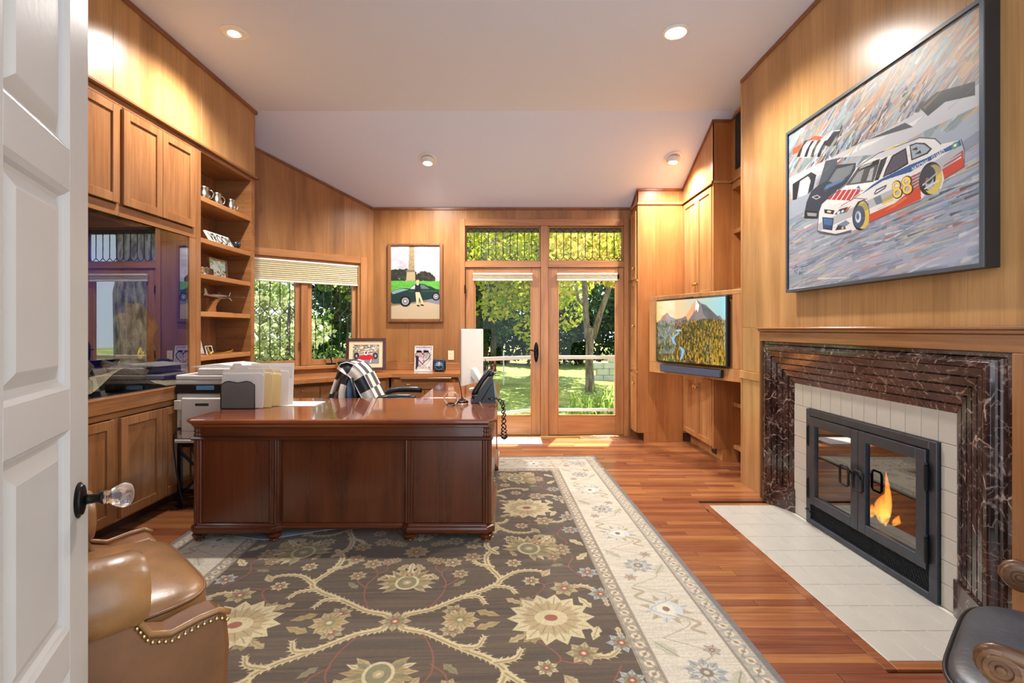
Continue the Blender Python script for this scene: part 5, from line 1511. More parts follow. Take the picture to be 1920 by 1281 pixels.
    PC.poly([(528, 321), (541, 345), (567, 378), (621, 383), (630, 331), (580, 323)], (30, 30, 36))
    PC.poly([(534, 324), (546, 342), (571, 372), (617, 378), (624, 336), (578, 328)], (84, 78, 96))
    PC.line([(549, 329), (573, 369)], 2, (60, 56, 74))
    PC.line([(564, 332), (585, 371)], 2, (60, 56, 74))
    PC.line([(578, 334), (596, 372)], 2, (60, 56, 74))
    PC.line([(593, 336), (607, 374)], 2, (60, 56, 74))
    PC.line([(607, 338), (617, 376)], 2, (60, 56, 74))
    PC.poly([(634, 386), (657, 385), (689, 372), (713, 346), (698, 337), (641, 337)], (36, 40, 46))
    PC.poly([(638, 381), (658, 381), (687, 368), (706, 349), (694, 342), (645, 341)], (156, 172, 182))
    PC.poly([(641, 369), (661, 371), (663, 361)], (26, 28, 34))
    PC.poly([(652, 351), (673, 357), (676, 347)], (26, 28, 34))
    PC.poly([(427, 292), (483, 310), (523, 318), (636, 326), (693, 326), (755, 332), (800, 338), (804, 322), (748, 321), (639, 304), (578, 308), (528, 310), (492, 304)], (32, 86, 150))
    PC.ell(785, 329, 11, 9, (70, 150, 110), 0)
    PC.ell(785, 329, 5, 4, (230, 240, 232), 0)
    PC.poly([(636, 290), (672, 292), (672, 287), (636, 284)], (206, 62, 46))
    PC.poly([(636, 280), (672, 283), (672, 279), (636, 274)], (206, 62, 46))
    PC.poly([(636, 271), (672, 274), (672, 270), (636, 264)], (206, 62, 46))
    PC.poly([(636, 261), (672, 266), (672, 261), (636, 255)], (206, 62, 46))
    PC.poly([(467, 189), (471, 215), (578, 225), (647, 252), (672, 258), (676, 212), (578, 201)], (216, 72, 46))
    PC.poly([(536, 211), (617, 235), (628, 229), (578, 214)], (226, 120, 60))
    PC.poly([(745, 279), (755, 292), (809, 308), (812, 261), (752, 247)], (212, 66, 44))
    PC.poly([(736, 307), (803, 320), (804, 316), (737, 302)], (238, 226, 220))
    PC.poly([(736, 298), (803, 311), (804, 307), (737, 293)], (238, 226, 220))
    PC.poly([(736, 289), (803, 302), (804, 298), (737, 284)], (238, 226, 220))
    PC.poly([(736, 280), (803, 293), (804, 289), (737, 275)], (238, 226, 220))
    PC.poly([(515, 249), (569, 257), (573, 234), (528, 232)], (238, 206, 110))
    PC.poly([(488, 265), (519, 267), (528, 239), (501, 239)], (120, 140, 156))
    PC.line([(492, 278), (501, 288), (543, 291), (538, 284), (497, 276)], 4, (40, 60, 80))
    PC.ell(430, 220, 41, 51, (30, 32, 38), 0.15)
    PC.ell(438, 220, 31, 48, (222, 190, 80), 0.15)
    PC.ell(421, 218, 29, 38, (70, 84, 110), 0.15)
    PC.ell(417, 219, 14, 21, (216, 218, 220), 0.15)
    PC.ell(415, 220, 7, 11, (48, 100, 170), 0.15)
    PC.ell(706, 263, 38, 47, (32, 32, 36), 0.1)
    PC.ell(715, 258, 31, 42, (224, 196, 84), 0.1)
    PC.ell(699, 266, 26, 35, (36, 38, 44), 0.1)
    PC.ell(704, 251, 14, 20, (176, 178, 190), 0.1)
    PC.ell(702, 266, 13, 17, (40, 40, 46), 0.1)
    PC.ell(696, 263, 5, 6, (222, 92, 46), 0)
    PC.line([(397, 251), (417, 270), (446, 270), (465, 248)], 4, (70, 76, 84))
    PC.line([(682, 252), (729, 272)], 5, (216, 220, 224))
    PC.line([(689, 239), (733, 249)], 5, (216, 220, 224))
    PC.poly([(234, 290), (295, 271), (287, 258), (237, 274)], (38, 46, 58))
    PC.poly([(249, 278), (258, 280), (274, 274), (279, 269), (267, 268), (255, 273)], (232, 214, 160))
    PC.poly([(294, 255), (321, 268), (366, 267), (353, 249), (312, 252)], (50, 54, 62))
    PC.ell(317, 257, 9, 6, (214, 220, 224), 0)
    PC.ell(338, 257, 8, 5, (214, 220, 224), 0)
    PC.poly([(356, 261), (382, 266), (358, 246)], (206, 80, 50))
    PC.poly([(224, 262), (291, 243), (281, 199), (228, 215)], (36, 60, 104))
    PC.poly([(232, 256), (284, 240), (276, 219), (233, 232)], (60, 118, 186))
    PC.poly([(298, 196), (312, 211), (345, 211), (356, 189)], (44, 56, 74))
    PC.ell(338, 197, 7, 5, (236, 170, 110), 0)
    PC.poly([(188, 217), (301, 182), (383, 179), (383, 170), (304, 174), (206, 201)], (96, 100, 112))
    PC.poly([(307, 213), (356, 221), (377, 206), (356, 199)], (120, 140, 166))
    PC.line([(203, 286), (221, 314), (255, 325), (350, 346)], 2.5, (50, 54, 60))
    PC.line([(412, 393), (510, 406), (672, 394), (723, 371), (741, 349)], 2.5, (50, 54, 60))
    PC.line([(467, 188), (673, 209)], 2.5, (60, 60, 66))
    PC.line([(203, 286), (193, 215), (301, 180), (384, 179)], 2.5, (40, 44, 50))
    PC.line([(803, 337), (812, 307)], 2.5, (50, 54, 60))
    PC.line([(812, 307), (812, 262), (752, 247)], 2, (70, 70, 76))
    PC.line([(377, 284), (427, 295)], 2.5, (60, 70, 84))
    PC.line([(329, 278), (397, 289), (460, 269)], 2, (60,64,72))
    PC.line([(536, 404), (582, 399)], 3, (216, 190, 70))
    PC.line([(549, 403), (578, 404)], 4, (216, 190, 70))
    PC.line([(593, 402), (620, 400)], 4, (216, 190, 70))
    PC.poly([(120, 230), (230, 245), (600, 275), (860, 345), (900, 330), (700, 255), (240, 214), (150, 208)], (90, 104, 124), .35)
    for k in range(140):
        x, y = g.uniform(0, PW_), g.uniform(0, PH_); ln = g.uniform(20, 60); a = R(g.gauss(24 if y > PH_ * .5 else 7, 6))
        PC.line([(x, y), (x + ln * math.cos(a), y + ln * math.sin(a))], [1.5, .6], g.choice(((240, 240, 240), (236, 214, 150), (60, 66, 76))), .5)
    PC.line([(36, 66), (50, 100), (60, 84), (54, 62), (44, 74), (90, 88), (120, 84), (150, 92), (180, 96)], 2.2, (60, 74, 90)); PC.line([(72, 58), (78, 70), (76, 52)], 2, (60, 74, 90)); PC.line([(84, 66), (88, 54), (94, 64)], 2, (60, 74, 90))
    for k in range(190):
        up = k % 2; x, y = g.uniform(0, PW_), (g.uniform(PH_ * .67, PH_) if up else g.uniform(0, PH_ * .24)); ln = g.uniform(30, 110); a = R(g.gauss(30, 7) if up else g.gauss(7, 4))
        PC.line([(x, y), (x + ln * math.cos(a), y + ln * math.sin(a))], [g.uniform(4, 12), 2], g.choice(UP if up else LOW), .45)
    PC.a *= .90; PC.a[:] = PC.a * .93 + .07 * PC.a.mean(2, keepdims=True)
    return PC.a
cv = MB().quad((PF + .012, PY1 - fw, PZ0 + fw), (PF + .012, PY0 + fw, PZ0 + fw), (PF + .012, PY0 + fw, PZ1 - fw), (PF + .012, PY1 - fw, PZ1 - fw)).build('canvas', image_mat('painted_canvas', img_painting(), .42), pt)
bx('stretcher', M['paper'], pt, PF + .0125, PF + .03, PY0 + fw, PY1 - fw, PZ0 + fw, PZ1 - fw)
M['p_yellow'] = plain('number_yellow', (238, 186, 60), .5); M['p_white'] = plain('letter_white', (236, 236, 236), .5); M['p_dark'] = plain('number_shadow', (44, 40, 46), .5)
ox, oy, oz = PF + .0112 - (CX - .0075), PY1 - 2.735, 0.0
def plet(s, m, u, v, du, dv, tu, tv_, off=0.0):
    lettering(s, m, pt, (ox - off, oy - u, oz + v), (0, -du, dv), (0, -tu, tv_))
plet('8', M['p_dark'], .949, .398, .062, .002, -.018, .094); plet('8', M['p_dark'], 1.007, .402, .068, -.002, -.015, .096)
plet('8', M['p_yellow'], .952, .403, .052, .002, -.018, .085, .0004); plet('8', M['p_yellow'], 1.011, .407, .056, -.002, -.015, .087, .0004)
plet('NATIONAL', M['p_white'], 1.065, .508, .096, .010, -.003, .020); plet('GUARD', M['p_white'], 1.177, .521, .065, .010, -.006, .020)
plet('EARNHARDT', M['p_white'], .707, .632, .094, -.003, .006, .013)
# ------------------------------------------------------------------ rug
RS = 430                        # print pixels per metre
RW, RH = 3.03, 4.28
def img_rug():
    w, h = int(RW * RS), int(RH * RS)
    FIELD = (78, 61, 44)
    c = Canvas(w, h, FIELD)
    g = random.Random(31)
    st = noise2(h, w, (2, 90), 1) * .55 + noise2(h, w, (5, 220), 2) * .45       # abrash lines along the weft
    c.a *= (.72 + .56 * st)[..., None]
    X = lambda u: (u + RW / 2) * RS
    Y = lambda v: (v + RH / 2) * RS
    CREAM, GOLD, TAN, OLIVE, RUST, GREY, BRN = (186, 170, 130), (150, 127, 80), (164, 143, 102), (120, 114, 80), (134, 72, 52), (150, 156, 158), (112, 92, 66)
    def spl(P, n=7):
        P = [np.array(p, float) for p in P]; P = [2 * P[0] - P[1]] + P + [2 * P[-1] - P[-2]]
        out = []
        for i in range(1, len(P) - 2):
            for t in np.linspace(0, 1, n, endpoint=False):
                a, b, cc, d = P[i - 1:i + 3]
                out.append(.5 * (2 * b + (cc - a) * t + (2 * a - 5 * b + 4 * cc - d) * t * t + (3 * b - a - 3 * cc + d) * t ** 3))
        out.append(P[-2]); return out
    def px(P): return [(X(p[0]), Y(p[1])) for p in P]
    def vine(P, wd=.030, taper=True):
        S = spl(P); n = len(S)
        ws = [wd * (1 - .45 * (i / n) if taper else 1) for i in range(n)]
        for i in range(1, n - 1, 2):          # saw-toothed acanthus edge
            t = S[i + 1] - S[i - 1]; t = t / (np.linalg.norm(t) + 1e-9); nn = np.array((-t[1], t[0]))
            for s in (1, -1):
                b = S[i]; tip = b + nn * s * (ws[i] * .95) + t * .028
                c.poly(px([b - t * .012, tip, b + t * .016]), CREAM if s > 0 else TAN)
        c.line(px(S), [q * RS for q in ws], CREAM)
        off = [p - np.array((0, 1)) * q * .16 for p, q in zip(S, ws)]
        c.line(px(off), [q * RS * .34 for q in ws], GOLD)
    def thin(P, col=RUST): c.line(px(spl(P)), .007 * RS, col, .8)
    def leafy(u, v, ang, L_, col, wid=.4, line=BRN):
        a = np.array((math.cos(ang), math.sin(ang))); n = np.array((-a[1], a[0])); o = np.array((u, v))
        pts = [o, o + a * L_ * .3 + n * L_ * wid * .5, o + a * L_ * .45 + n * L_ * wid * .3, o + a * L_ * .62 + n * L_ * wid * .45, o + a * L_, o + a * L_ * .62 - n * L_ * wid * .4, o + a * L_ * .45 - n * L_ * wid * .28, o + a * L_ * .3 - n * L_ * wid * .5]
        c.poly(px(pts), col); c.line(px([o, o + a * L_ * .85]), .005 * RS, line, .6)
    def flower(u, v, r, n, c1, c2, c3, rot=0):
        for k in range(n):
            leafy(u, v, rot + 2 * math.pi * k / n, r, c1, .62)
        for k in range(n):
            leafy(u, v, rot + 2 * math.pi * (k + .5) / n, r * .72, c2, .55)
        c.ell(X(u), Y(v), r * .30 * RS, r * .30 * RS, c3); c.ell(X(u), Y(v), r * .13 * RS, r * .13 * RS, CREAM)
    def palmette(u, v, r, ang):
        a0 = ang
        for k in range(-7, 8):
            a = a0 + k * .33
            leafy(u, v, a, r * (1.0 - .02 * abs(k)) , (CREAM, GOLD, TAN)[k % 3], .34)
        for k in range(-6, 7):
            leafy(u, v, a0 + k * .36, r * .72, (OLIVE, GOLD)[k % 2], .36)
        d = np.array((math.cos(a0), math.sin(a0))); n = np.array((-d[1], d[0])); o = np.array((u, v))
        for s in (-1, 0, 1):
            leafy(*(o + d * r * .75 + n * s * r * .38), a0 - s * .5, r * .5, (TAN, CREAM, TAN)[s + 1], .6)
        c.ell(X(u), Y(v), r * .36 * RS, r * .42 * RS, CREAM); c.ell(X(u), Y(v), r * .28 * RS, r * .34 * RS, OLIVE); c.ell(X(u), Y(v), r * .13 * RS, r * .13 * RS, TAN); c.ell(X(u), Y(v), r * .06 * RS, r * .06 * RS, CREAM)
        q = o + d * r * .46; c.ell(X(q[0]), Y(q[1]), r * .19 * RS, r * .15 * RS, TAN); c.ell(X(q[0]), Y(q[1]), r * .11 * RS, r * .08 * RS, RUST); c.ell(X(q[0]), Y(q[1]), r * .05 * RS, r * .04 * RS, CREAM)
    PER = 1.38                 # the field repeats, mirrored, along its length
    def mot(F):
        for k in range(-2, 3):
            for (s, o) in ((1, 0.0), (-1, -PER)):
                for m_ in (1, -1):
                    F(lambda u, v, s=s, o=o, m_=m_, k=k: (m_ * u, s * v + o + k * PER), m_, s)
    def field(T, m_, s):
        A = lambda L_: [T(*p) for p in L_]
        vine(A([(.02, -.66), (.06, -.63), (.15, -.60), (.25, -.53), (.34, -.47), (.42, -.42), (.48, -.34), (.42, -.19), (.41, -.06), (.47, .04)]), .030, False)
        vine(A([(.48, -.34), (.57, -.26), (.67, -.25), (.74, -.29)])); vine(A([(.44, -.40), (.52, -.42), (.55, -.47)])); vine(A([(.31, -.50), (.37, -.50), (.40, -.56)]))
        vine(A([(.80, -.44), (.90, -.42), (.97, -.50), (.98, -.60)])); vine(A([(.44, -.20), (.36, -.16), (.33, -.10)]))
        thin(A([(.14, -.59), (.19, -.47), (.20, -.36), (.17, -.26), (.22, -.16)])); thin(A([(.17, -.26), (.13, -.2), (.15, -.13)])); thin(A([(.19, -.40), (.25, -.34), (.27, -.27)]))
        thin(A([(.60, -.55), (.68, -.46), (.70, -.40), (.64, -.36)])); thin(A([(.70, -.40), (.78, -.38), (.80, -.44)])); thin(A([(.93, -.36), (.86, -.22), (.90, -.10), (.85, -.02)])); thin(A([(.86, -.22), (.80, -.18), (.78, -.10)]))
        fl = [((.22, -.14), .060, TAN), ((.14, -.12), .045, GOLD), ((.27, -.27), .05, TAN), ((.80, -.44), .075, TAN), ((.64, -.36), .05, CREAM), ((.97, -.50), .065, GREY), ((.85, -.02), .06, TAN), ((.79, -.09), .05, GOLD), ((.26, -.62), .06, TAN), ((.60, -.56), .055, GOLD), ((.95, -.28), .06, GREY), ((.33, -.08), .06, TAN), ((.56, -.16), .05, CREAM), ((.10, -.10), .035, TAN)]
        for (p, r, col) in fl:
            q = T(*p); flower(q[0], q[1], r, 7, col, OLIVE, RUST, .4 * m_)
        for (p, a, L_, col) in (((.24, -.40), .8, .09, OLIVE), ((.16, -.33), 2.2, .08, TAN), ((.70, -.32), 1.0, .10, TAN), ((.92, -.14), .9, .12, CREAM), ((.08, -.22), 2.4, .07, GOLD), ((.58, -.08), 2.0, .08, TAN), ((.36, -.62), -.4, .12, GOLD), ((.90, -.62), 2.0, .11, CREAM), ((.76, -.20), .2, .08, OLIVE), ((.50, -.52), -.6, .10, TAN)):
            q = T(*p); ang = math.atan2(math.sin(a) * s, math.cos(a) * m_); leafy(q[0], q[1], ang, L_, col, .45)
    mot(field)
    for k in range(-2, 3):
        palmette(0, -.35 + k * PER, .17, R(90)); palmette(0, -1.03 + k * PER, .17, R(-90))
        for s in (1, -1):
            flower(s * .70, -.69 + k * PER, .20, 14, CREAM, TAN, OLIVE); c.ell(X(s * .70), Y(-.69 + k * PER), .075 * RS, .06 * RS, CREAM); c.ell(X(s * .70), Y(-.69 + k * PER), .03 * RS, .025 * RS, RUST)
            palmette(s * .66, .02 + k * PER, .19, R(90 - s * 40)); flower(s * .29, -.69 + k * PER - .0, .09, 9, TAN, GOLD, OLIVE)
        flower(0, -.69 + k * PER, .075, 8, TAN, OLIVE, RUST); flower(0, 0 + k * PER, .08, 9, TAN, GOLD, RUST)
    # border bands
    def band(d0, d1, col, amt=.12, seed=3):
        m = np.zeros((h, w), bool); yy, xx = np.mgrid[0:h, 0:w]
        dd = np.minimum(np.minimum(xx, w - 1 - xx), np.minimum(yy, h - 1 - yy)) / RS
        m = (dd >= d0) & (dd < d1)
        nz = (1 - amt / 2 + amt * noise2(h, w, (3, 40), seed))
        c.a[m] = (np.array(col, np.float32) / 255)[None] * nz[m][:, None]
    band(0, .024, (104, 99, 96)); band(.024, .110, (158, 150, 137), .2, 4); band(.110, .435, (190, 179, 160), .12, 5); band(.435, .510, (148, 136, 118), .2, 6)
    for d in (.026, .106, .112, .434, .440, .506):
        q = d * RS; c.line([(q, q), (w - q, q), (w - q, h - q), (q, h - q), (q, q)], 2.2, (120, 104, 84), .8)
    SK = (112, 106, 96)
    def along(fn, n_u, n_v):
        for s in (1, -1):
            for k in range(n_v): fn(lambda a, b, s=s, k=k: (s * (RW / 2 - b), -RH / 2 + (k + .5 + a) * RH / n_v), s, False, k)
            for k in range(n_u): fn(lambda a, b, s=s, k=k: (-RW / 2 + (k + .5 + a) * RW / n_u, s * (RH / 2 - b)), s, True, k)
    def guard(T, s, hor, k):
        for b in (.067, .472):
            for e in (-.25, .25):
                q = T(e, b); c.ell(X(q[0]), Y(q[1]), 9, 9, (206, 192, 160), 0, .8); c.ell(X(q[0]), Y(q[1]), 4, 4, (140, 100, 76), 0, .8)
            q0, q1, q2 = T(-.5, b + .02), T(0, b - .024), T(.5, b + .02); c.line([(X(p[0]), Y(p[1])) for p in (q0, q1, q2)], 2.4, SK, .7)
    along(guard, 26, 37)
    def main(T, s, hor, k):
        u, v = T(0, .27)
        if k % 2:
            for q in range(12): leafy(u, v, 2 * math.pi * q / 12 + .2, .125, (166, 150, 120) if q % 2 else (178, 176, 172), .36, (120, 110, 90))
            c.ell(X(u), Y(v), .075 * RS, .075 * RS, (186, 186, 182)); c.ell(X(u), Y(v), .04 * RS, .05 * RS, (206, 196, 176)); c.ell(X(u), Y(v), .016 * RS, .02 * RS, (120, 96, 84))
            for e in (1, -1):
                P = [T(e * .12, .27 + e * .04), T(e * .26, .27 + e * .11), T(e * .36, .27 + e * .06), T(e * .44, .27 + e * .10)]
                c.line(px(spl(P)), .017 * RS, (160, 144, 116))
        else:
            flower(u, v, .085, 9, (146, 150, 148), (176, 174, 164), (120, 104, 96))
            for e in (1, -1):
                q = T(e * .22, .27 + e * .07); leafy(q[0], q[1], (0 if hor else R(90)) + e * .6, .13, (170, 164, 140), .5)
                q = T(e * .30, .27 - e * .08); flower(q[0], q[1], .04, 6, (160, 150, 140), (186, 170, 150), (130, 90, 80))
        P = [T(-.5, .36), T(-.25, .20), T(0, .34), T(.25, .20), T(.5, .36)]
        c.line(px(spl(P)), 2.4, (150, 138, 112), .8)
    along(main, 7, 10)
    nz = noise2(h, w, 2, 9); c.a *= (.93 + .14 * nz)[..., None]
    return c.a
rg = thing('area_rug', 'large brown floral rug with a cream border under the desk', 'rug', (-.527, 2.9, 0), R(2.3))
M['rug_print'] = image_mat('rug_pile', img_rug(), .78, sheen=.42, sheenr=.35)
_nt = M['rug_print'].node_tree
_n = _nt.nodes.new('ShaderNodeTexNoise'); _n.inputs['Scale'].default_value = 420; _tc = _nt.nodes.new('ShaderNodeTexCoord'); _nt.links.new(_tc.outputs['Object'], _n.inputs['Vector'])
_b = _nt.nodes.new('ShaderNodeBump'); _b.inputs['Strength'].default_value = .5; _b.inputs['Distance'].default_value = .003
_nt.links.new(_n.outputs['Fac'], _b.inputs['Height']); _nt.links.new(_b.outputs[0], _nt.nodes['Principled BSDF'].inputs['Normal'])
MB().box(-RW / 2, RW / 2, -RH / 2, RH / 2, .001, .0115, .004).build('rug_edge', plain('rug_edge', (120, 112, 104), .95, bump=.5, bscale=300), rg)
MB().quad((-RW / 2 + .003, -RH / 2 + .003, .012), (RW / 2 - .003, -RH / 2 + .003, .012), (RW / 2 - .003, RH / 2 - .003, .012), (-RW / 2 + .003, RH / 2 - .003, .012)).build('pile', M['rug_print'], rg)
RZ = .0125
t = thing('chair_mat', 'clear bluish plastic chair mat sticking out under the desk', 'mat', (-1.35, 3.9, RZ))
MB().prism([(-1.72, 3.12), (-1.50, 3.06), (-1.15, 3.22), (-.80, 3.25), (-.76, 4.7), (-1.86, 4.7)], 'Z', RZ, RZ + .003).build('sheet', plain('mat_plastic', (186, 200, 214), .18), t)

# ------------------------------------------------------------------ the executive desk
D = thing('executive_desk', 'large L shaped mahogany desk with fluted corner columns', 'desk', (-1.0, 3.5, RZ))
def poly_slab(name, poly, steps, m):
    """stacked moulding: (inset, z0, z1) courses of an outline whose corners are already cut"""
    mb = MB()
    cx = sum(p[0] for p in poly) / len(poly); cy = sum(p[1] for p in poly) / len(poly)
    def inset(d):
        out = []; n = len(poly)
        for i in range(n):
            p0, p1, p2 = Vector(poly[i - 1]), Vector(poly[i]), Vector(poly[(i + 1) % n])
            e1 = (p1 - p0).normalized(); e2 = (p2 - p1).normalized()
            n1 = Vector((-e1.y, e1.x)); n2 = Vector((-e2.y, e2.x))
            k = (n1 + n2); k = k / max(k.dot(n1), .2)
            out.append((p1.x + k.x * d, p1.y + k.y * d))
        return out
    rings = [[(*p, z) for p in inset(d)] for d, z in steps]
    n = len(poly); vs = [v for r in rings for v in r]; fs = [tuple(range(n - 1, -1, -1)), tuple((len(rings) - 1) * n + i for i in range(n))]
    for i in range(len(rings) - 1):
        for k in range(n):
            l = (k + 1) % n; fs.append((i * n + k, i * n + l, (i + 1) * n + l, (i + 1) * n + k))
    return mb.add(vs, fs).build(name, m, D)
TZ = .770
edge = [(.030, TZ - .052), (.024, TZ - .046), (.024, TZ - .040), (.012, TZ - .030), (.006, TZ - .026), (.000, TZ - .020), (.000, TZ - .010), (.004, TZ - .004), (.012, TZ)]
cc = .045
poly_slab('desk_top', [(-1.955 + cc, 2.985), (-.062 - cc, 2.985), (-.062, 2.985 + cc), (-.062, 3.93), (-1.955, 3.93), (-1.955, 2.985 + cc)], edge, M['desk_top'])
M['desk_ret'] = wood('mahogany_return_top', ((98, 46, 25), (128, 66, 37), (148, 84, 49)), 'Y', 5, .18, coat=.7, coatr=.05, tint=.06)
poly_slab('return_top', [(-.690, 3.931), (-.062, 3.931), (-.062, 5.06 - cc), (-.062 - cc, 5.06), (-.690 + cc, 5.06), (-.690, 5.06 - cc)], edge, M['desk_ret'])
# inlaid border on the writing surface
BXL, BXR, BYF, BYB = -1.925, -.095, 3.035, 3.90
def flute(name, cx, cy, z0, z1, r=.034, n=10, wavy=False):
    mb = MB()
    pts = []
    for k in range(n * 6):
        a = 2 * math.pi * k / (n * 6)
        rr = r * (1 - (.16 * max(0, math.cos(a * n)) ** 1.5))
        pts.append((cx + rr * math.cos(a), cy + rr * math.sin(a)))
    if not wavy:
        mb.prism(pts, 'Z', z0, z1)
    else:
        m = len(pts); lev = 12; vs = []; fs = []
        for i in range(lev + 1):
            z = z0 + (z1 - z0) * i / lev; q = 1 + .09 * math.sin(i / lev * math.pi * 5)
            vs += [(cx + (p[0] - cx) * q, cy + (p[1] - cy) * q, z) for p in pts]
        for i in range(lev):
            for k in range(m):
                l = (k + 1) % m; fs.append((i * m + k, i * m + l, (i + 1) * m + l, (i + 1) * m + k))
        mb.add(vs, fs)
    return mb.build(name, M['desk'], D, smooth=35)
zt = TZ - .052
def molding(name, x0, x1, y0, y1, z0, z1, m='desk_h'):
    h = (z1 - z0)
    return MB().box(x0, x1, y0, y1, z0, z1, min(h * .45, .012)).build(name, M[m], D)
# frieze and the two pedestals at the front
bx('frieze', M['desk_h'], D, BXL + .03, BXR - .03, BYF + .006, BYF + .03, .655, zt, .002)
bx('frieze', M['desk'], D, BXL + .006, BXL + .03, BYF + .031, BYB, .655, zt, .002)
bx('frieze', M['desk'], D, BXR - .03, BXR - .006, BYF + .031, 4.95, .655, zt, .002)
molding('frieze_moulding', BXL - .012, BXR + .012, BYF - .014, BYF + .032, .634, .656)
molding('frieze_moulding', BXL - .012, BXL + .03, BYF + .033, BYB, .634, .656, 'desk')
molding('frieze_moulding', BXR - .03, BXR + .012, BYF + .033, 4.95, .634, .656, 'desk')
for (a, b, cols) in ((BXL, -1.405, (BXL + .030, -1.435)), (-.630, BXR, (-.600, BXR - .030))):
    bx('pedestal_panel', M['desk'], D, a + .055, b - .055, BYF + .012, BYF + .03, .125, .633, .002)
    pb = MB().box(a + .004, b - .004, BYF + .031, BYB, .125, .633, .002); pb.build('pedestal_body', M['desk'], D)
    for x in cols:
        flute('fluted_column', x, BYF + .032, .125, .633)
        flute('carved_block', x, BYF + .032, .657, zt, .032, 8, True) if abs(x - BXL) < .1 or abs(x - BXR) < .1 else None
    ma = MB()
    cu = .045
    base = [(a - .022 + cu, BYF - .024), (b + .022 - cu, BYF - .024), (b + .022, BYF - .024 + cu), (b + .022, BYB), (a - .022, BYB), (a - .022, BYF - .024 + cu)]
    poly_slab('base_moulding', base, [(.012, .066), (.004, .070), (.0, .078), (.0, .096), (.006, .106), (.016, .112), (.018, .118), (.026, .1245)], M['desk_h'])
    for x in (a + .03, b - .03):
        for y in (BYF + .03, BYB - .05):
            MB().lathe([(0, RZ), (.022, RZ), (.026, RZ + .006), (.024, RZ + .012), (.034, RZ + .022), (.042, RZ + .034), (.042, RZ + .042), (.030, RZ + .050), (.036, .0655), (0, .0655)], (x, y, 0), 40, ripple=14, amp=.05).build('bun_foot', M['desk'], D, smooth=45)
bx('modesty_panel', M['desk_h'] if False else M['desk'], D, -1.404, -.631, BYF + .050, BYF + .068, .10, .633, .002)
molding('modesty_moulding', -1.404, -.631, BYF + .026, BYF + .068, .075, .112)
# return: side towards the doors, end panel, feet
bx('return_side', M['desk'], D, BXR - .03, BXR - .006, BYB + .001, 4.95, .125, .633, .002)
bx('return_side', M['desk'], D, -.655, -.635, 3.94, 4.95, .125, zt, .002)
bx('return_end', M['desk_h'], D, -.634, BXR - .031, 4.93, 4.95, .125, zt, .002)
poly_slab('base_moulding', [(-.66, 4.35), (BXR + .022, 4.35), (BXR + .022, 4.93), (BXR - .02, 4.972), (-.62, 4.972), (-.66, 4.93)], [(.012, .066), (.004, .070), (.0, .078), (.0, .096), (.006, .106), (.016, .112), (.026, .1245)], M['desk'])
flute('fluted_column', BXR - .030, 4.925, .125, .633)
for x in (-.62, BXR - .03):
    MB().lathe([(0, RZ), (.022, RZ), (.026, RZ + .006), (.024, RZ + .012), (.034, RZ + .022), (.042, RZ + .034), (.042, RZ + .042), (.030, RZ + .050), (.036, .0655), (0, .0655)], (x, 4.90, 0), 40, ripple=14, amp=.05).build('bun_foot', M['desk'], D, smooth=45)

# ------------------------------------------------------------------ on the desk
M['mesh'] = None
def mesh_mat():
    m = bpy.data.materials.new('wire_mesh'); m.use_nodes = True; nt = m.node_tree; b = nt.nodes['Principled BSDF']; N = nt.nodes.new; L = nt.links.new
    b.inputs['Base Color'].default_value = lin((92, 90, 88)); b.inputs['Roughness'].default_value = .6
    tc = N('ShaderNodeTexCoord'); br = N('ShaderNodeTexChecker'); br.inputs['Scale'].default_value = 620; L(tc.outputs['Object'], br.inputs['Vector'])
    b.inputs['Alpha'].default_value = .5
    L(br.outputs['Fac'], b.inputs['Alpha'])
    return m
M['mesh'] = mesh_mat()
fs_ = thing('file_sorter', 'black wire mesh file sorter on the left corner of the desk', 'file sorter', (-1.83, 3.43, TZ), 0, local=True)
W2 = .115
def arch(y):
    return [(-W2, y, .004), (-W2, y, .165), (-W2 + .03, y, .185), (-W2 + .055, y, .190), (0, y, .178), (W2 - .055, y, .190), (W2 - .03, y, .185), (W2, y, .165), (W2, y, .004)]
for y in (-.055, .145):
    MB().tube(arch(y), .0035, 8).tube([(-W2, y, .004), (W2, y, .004)], .0035, 8).build('wire_frame', M['black'], fs_, smooth=True)
    MB().prism([(p[0], p[2]) for p in arch(y)], 'Y', y - .0006, y + .0006).build('mesh_panel', M['mesh'], fs_)
MB().box(-W2, W2, -.055, .145, 0, .004).build('base_plate', M['black'], fs_)
M['folder_w'] = plain('grey_white_folder', (222, 214, 206), .7, var=.02)
def folder(label, x, y, w, h, tab, m, rz=0, lean=.10, n=1, grp='folders in the file sorter'):
    t = thing('file_folder', label, 'folder', (x, y, TZ + .0045), R(rz), grp, local=True)
    c = .015
    def sheet(y0, pts, mm, name):
        mb = MB().prism(pts, 'Y', y0, y0 + .0022); mb.v = [(p[0], p[1] + p[2] * lean, p[2]) for p in mb.v]
        mb.build(name, mm, t)
    full = [(-w / 2, 0), (w / 2, 0), (w / 2, h - c), (w / 2 - c, h)]
    if tab: full += [(tab[1] + .01, h), (tab[1], h + .014), (tab[0], h + .014), (tab[0] - .01, h)]
    full += [(-w / 2 + c, h), (-w / 2, h - c)]
    sheet(.006, full, m, 'back_cover'); sheet(0, [(-w / 2, 0), (w / 2, 0), (w / 2, h - .03 - c), (w / 2 - c, h - .03), (-w / 2 + c, h - .03), (-w / 2, h - .03 - c)], m, 'front_cover')
    sheet(.003, [(-w / 2 + .006, .002), (w / 2 - .004, .002), (w / 2 - .004, h - .022), (-w / 2 + .006, h - .022)], M['paper'], 'papers')
folder('pale folder at the front of the sorter with a round tab', -1.815, 3.395, .285, .262, (-.06, .03), M['folder_w'], 2)
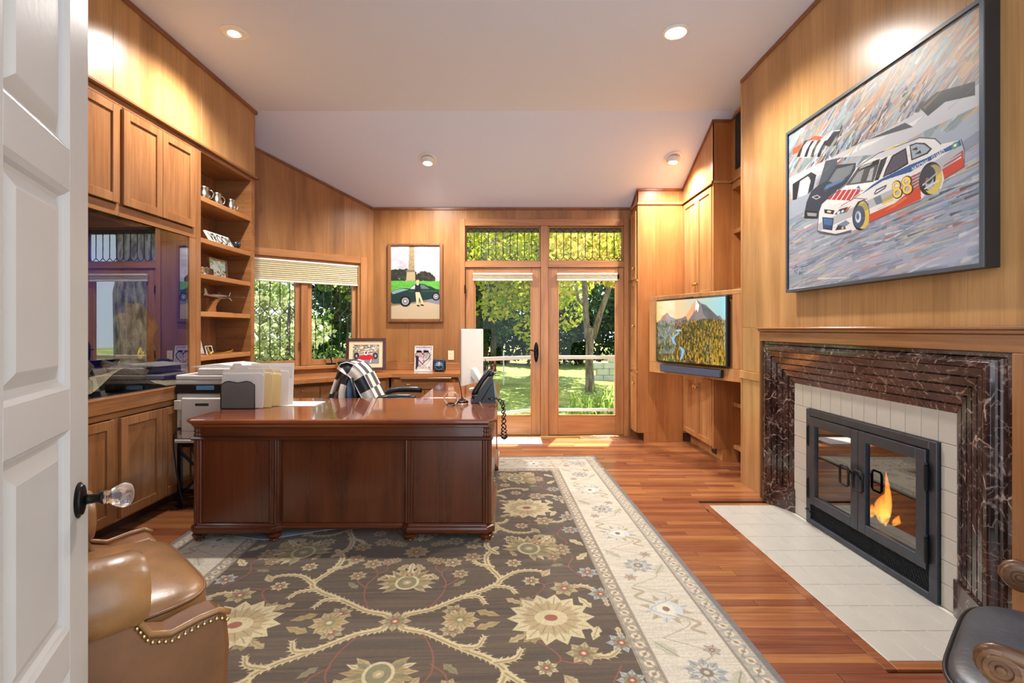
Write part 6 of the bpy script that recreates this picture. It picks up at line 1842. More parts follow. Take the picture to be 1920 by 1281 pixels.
folder('manila folder right behind the frontmost pale folder', -1.785, 3.425, .31, .262, (-.13, -.07), M['manila'], 3)
folder('pale folder with a high white tab at its left', -1.80, 3.455, .285, .285, (-.12, -.07), M['folder_w'], 1)
folder('manila folder sticking out to the right of the sorter', -1.745, 3.485, .30, .250, None, M['manila'], 4)
folder('white folder behind the manila one at the right', -1.705, 3.515, .30, .268, None, M['folder_w'], 4)
t = thing('paper_stack', 'white card with printed corner at the back of the file sorter', 'papers', (-1.685, 3.548, TZ + .0045), R(4), local=True)
mb = MB().box(-.15, .15, 0, .003, 0, .295); mb.v = [(p[0], p[1] + p[2] * .1, p[2]) for p in mb.v]; mb.build('card', M['paper'], t)
mb = MB().box(.05, .14, -.0006, .0, .19, .27); mb.v = [(p[0], p[1] + p[2] * .1, p[2]) for p in mb.v]; mb.build('printed_corner', M['letter_board'], t)
o = MB().box(-1.61, -1.36, 3.50, 3.72, TZ + .0002, TZ + .003).build('sheet_of_paper', M['paper'], None, org=(-1.48, 3.6, TZ)); tag(o, 'blank white sheet lying on the desk behind the sorter', 'paper')

# all-in-one computer seen from behind
cm = thing('computer', 'white all in one computer seen from behind on the desk return', 'computer', (-.31, 4.53, TZ), math.atan2(.52, .16), local=True)
MB().box(-.272, .272, -.006, .008, .048, .546, .006).build('display', M['white_plastic'], cm)
MB().box(-.268, .268, .0085, .011, .10, .542).build('screen', M['black'], cm)
MB().prism([(-.006, .19), (-.025, .18), (-.115, .035), (-.128, .012), (-.112, .010), (-.006, .12)], 'X', -.06, .06).build('stand', M['white_plastic'], cm)
MB().lathe([(0, 0), (.098, 0), (.100, .004), (.096, .008), (0, .009)], (0, -.07, 0), 36).build('foot', M['white_plastic'], cm, smooth=30)
ph_ = thing('desk_phone', 'black office desk phone on the right corner of the desk', 'telephone', (-.165, 3.74, TZ), R(6), local=True)
MB().prism([(-.105, .008), (-.085, .002), (-.04, .012), (.055, .165), (.05, .185), (.028, .19)], 'Y', -.10, .10).build('body', M['black'], ph_)
MB().prism([(-.035, 0), (.075, 0), (.058, .16), (.04, .13)], 'Y', -.085, .085).build('wedge_foot', M['black'], ph_)
MB().prism([(.045, .145), (.075, .005), (.083, .005), (.088, .05), (.066, .165)], 'Y', -.075, .085).build('rear_plate', plain('phone_back', (150, 160, 150), .25), ph_)
dl_ = MB().prism([(-.045, .030), (.028, .158), (.024, .163), (-.051, .034)], 'Y', -.02, .085).build('display', plain('phone_display', (40, 60, 72), .15), ph_)
hs_ = [( -.085, -.068, .055), (-.075, -.068, .085), (-.025, -.068, .165), (.02, -.068, .222), (.045, -.068, .236)]
MB().tube(hs_, [.020, .021, .017, .022, .018], 12).blob((-.078, -.068, .045), (.024, .026, .022), 2.6, 14, 8).blob((.04, -.068, .215), (.026, .026, .022), 2.6, 14, 8).build('handset', M['black'], ph_, smooth=True)
cord = []
path = [Vector(p) for p in ((.02, -.10, .03), (.09, -.10, .035), (.128, -.08, -.02), (.132, -.06, -.12), (.13, -.05, -.20), (.126, -.05, -.262), (.142, -.05, -.275), (.158, -.05, -.262), (.15, -.045, -.20), (.146, -.04, -.09), (.14, -.03, .0), (.10, .0, .02))]
for i in range(len(path) - 1):
    for q in range(12):
        p = path[i].lerp(path[i + 1], q / 12); a = (i * 12 + q) * 1.35
        cord.append((p.x + .009 * math.cos(a), p.y + .009 * math.sin(a), p.z + .002 * math.sin(a)))
MB().tube(cord, .0050, 5).build('coiled_cord', M['black'], ph_, smooth=True)

pc_ = thing('pen_cup', 'wire pen cup crowded with pens behind the desk phone', 'pen cup', (-.150, 4.40, TZ), 0, local=True)
MB().lathe([(0, 0), (.042, 0), (.043, .10), (.041, .10), (.040, .004), (0, .004)], (0, 0, 0), 20).build('cup', M['iron'], pc_, smooth=30)
for i, (c_, h, dx, dy, nm) in enumerate((((32, 34, 40), .27, -.03, .01, 'black pen standing tallest in the pen cup'), ((150, 48, 40), .255, .035, .0, 'red pen leaning right in the pen cup'), ((28, 40, 84), .22, -.04, -.02, 'blue pen leaning left in the pen cup'), ((200, 150, 90), .20, .0, .02, 'wooden pencil in the middle of the pen cup'), ((60, 62, 66), .23, .02, -.02, 'grey marker at the front of the pen cup'))):
    t = thing('pen', nm, 'pen', (-.150 + dx * .3, 4.40 + dy * .5, TZ + .005), 0, 'pens in the wire cup', local=True)
    mp = plain('pen_colour_%s' % 'abcde'[i], c_, .35)
    MB().tube([(0, 0, .0), (dx * .8, dy, h * .82)], .0055, 8).build('barrel', mp, t, smooth=True)
    MB().tube([(dx * .8, dy, h * .82), (dx, dy * 1.2, h)], [.0062, .005], 8).build('cap', mp, t, smooth=True)
o = thing('crystal_pen_stand', 'faceted crystal stand with a slim dark pen upright in it', 'pen stand', (-.325, 3.62, TZ), 0, local=True)
MB().lathe([(0, 0), (.042, 0), (.048, .012), (.040, .026), (.014, .036), (.010, .05), (0, .052)], (0, 0, 0), 10).build('base', M['crystal'], o)
MB().tube([(0, 0, .04), (-.012, 0, .12), (-.028, 0, .20)], [.003, .0042, .0048], 8).build('pen', M['dark_wood'], o, smooth=True)
o = thing('crystal_heart', 'open crystal ornament standing beside the crystal pen stand', 'ornament', (-.40, 3.56, TZ), R(-15), local=True)
hr = [(.052 * math.cos(a), .012 * math.sin(2 * a), .052 + .048 * math.sin(a)) for a in np.linspace(0, 2 * math.pi, 24, endpoint=False)]
MB().tube(hr, .0085, 8, closed=True).build('ring', M['crystal'], o, smooth=True)
MB().lathe([(0, 0), (.03, 0), (.034, .008), (.018, .018), (0, .02)], (0, 0, 0), 10).build('foot', M['crystal'], o)
o = MB().box(-.27, -.20, 4.02, 4.08, TZ + .0003, TZ + .045, .004).build('note_box', plain('note_box', (206, 186, 172), .5, var=.1), None, org=(-.235, 4.05, TZ)); tag(o, 'small pinkish note box in front of the computer foot', 'box')

# ------------------------------------------------------------------ office chair with the chequered jacket
M['check'] = None
def check_mat(name, sx, sy):
    m, nt, b, L = newmat(name); N = nt.nodes.new
    uv = N('ShaderNodeUVMap'); mp = N('ShaderNodeMapping'); mp.inputs['Scale'].default_value = (sx, sy, 1); L(uv.outputs[0], mp.inputs['Vector'])
    ck = N('ShaderNodeTexChecker'); ck.inputs['Scale'].default_value = 1.0; ck.inputs['Color1'].default_value = lin((226, 218, 204)); ck.inputs['Color2'].default_value = lin((24, 28, 42)); L(mp.outputs[0], ck.inputs['Vector'])
    L(ck.outputs['Color'], b.inputs['Base Color']); setp(b, rough=.42, sheen=.1)
    n = N('ShaderNodeTexNoise'); n.inputs['Scale'].default_value = 60; bp = N('ShaderNodeBump'); bp.inputs['Strength'].default_value = .15; bp.inputs['Distance'].default_value = .004; L(n.outputs['Fac'], bp.inputs['Height']); L(bp.outputs[0], b.inputs['Normal'])
    return m
oc = thing('office_chair', 'black swivel office chair facing right behind the desk', 'chair', (-1.02, 4.28, RZ + .003), R(4), local=True)
for k in range(5):
    a = 2 * math.pi * k / 5 + .3
    lgm = MB().tube([(0, 0, .10), (.18 * math.cos(a), .18 * math.sin(a), .085), (.30 * math.cos(a), .30 * math.sin(a), .065)], [.026, .02, .016], 8).build('leg', M['black'], oc, smooth=True)
    MB().lathe([(.0, -.012), (.026, -.012), (.028, -.006), (.028, .006), (.026, .012), (0, .012)], (.30 * math.cos(a), .30 * math.sin(a), .029), 16, 'X').build('caster', M['black'], lgm, smooth=30)
MB().tube([(0, 0, .09), (0, 0, .40)], .026, 14).build('gas_column', M['black'], oc, smooth=True)
MB().blob((.0, 0, .46), (.27, .26, .06), 4, 28, 12).build('seat', M['office_black'], oc, smooth=True)
bp_ = []
for q in np.linspace(0, 1, 9):
    bp_.append((-.16 - .20 * q + .04 * math.sin(q * 3.0), .46 + .57 * q))
back = [(x - .035, z) for x, z in bp_] + [(x + .035, z) for x, z in bp_[::-1]]
MB().prism(back, 'Y', -.175, .19).build('backrest', M['office_black'], oc, smooth=50)
for s in (-1, 1):
    ar = MB().tube([(-.10, s * .27, .68), (-.02, s * .28, .735), (.05, s * .28, .745), (.22, s * .27, .742), (.26, s * .265, .735)], [.020, .028, .030, .028, .022], 12).build('armrest', M['office_black'], oc, smooth=True)
    MB().tube([(-.05, s * .28, .73), (-.06, s * .29, .60), (.02, s * .27, .46)], .018, 10).tube([(-.20, s * .235, .60), (-.26, s * .23, .90)], .016, 8).build('arm_support', M['black'], ar, smooth=True)

def ribbon(path, y0, y1, th, name, m, parent, nu=1.0, edge=None, wob=0.0):
    """cloth band draped along a side-view path (x,z), from y0 to y1, with UVs running along it"""
    me = bpy.data.meshes.new(name); P = [Vector((p[0], p[1])) for p in path]; n = len(P); ny = 8
    dist = [0.0]
    for i in range(1, n): dist.append(dist[-1] + (P[i] - P[i - 1]).length)
    vs, uv, fs, fuv = [], [], [], []
    for side in (0, 1):
        for i in range(n):
            t = P[min(i + 1, n - 1)] - P[max(i - 1, 0)]; t.normalize(); nn = Vector((-t.y, t.x))
            for j in range(ny + 1):
                y = y0 + (y1 - y0) * j / ny; w_ = wob * math.sin(j * 1.7 + i * .5) * (i / n)
                q = P[i] + nn * (th * side + w_)
                vs.append((q.x, y, q.y)); uv.append((dist[i] * nu, (y - y0) * nu))
    S = n * (ny + 1)
    for i in range(n - 1):
        for j in range(ny):
            a = i * (ny + 1) + j; b = a + ny + 1
            fs.append((a, a + 1, b + 1, b)); fs.append((S + a, S + b, S + b + 1, S + a + 1))
        for j in (0, ny):
            a = i * (ny + 1) + j; fs.append((a, a + ny + 1, S + a + ny + 1, S + a))
    for i in (0, n - 1):
        for j in range(ny):
            a = i * (ny + 1) + j; fs.append((a, S + a, S + a + 1, a + 1))
    me.from_pydata(vs, [], fs); ul = me.uv_layers.new(name='UVMap')
    for p in me.polygons:
        p.use_smooth = True
        for li in p.loop_indices: ul.data[li].uv = uv[me.loops[li].vertex_index]
    if edge: # push the UVs of the rim so the near edge carries its own row of checks
        for p in me.polygons:
            ys = {round(vs[me.loops[li].vertex_index][1], 5) for li in p.loop_indices}
            if len(ys) == 1:
                for li in p.loop_indices:
                    vi = me.loops[li].vertex_index; ul.data[li].uv = (uv[vi][0], .115 if vi >= S else .012)
    me.materials.append(m); o = bpy.data.objects.new(name, me); COL.objects.link(o); o.parent = parent
    return o
jk = thing('checkered_jacket', 'black and white chequered racing jacket hung over the office chair back', 'jacket', (-1.02, 4.28, .70), R(4), local=True)
M['check'] = check_mat('racing_checks', 8.0, 8.0)
M['lining'] = plain('jacket_lining', (48, 96, 132), .35, bump=.4, bscale=30, var=.35, vscale=14, sheen=.3)
M['white_pipe'] = plain('white_piping', (226, 228, 232), .5)
fpath = [(.0, -.10), (-.045, .0), (-.085, .08), (-.13, .17), (-.165, .24), (-.20, .285), (-.245, .325), (-.30, .342), (-.345, .33), (-.375, .29)]
ribbon(fpath, -.215, .22, .095, 'body_panel', M['check'], jk, edge=.14)
for th_ in (-.003, .098):
    pp = []
    for i, p in enumerate(fpath):
        a_ = Vector(fpath[min(i + 1, len(fpath) - 1)]) - Vector(fpath[max(i - 1, 0)]); a_.normalize(); q = Vector(p) + Vector((-a_.y, a_.x)) * th_
        pp.append((q.x, -.217, q.y))
    MB().tube(pp, .004, 6).build('piping', M['white_pipe'], jk, smooth=True)
lpath = [(-.345, .315), (-.385, .255), (-.415, .18), (-.445, .10), (-.47, .02), (-.455, -.06)]
ribbon(lpath, -.19, .20, .018, 'hanging_back', M['check'], jk, edge=.1, wob=.012)
ribbon([(-.300, .28), (-.345, .20), (-.37, .11), (-.375, .03), (-.36, -.09)], -.205, -.06, .05, 'sleeve', M['check'], jk, edge=.16, wob=.01)
MB().tube([(-.262, -.19, .25), (-.275, -.192, .16), (-.272, -.19, .05), (-.285, -.185, -.06)], [.018, .026, .028, .03], 10).build('lining', M['lining'], jk, smooth=True)

# ------------------------------------------------------------------ printer on its stand
ps = thing('printer_stand', 'black metal stand with diagonal braces under the white printer', 'stand', (-2.20, 3.86, 0))
SX0, SX1, SY0, SY1, SZ = -2.41, -2.095, 3.63, 4.10, .485
bx('top_board', M['printer'], ps, SX0 - .02, -1.98, SY0 - .02, SY1 + .02, SZ, SZ + .022, .003)
for x in (SX0 + .012, SX1 - .012):
    for y in (SY0 + .012, SY1 - .012):
        bx('leg', M['iron'], ps, x - .014, x + .014, y - .014, y + .014, 0, SZ - .0005, .002)
for y in (SY0 + .012, SY1 - .012):
    MB().box(SX0 + .027, SX1 - .027, y - .011, y + .011, SZ - .035, SZ - .001, .002).build('apron', M['iron'], ps)
    MB().tube([(SX0 + .02, y, .41), (SX1 - .14, y, .26), (SX0 + .02, y, .10)], .011, 6).tube([(SX1 - .02, y, .45), (SX0 + .14, y, .36), (SX0 + .10, y, .44)], .010, 6).build('brace', M['iron'], ps)
bx('lower_shelf', M['iron'], ps, SX0 + .027, SX1 - .027, SY0 + .03, SY1 - .03, .10, .118, .002)
pr_ = thing('printer', 'white multifunction laser printer beside the executive desk', 'printer', (-2.21, 3.85, SZ + .0225))
z0 = SZ + .0225
QX0, QX1, QY0, QY1 = -2.435, -1.975, 3.62, 4.08
bx('rear_body', M['printer'], pr_, QX0, QX1, QY0 + .035, QY1, z0, z0 + .335, .008)
bx('front_door', M['printer'], pr_, QX0 + .055, QX1 - .004, QY0, QY0 + .036, z0 + .008, z0 + .305, .008)
bx('side_cover', M['printer'], pr_, QX0 - .004, QX0 + .052, QY0 + .012, QY0 + .034, z0 + .215, z0 + .285, .004)
bx('handle_recess', M['gun'], pr_, QX0 + .16, QX0 + .26, QY0 - .002, QY0 + .004, z0 + .246, z0 + .266, .002)
bx('tray_line', M['gun'], pr_, QX0 + .056, QX1 - .006, QY0 - .0006, QY0 + .002, z0 + .062, z0 + .064)
bx('output_bay', M['black'], pr_, QX0 + .004, QX1 - .004, QY0 + .02, QY1 - .02, z0 + .3355, z0 + .400, .003)
bx('touch_screen', plain('blue_screen', (96, 150, 196), .15), pr_, QX0 + .16, QX0 + .29, QY0 + .012, QY0 + .02, z0 + .362, z0 + .392, .002)
sc_ = MB().box(QX0 + .002, QX1, QY0 + .02, QY1 - .01, z0 + .4005, z0 + .432, .006).box(QX0 + .002, QX0 + .15, QY0 + .02, QY1 - .01, z0 + .434, z0 + .470, .008).box(QX0 + .15, QX1, QY0 + .01, QY1 - .01, z0 + .434, z0 + .468, .006)
sc_.build('scanner', M['printer'], pr_)
bx('document_feeder', M['printer'], pr_, QX0 + .165, QX1 - .01, QY0 + .02, QY1 - .03, z0 + .4705, z0 + .520, .008)
MB().prism([(QX0 + .09, z0 + .528), (QX0 + .30, z0 + .548), (QX1 - .02, z0 + .532), (QX1 - .02, z0 + .522), (QX0 + .20, z0 + .521)], 'Y', QY0 + .05, QY1 - .06).build('feeder_tray', M['white_plastic'], pr_)
vt = MB()
for k in range(6): vt.box(QX0 + .026, QX0 + .046, QY0 + .0338, QY0 + .036, z0 + .030 + k * .008, z0 + .034 + k * .008)
for k in range(3): vt.box(QX0 + .026, QX0 + .044, QY0 + .0338, QY0 + .036, z0 + .10 + k * .014, z0 + .104 + k * .014)
vt.build('vent_slots', M['black_matte'], pr_)
o = MB().tube([(QX0 + .055, QY0 + .012, z0 + .075), (QX0 + .03, QY0 - .005, z0 + .07), (QX0 + .014, QY0 - .012, z0 + .03), (QX0 + .012, QY0 - .012, z0 - .05), (QX0 + .03, QY0 - .012, .30), (QX0 + .06, QY0 - .012, .12), (QX0 + .10, QY0 - .02, .012), (QX0 + .0, QY0 - .03, .006), (QX0 - .02, QY0 + .06, .006), (QX0 + .14, QY0 + .05, .007), (QX0 + .26, QY0 - .03, .007), (QX0 + .40, QY0 + .0, .007)], .005, 8).blob((QX0 + .046, QY0 + .006, z0 + .078), (.018, .008, .012), 3, 12, 8).build('power_cable', M['black'], None, org=(QX0 + .1, QY0, 0), smooth=True)
tag(o, 'black power cable hanging from the printer to the floor', 'cable')
o = bx('router_box', plain('silver_box', (176, 178, 184), .4, var=.05), None, -2.37, -2.13, 3.70, 3.98, .1185, .150, .005, org=(-2.2, 3.84, .1185)); tag(o, 'flat silver box on the low shelf of the printer stand', 'router')

# ------------------------------------------------------------------ white door standing open on the left
dd = (.432, -.902); wang = math.atan2(-dd[1], -dd[0])        # local x runs from the hinge edge to the free edge
wd = struct('door_1', (-.97 + dd[0] * .92, 1.15 + dd[1] * .92, 0), wang)
DW = .92; DTH = .044; DH = 2.42
# local y = 0 is the face towards the camera; the leaf lies behind it (local +y points away from the camera)
rows = [(.185, .600), (.685, 1.105), (1.190, 1.606), (1.691, 2.105), (2.19, 2.30)]
cols_ = [(DW - .408, DW - .119), (.119, .408)]
zs = [.012] + [v for r_ in rows for v in r_] + [DH]
st = MB()
st.box(DW - .1185, DW, 0, DTH, .012, DH, .002).box(0, .1185, 0, DTH, .012, DH, .002).box(.4085, DW - .4085, 0, DTH, .012, DH, .001)
st.build('stile', M['white_paint'], wd)
for i in range(0, len(zs), 2):
    for (a, b) in cols_:
        bx('rail', M['white_paint'], wd, a - .0005, b + .0005, 0, DTH, zs[i], zs[i + 1], .001)
def raised(parent, a, b, z0, z1):
    """moulded raised panel: sticking, groove, bevel up to the field"""
    ring = [(0, .0), (.010, .006), (.016, .014), (.024, .016), (.050, .004), (.053, .003)]
    vs, fs = [], []
    for (d, y) in ring: vs += [(a + d, y, z0 + d), (b - d, y, z0 + d), (b - d, y, z1 - d), (a + d, y, z1 - d)]
    for i in range(len(ring) - 1):
        for k in range(4):
            l = (k + 1) % 4; fs.append((i * 4 + k, i * 4 + l, (i + 1) * 4 + l, (i + 1) * 4 + k))
    fs.append(tuple((len(ring) - 1) * 4 + k for k in range(4)))
    vs += [(a, DTH - .004, z0), (b, DTH - .004, z0), (b, DTH - .004, z1), (a, DTH - .004, z1)]
    q = len(ring) * 4
    fs.append((q + 3, q + 2, q + 1, q))
    for k in range(4): fs.append((k, q + k, q + (k + 1) % 4, (k + 1) % 4))
    MB().add(vs, fs).build('raised_panel', M['white_paint'], parent)
for (z0_, z1_) in rows:
    for (a, b) in cols_: raised(wd, a, b, z0_, z1_)
KX = DW - .068; KZ = .94
rs_ = MB().lathe([(0, 0), (.034, 0), (.035, -.003), (.030, -.006), (.029, -.009), (.020, -.011), (.012, -.013), (0, -.013)], (KX, 0, KZ), 32, 'Y')
rs_.v = [(KX + (p[0] - KX) * .86, p[1], KZ + (p[2] - KZ) * 1.12) for p in rs_.v]
kn = rs_.build('rosette', M['bronze'], wd, smooth=40)
MB().lathe([(.012, -.012), (.0105, -.02), (.010, -.034), (.013, -.040), (.015, -.044), (.013, -.046)], (KX, 0, KZ), 20, 'Y').build('shank', M['bronze'], kn, smooth=True)
MB().lathe([(.010, -.045), (.0145, -.047), (.016, -.051), (.0135, -.055), (.017, -.060), (.024, -.070), (.0275, -.079), (.0275, -.086), (.023, -.094), (.012, -.099), (0, -.1005)], (KX, 0, KZ), 12, 'Y').build('glass_knob', M['crystal'], kn, smooth=True)
bx('latch_plate', M['bronze'], wd, DW - .0002, DW + .001, .01, .034, KZ - .03, KZ + .03)

# ------------------------------------------------------------------ tan leather armchair by the door (local y is the way it faces)
ac = thing('leather_armchair', 'tan leather rolled arm chair with nailheads behind the white door', 'armchair', (-1.385, 1.515, RZ), R(-42), local=True)
MB().box(-.43, .43, -.40, .27, .10, .30, .03).build('seat_base', M['leather_dark'], ac, smooth=40)
def crown(p): return (p[0] * (1 - .0 * p[1]), p[1], p[2] + .028 * (1 - (p[0] / .32) ** 2) * (1 - (p[1] / .36) ** 2) * (1 if p[2] > 0 else 0))
MB().blob((0, .0, .415), (.318, .36, .085), 5.5, 48, 20, crown).build('seat_cushion', M['leather'], ac, smooth=True)
pip = [(.314 * math.copysign(abs(math.cos(a)) ** .37, math.cos(a)), .356 * math.copysign(abs(math.sin(a)) ** .37, math.sin(a)), .468) for a in np.linspace(0, 2 * math.pi, 64, endpoint=False)]
MB().tube(pip, .006, 6, closed=True).build('cushion_piping', M['leather_dark'], ac, smooth=True)
for s in (-1, 1):
    # arm: outer panel sweeping forward and down, with a rolled top
    pr2 = [(-.40, .09), (.315, .09), (.345, .20), (.352, .36), (.345, .452), (.32, .470), (.27, .468), (.20, .455), (.15, .475), (.12, .53), (.11, .60), (-.40, .62)]
    x0, x1 = (.325, .435) if s > 0 else (-.435, -.325)
    pan = MB().prism(pr2, 'X', x0, x1).build('arm_panel', M['leather_dark'], ac)
    md = pan.modifiers.new('soft', 'BEVEL'); md.width = .016; md.segments = 3; md.limit_method = 'ANGLE'; md.angle_limit = R(40)
    cxr = s * .385
    roll = [(0, .152), (.060, .152), (.086, .146), (.098, .128), (.099, .06), (.097, -.2), (.096, -.40), (0, -.41)]
    MB().lathe(roll, (cxr, 0, .600), 32, 'Y').build('arm_roll', M['leather'], ac, smooth=35)
    # welt along the front edge and its brass nails
    edge_ = [(.11, .585), (.122, .53), (.15, .480), (.20, .460), (.27, .472), (.32, .474), (.348, .455)]
    MB().tube([(s * .437, p[0], p[1] + .004) for p in edge_], .008, 8).build('arm_welt', M['leather'], ac, smooth=True)
    L0 = [Vector((p[0], p[1] - .020)) for p in edge_]
    tot = sum((L0[i + 1] - L0[i]).length for i in range(len(L0) - 1)); nn_ = 20
    for k in range(nn_):
        d = tot * (k + .5) / nn_; i = 0
        while i < len(L0) - 2 and d > (L0[i + 1] - L0[i]).length: d -= (L0[i + 1] - L0[i]).length; i += 1
        p = L0[i] + (L0[i + 1] - L0[i]).normalized() * d
        MB().lathe([(0, s * .005), (.004, s * .0042), (.0066, s * .001), (.0066, -s * .003), (0, -s * .003)], (s * .437, p.x, p.y), 8, 'X').build('nail_head', M['nail'], ac, smooth=True)
MB().box(-.325, .325, .27, .335, .10, .335, .02).build('front_rail', M['leather_dark'], ac, smooth=40)
bkp = [(-.42, .28), (-.30, .28), (-.33, .45), (-.39, .85), (-.44, 1.0), (-.50, 1.02), (-.53, .98), (-.50, .6)]
bk = MB().prism(bkp, 'X', -.33, .33).build('backrest', M['leather'], ac); md = bk.modifiers.new('soft', 'BEVEL'); md.width = .03; md.segments = 3; md.limit_method = 'ANGLE'; md.angle_limit = R(30)
for s in (-1, 1):
    wg = MB().prism([(-.45, .60), (-.20, .60), (-.19, .68), (-.26, .80), (-.36, .95), (-.47, 1.0)], 'X', s * .332 if s > 0 else -.40, .40 if s > 0 else -.332).build('wing', M['leather'], ac); md = wg.modifiers.new('soft', 'BEVEL'); md.width = .02; md.segments = 3; md.limit_method = 'ANGLE'; md.angle_limit = R(30)
for (x, y) in ((-.38, .26), (.38, .26), (-.36, -.36), (.36, -.36)):
    MB().lathe([(0, 0), (.018, 0), (.026, .03), (.030, .095), (0, .095)], (x, y, 0), 12).build('leg', M['dark_wood'], ac, smooth=30)

# ------------------------------------------------------------------ black leather chair by the hearth
bc = thing('black_armchair', 'black leather armchair with carved wooden arms beside the hearth', 'armchair', (1.481, 1.175, 0), R(41.3), local=True)
def crown2(p): return (p[0], p[1], p[2] + .03 * (1 - (p[0] / .31) ** 2) * (1 - (p[1] / .32) ** 2) * (1 if p[2] > 0 else 0))
MB().blob((0, .0, .405), (.305, .315, .065), 5, 48, 18, crown2).build('seat_cushion', M['leather_black'], bc, smooth=True)
pip = [(.306 * math.copysign(abs(math.cos(a)) ** .4, math.cos(a)), .316 * math.copysign(abs(math.sin(a)) ** .4, math.sin(a)), .437) for a in np.linspace(0, 2 * math.pi, 64, endpoint=False)]
MB().tube(pip, .0065, 6, closed=True).build('piping', M['piping_black'], bc, smooth=True)
MB().blob((0, 0, .315), (.298, .305, .05), 8, 40, 8).build('seat_rail', M['leather_black'], bc, smooth=True)
for s in (-1, 1):
    sp_ = [(s * .30, -.30, .58), (s * .305, -.12, .575), (s * .31, .08, .575), (s * .31, .19, .585)]
    sc2 = [(s * .31, .205 + .032 * math.cos(a) * (1 - a / 13), .556 + .030 * math.sin(a) * (1 - a / 13)) for a in np.linspace(1.6, -6.0, 1)]
    for a in np.linspace(1.3, -6.6, 18):
        q = 1 - (1.3 - a) / 11.5
        sp_.append((s * .31, .200 + .040 * math.cos(a) * q, .553 + .036 * math.sin(a) * q))
    ar = MB().tube(sp_, [.018, .020, .020, .018] + [.015 - .0006 * i for i in range(18)], 12).build('arm', M['gilt_wood'], bc, smooth=True)
    MB().lathe([(0, s * .024), (.008, s * .023), (.011, s * .016), (.019, s * .016), (.022, s * .022), (.030, s * .022), (.033, s * .017), (.041, s * .015), (.044, s * .008), (.044, -s * .012), (.039, -s * .019), (.030, -s * .022), (.022, -s * .022), (.019, -s * .016), (.011, -s * .016), (.008, -s * .022), (0, -s * .023)], (s * .31, .198, .553), 24, 'X').build('scroll', M['gilt_wood'], ar, smooth=35)
    MB().tube([(s * .31, .12, .56), (s * .315, .03, .50), (s * .31, .07, .42), (s * .30, .10, .34)], [.02, .018, .02, .024], 10).build('arm_post', M['gilt_wood'], ar, smooth=True)
    MB().tube([(s * .27, .27, .30), (s * .275, .285, .18), (s * .265, .27, .06), (s * .27, .285, .0)], [.03, .024, .018, .024], 12).build('leg', M['gilt_wood'], bc, smooth=True)
    MB().tube([(s * .25, -.28, .32), (s * .25, -.32, .15), (s * .25, -.38, .0)], [.026, .022, .018], 10).build('leg', M['gilt_wood'], bc, smooth=True)
MB().blob((0, -.33, .70), (.28, .05, .32), 4, 30, 14).build('backrest', M['leather_black'], bc, smooth=True)
# ------------------------------------------------------------------ outdoors: deck, railing, lawn, trees
def lawn_mat():
    m, nt, b, L = newmat('lawn'); N = nt.nodes.new
    tc = N('ShaderNodeTexCoord'); n1 = N('ShaderNodeTexNoise'); n1.inputs['Scale'].default_value = .9; n1.inputs['Detail'].default_value = 8; L(tc.outputs['Object'], n1.inputs['Vector'])
    n2 = N('ShaderNodeTexNoise'); n2.inputs['Scale'].default_value = 30; n2.inputs['Detail'].default_value = 4; L(tc.outputs['Object'], n2.inputs['Vector'])
    mx = N('ShaderNodeMath'); mx.operation = 'ADD'; L(n1.outputs['Fac'], mx.inputs[0]); L(n2.outputs['Fac'], mx.inputs[1])
    r = N('ShaderNodeValToRGB'); L(mx.outputs[0], r.inputs[0])
    mx2 = N('ShaderNodeMath'); mx2.operation = 'MULTIPLY'; mx2.inputs[1].default_value = .5; L(mx.outputs[0], mx2.inputs[0]); L(mx2.outputs[0], r.inputs[0])
    r.color_ramp.elements[0].position = .36; r.color_ramp.elements[0].color = lin((60, 78, 32)); r.color_ramp.elements[1].position = .66; r.color_ramp.elements[1].color = lin((184, 178, 96))  # dark and yellow stops put shade and sunshine into the grass colour
    e = r.color_ramp.elements.new(.5); e.color = lin((118, 130, 52))
    L(r.outputs[0], b.inputs['Base Color']); setp(b, rough=.9)
    bp = N('ShaderNodeBump'); bp.inputs['Strength'].default_value = .8; bp.inputs['Distance'].default_value = .05; L(n2.outputs['Fac'], bp.inputs['Height']); L(bp.outputs[0], b.inputs['Normal'])
    return m
GZ = -.55
M['lawn'] = lawn_mat()
mb = MB(); nx, ny_ = 40, 40; vs = []; fs = []
for i in range(nx + 1):
    for j in range(ny_ + 1):
        x = -26 + 52 * i / nx; y = 6.3 + 40 * (j / ny_) ** 1.3
        vs.append((x, y, GZ + .08 * math.sin(x * .7) * math.sin(y * .5) + (.02 * (y - 14) if y > 14 else 0)))
for i in range(nx):
    for j in range(ny_):
        a = i * (ny_ + 1) + j; fs.append((a, a + ny_ + 1, a + ny_ + 2, a + 1))
o = mb.add(vs, fs).build('lawn', M['lawn'], None, org=(0, 10, GZ), smooth=True); o['kind'] = 'structure'
dk = struct('deck', (.3, 6.8, -.06))
M['deckwood'] = wood('deck_boards', ((150, 140, 128), (178, 168, 156), (196, 188, 176)), 'X', 6, .7)
yb = 6.24
while yb < 7.42:
    bx('plank', M['deckwood'], dk, -2.2, 2.4, yb, yb + .134, -.06, -.032, .003); yb += .14
bx('deck_frame', M['deckwood'], dk, -2.2, 2.4, 6.24, 7.40, -.22, -.0605)
rl_ = thing('deck_railing', 'pale metal deck railing with glass panels outside the French doors', 'railing', (.4, 7.3, -.032))
M['rail'] = plain('rail_metal', (206, 200, 198), .45, var=.04)
RP = [(-1.55, 6.30), (-.50, 6.72), (.40, 7.28), (1.62, 7.28), (2.35, 7.28)]
for (x, y) in RP: bx('post', M['rail'], rl_, x - .035, x + .035, y - .035, y + .035, -.032, .93, .004)
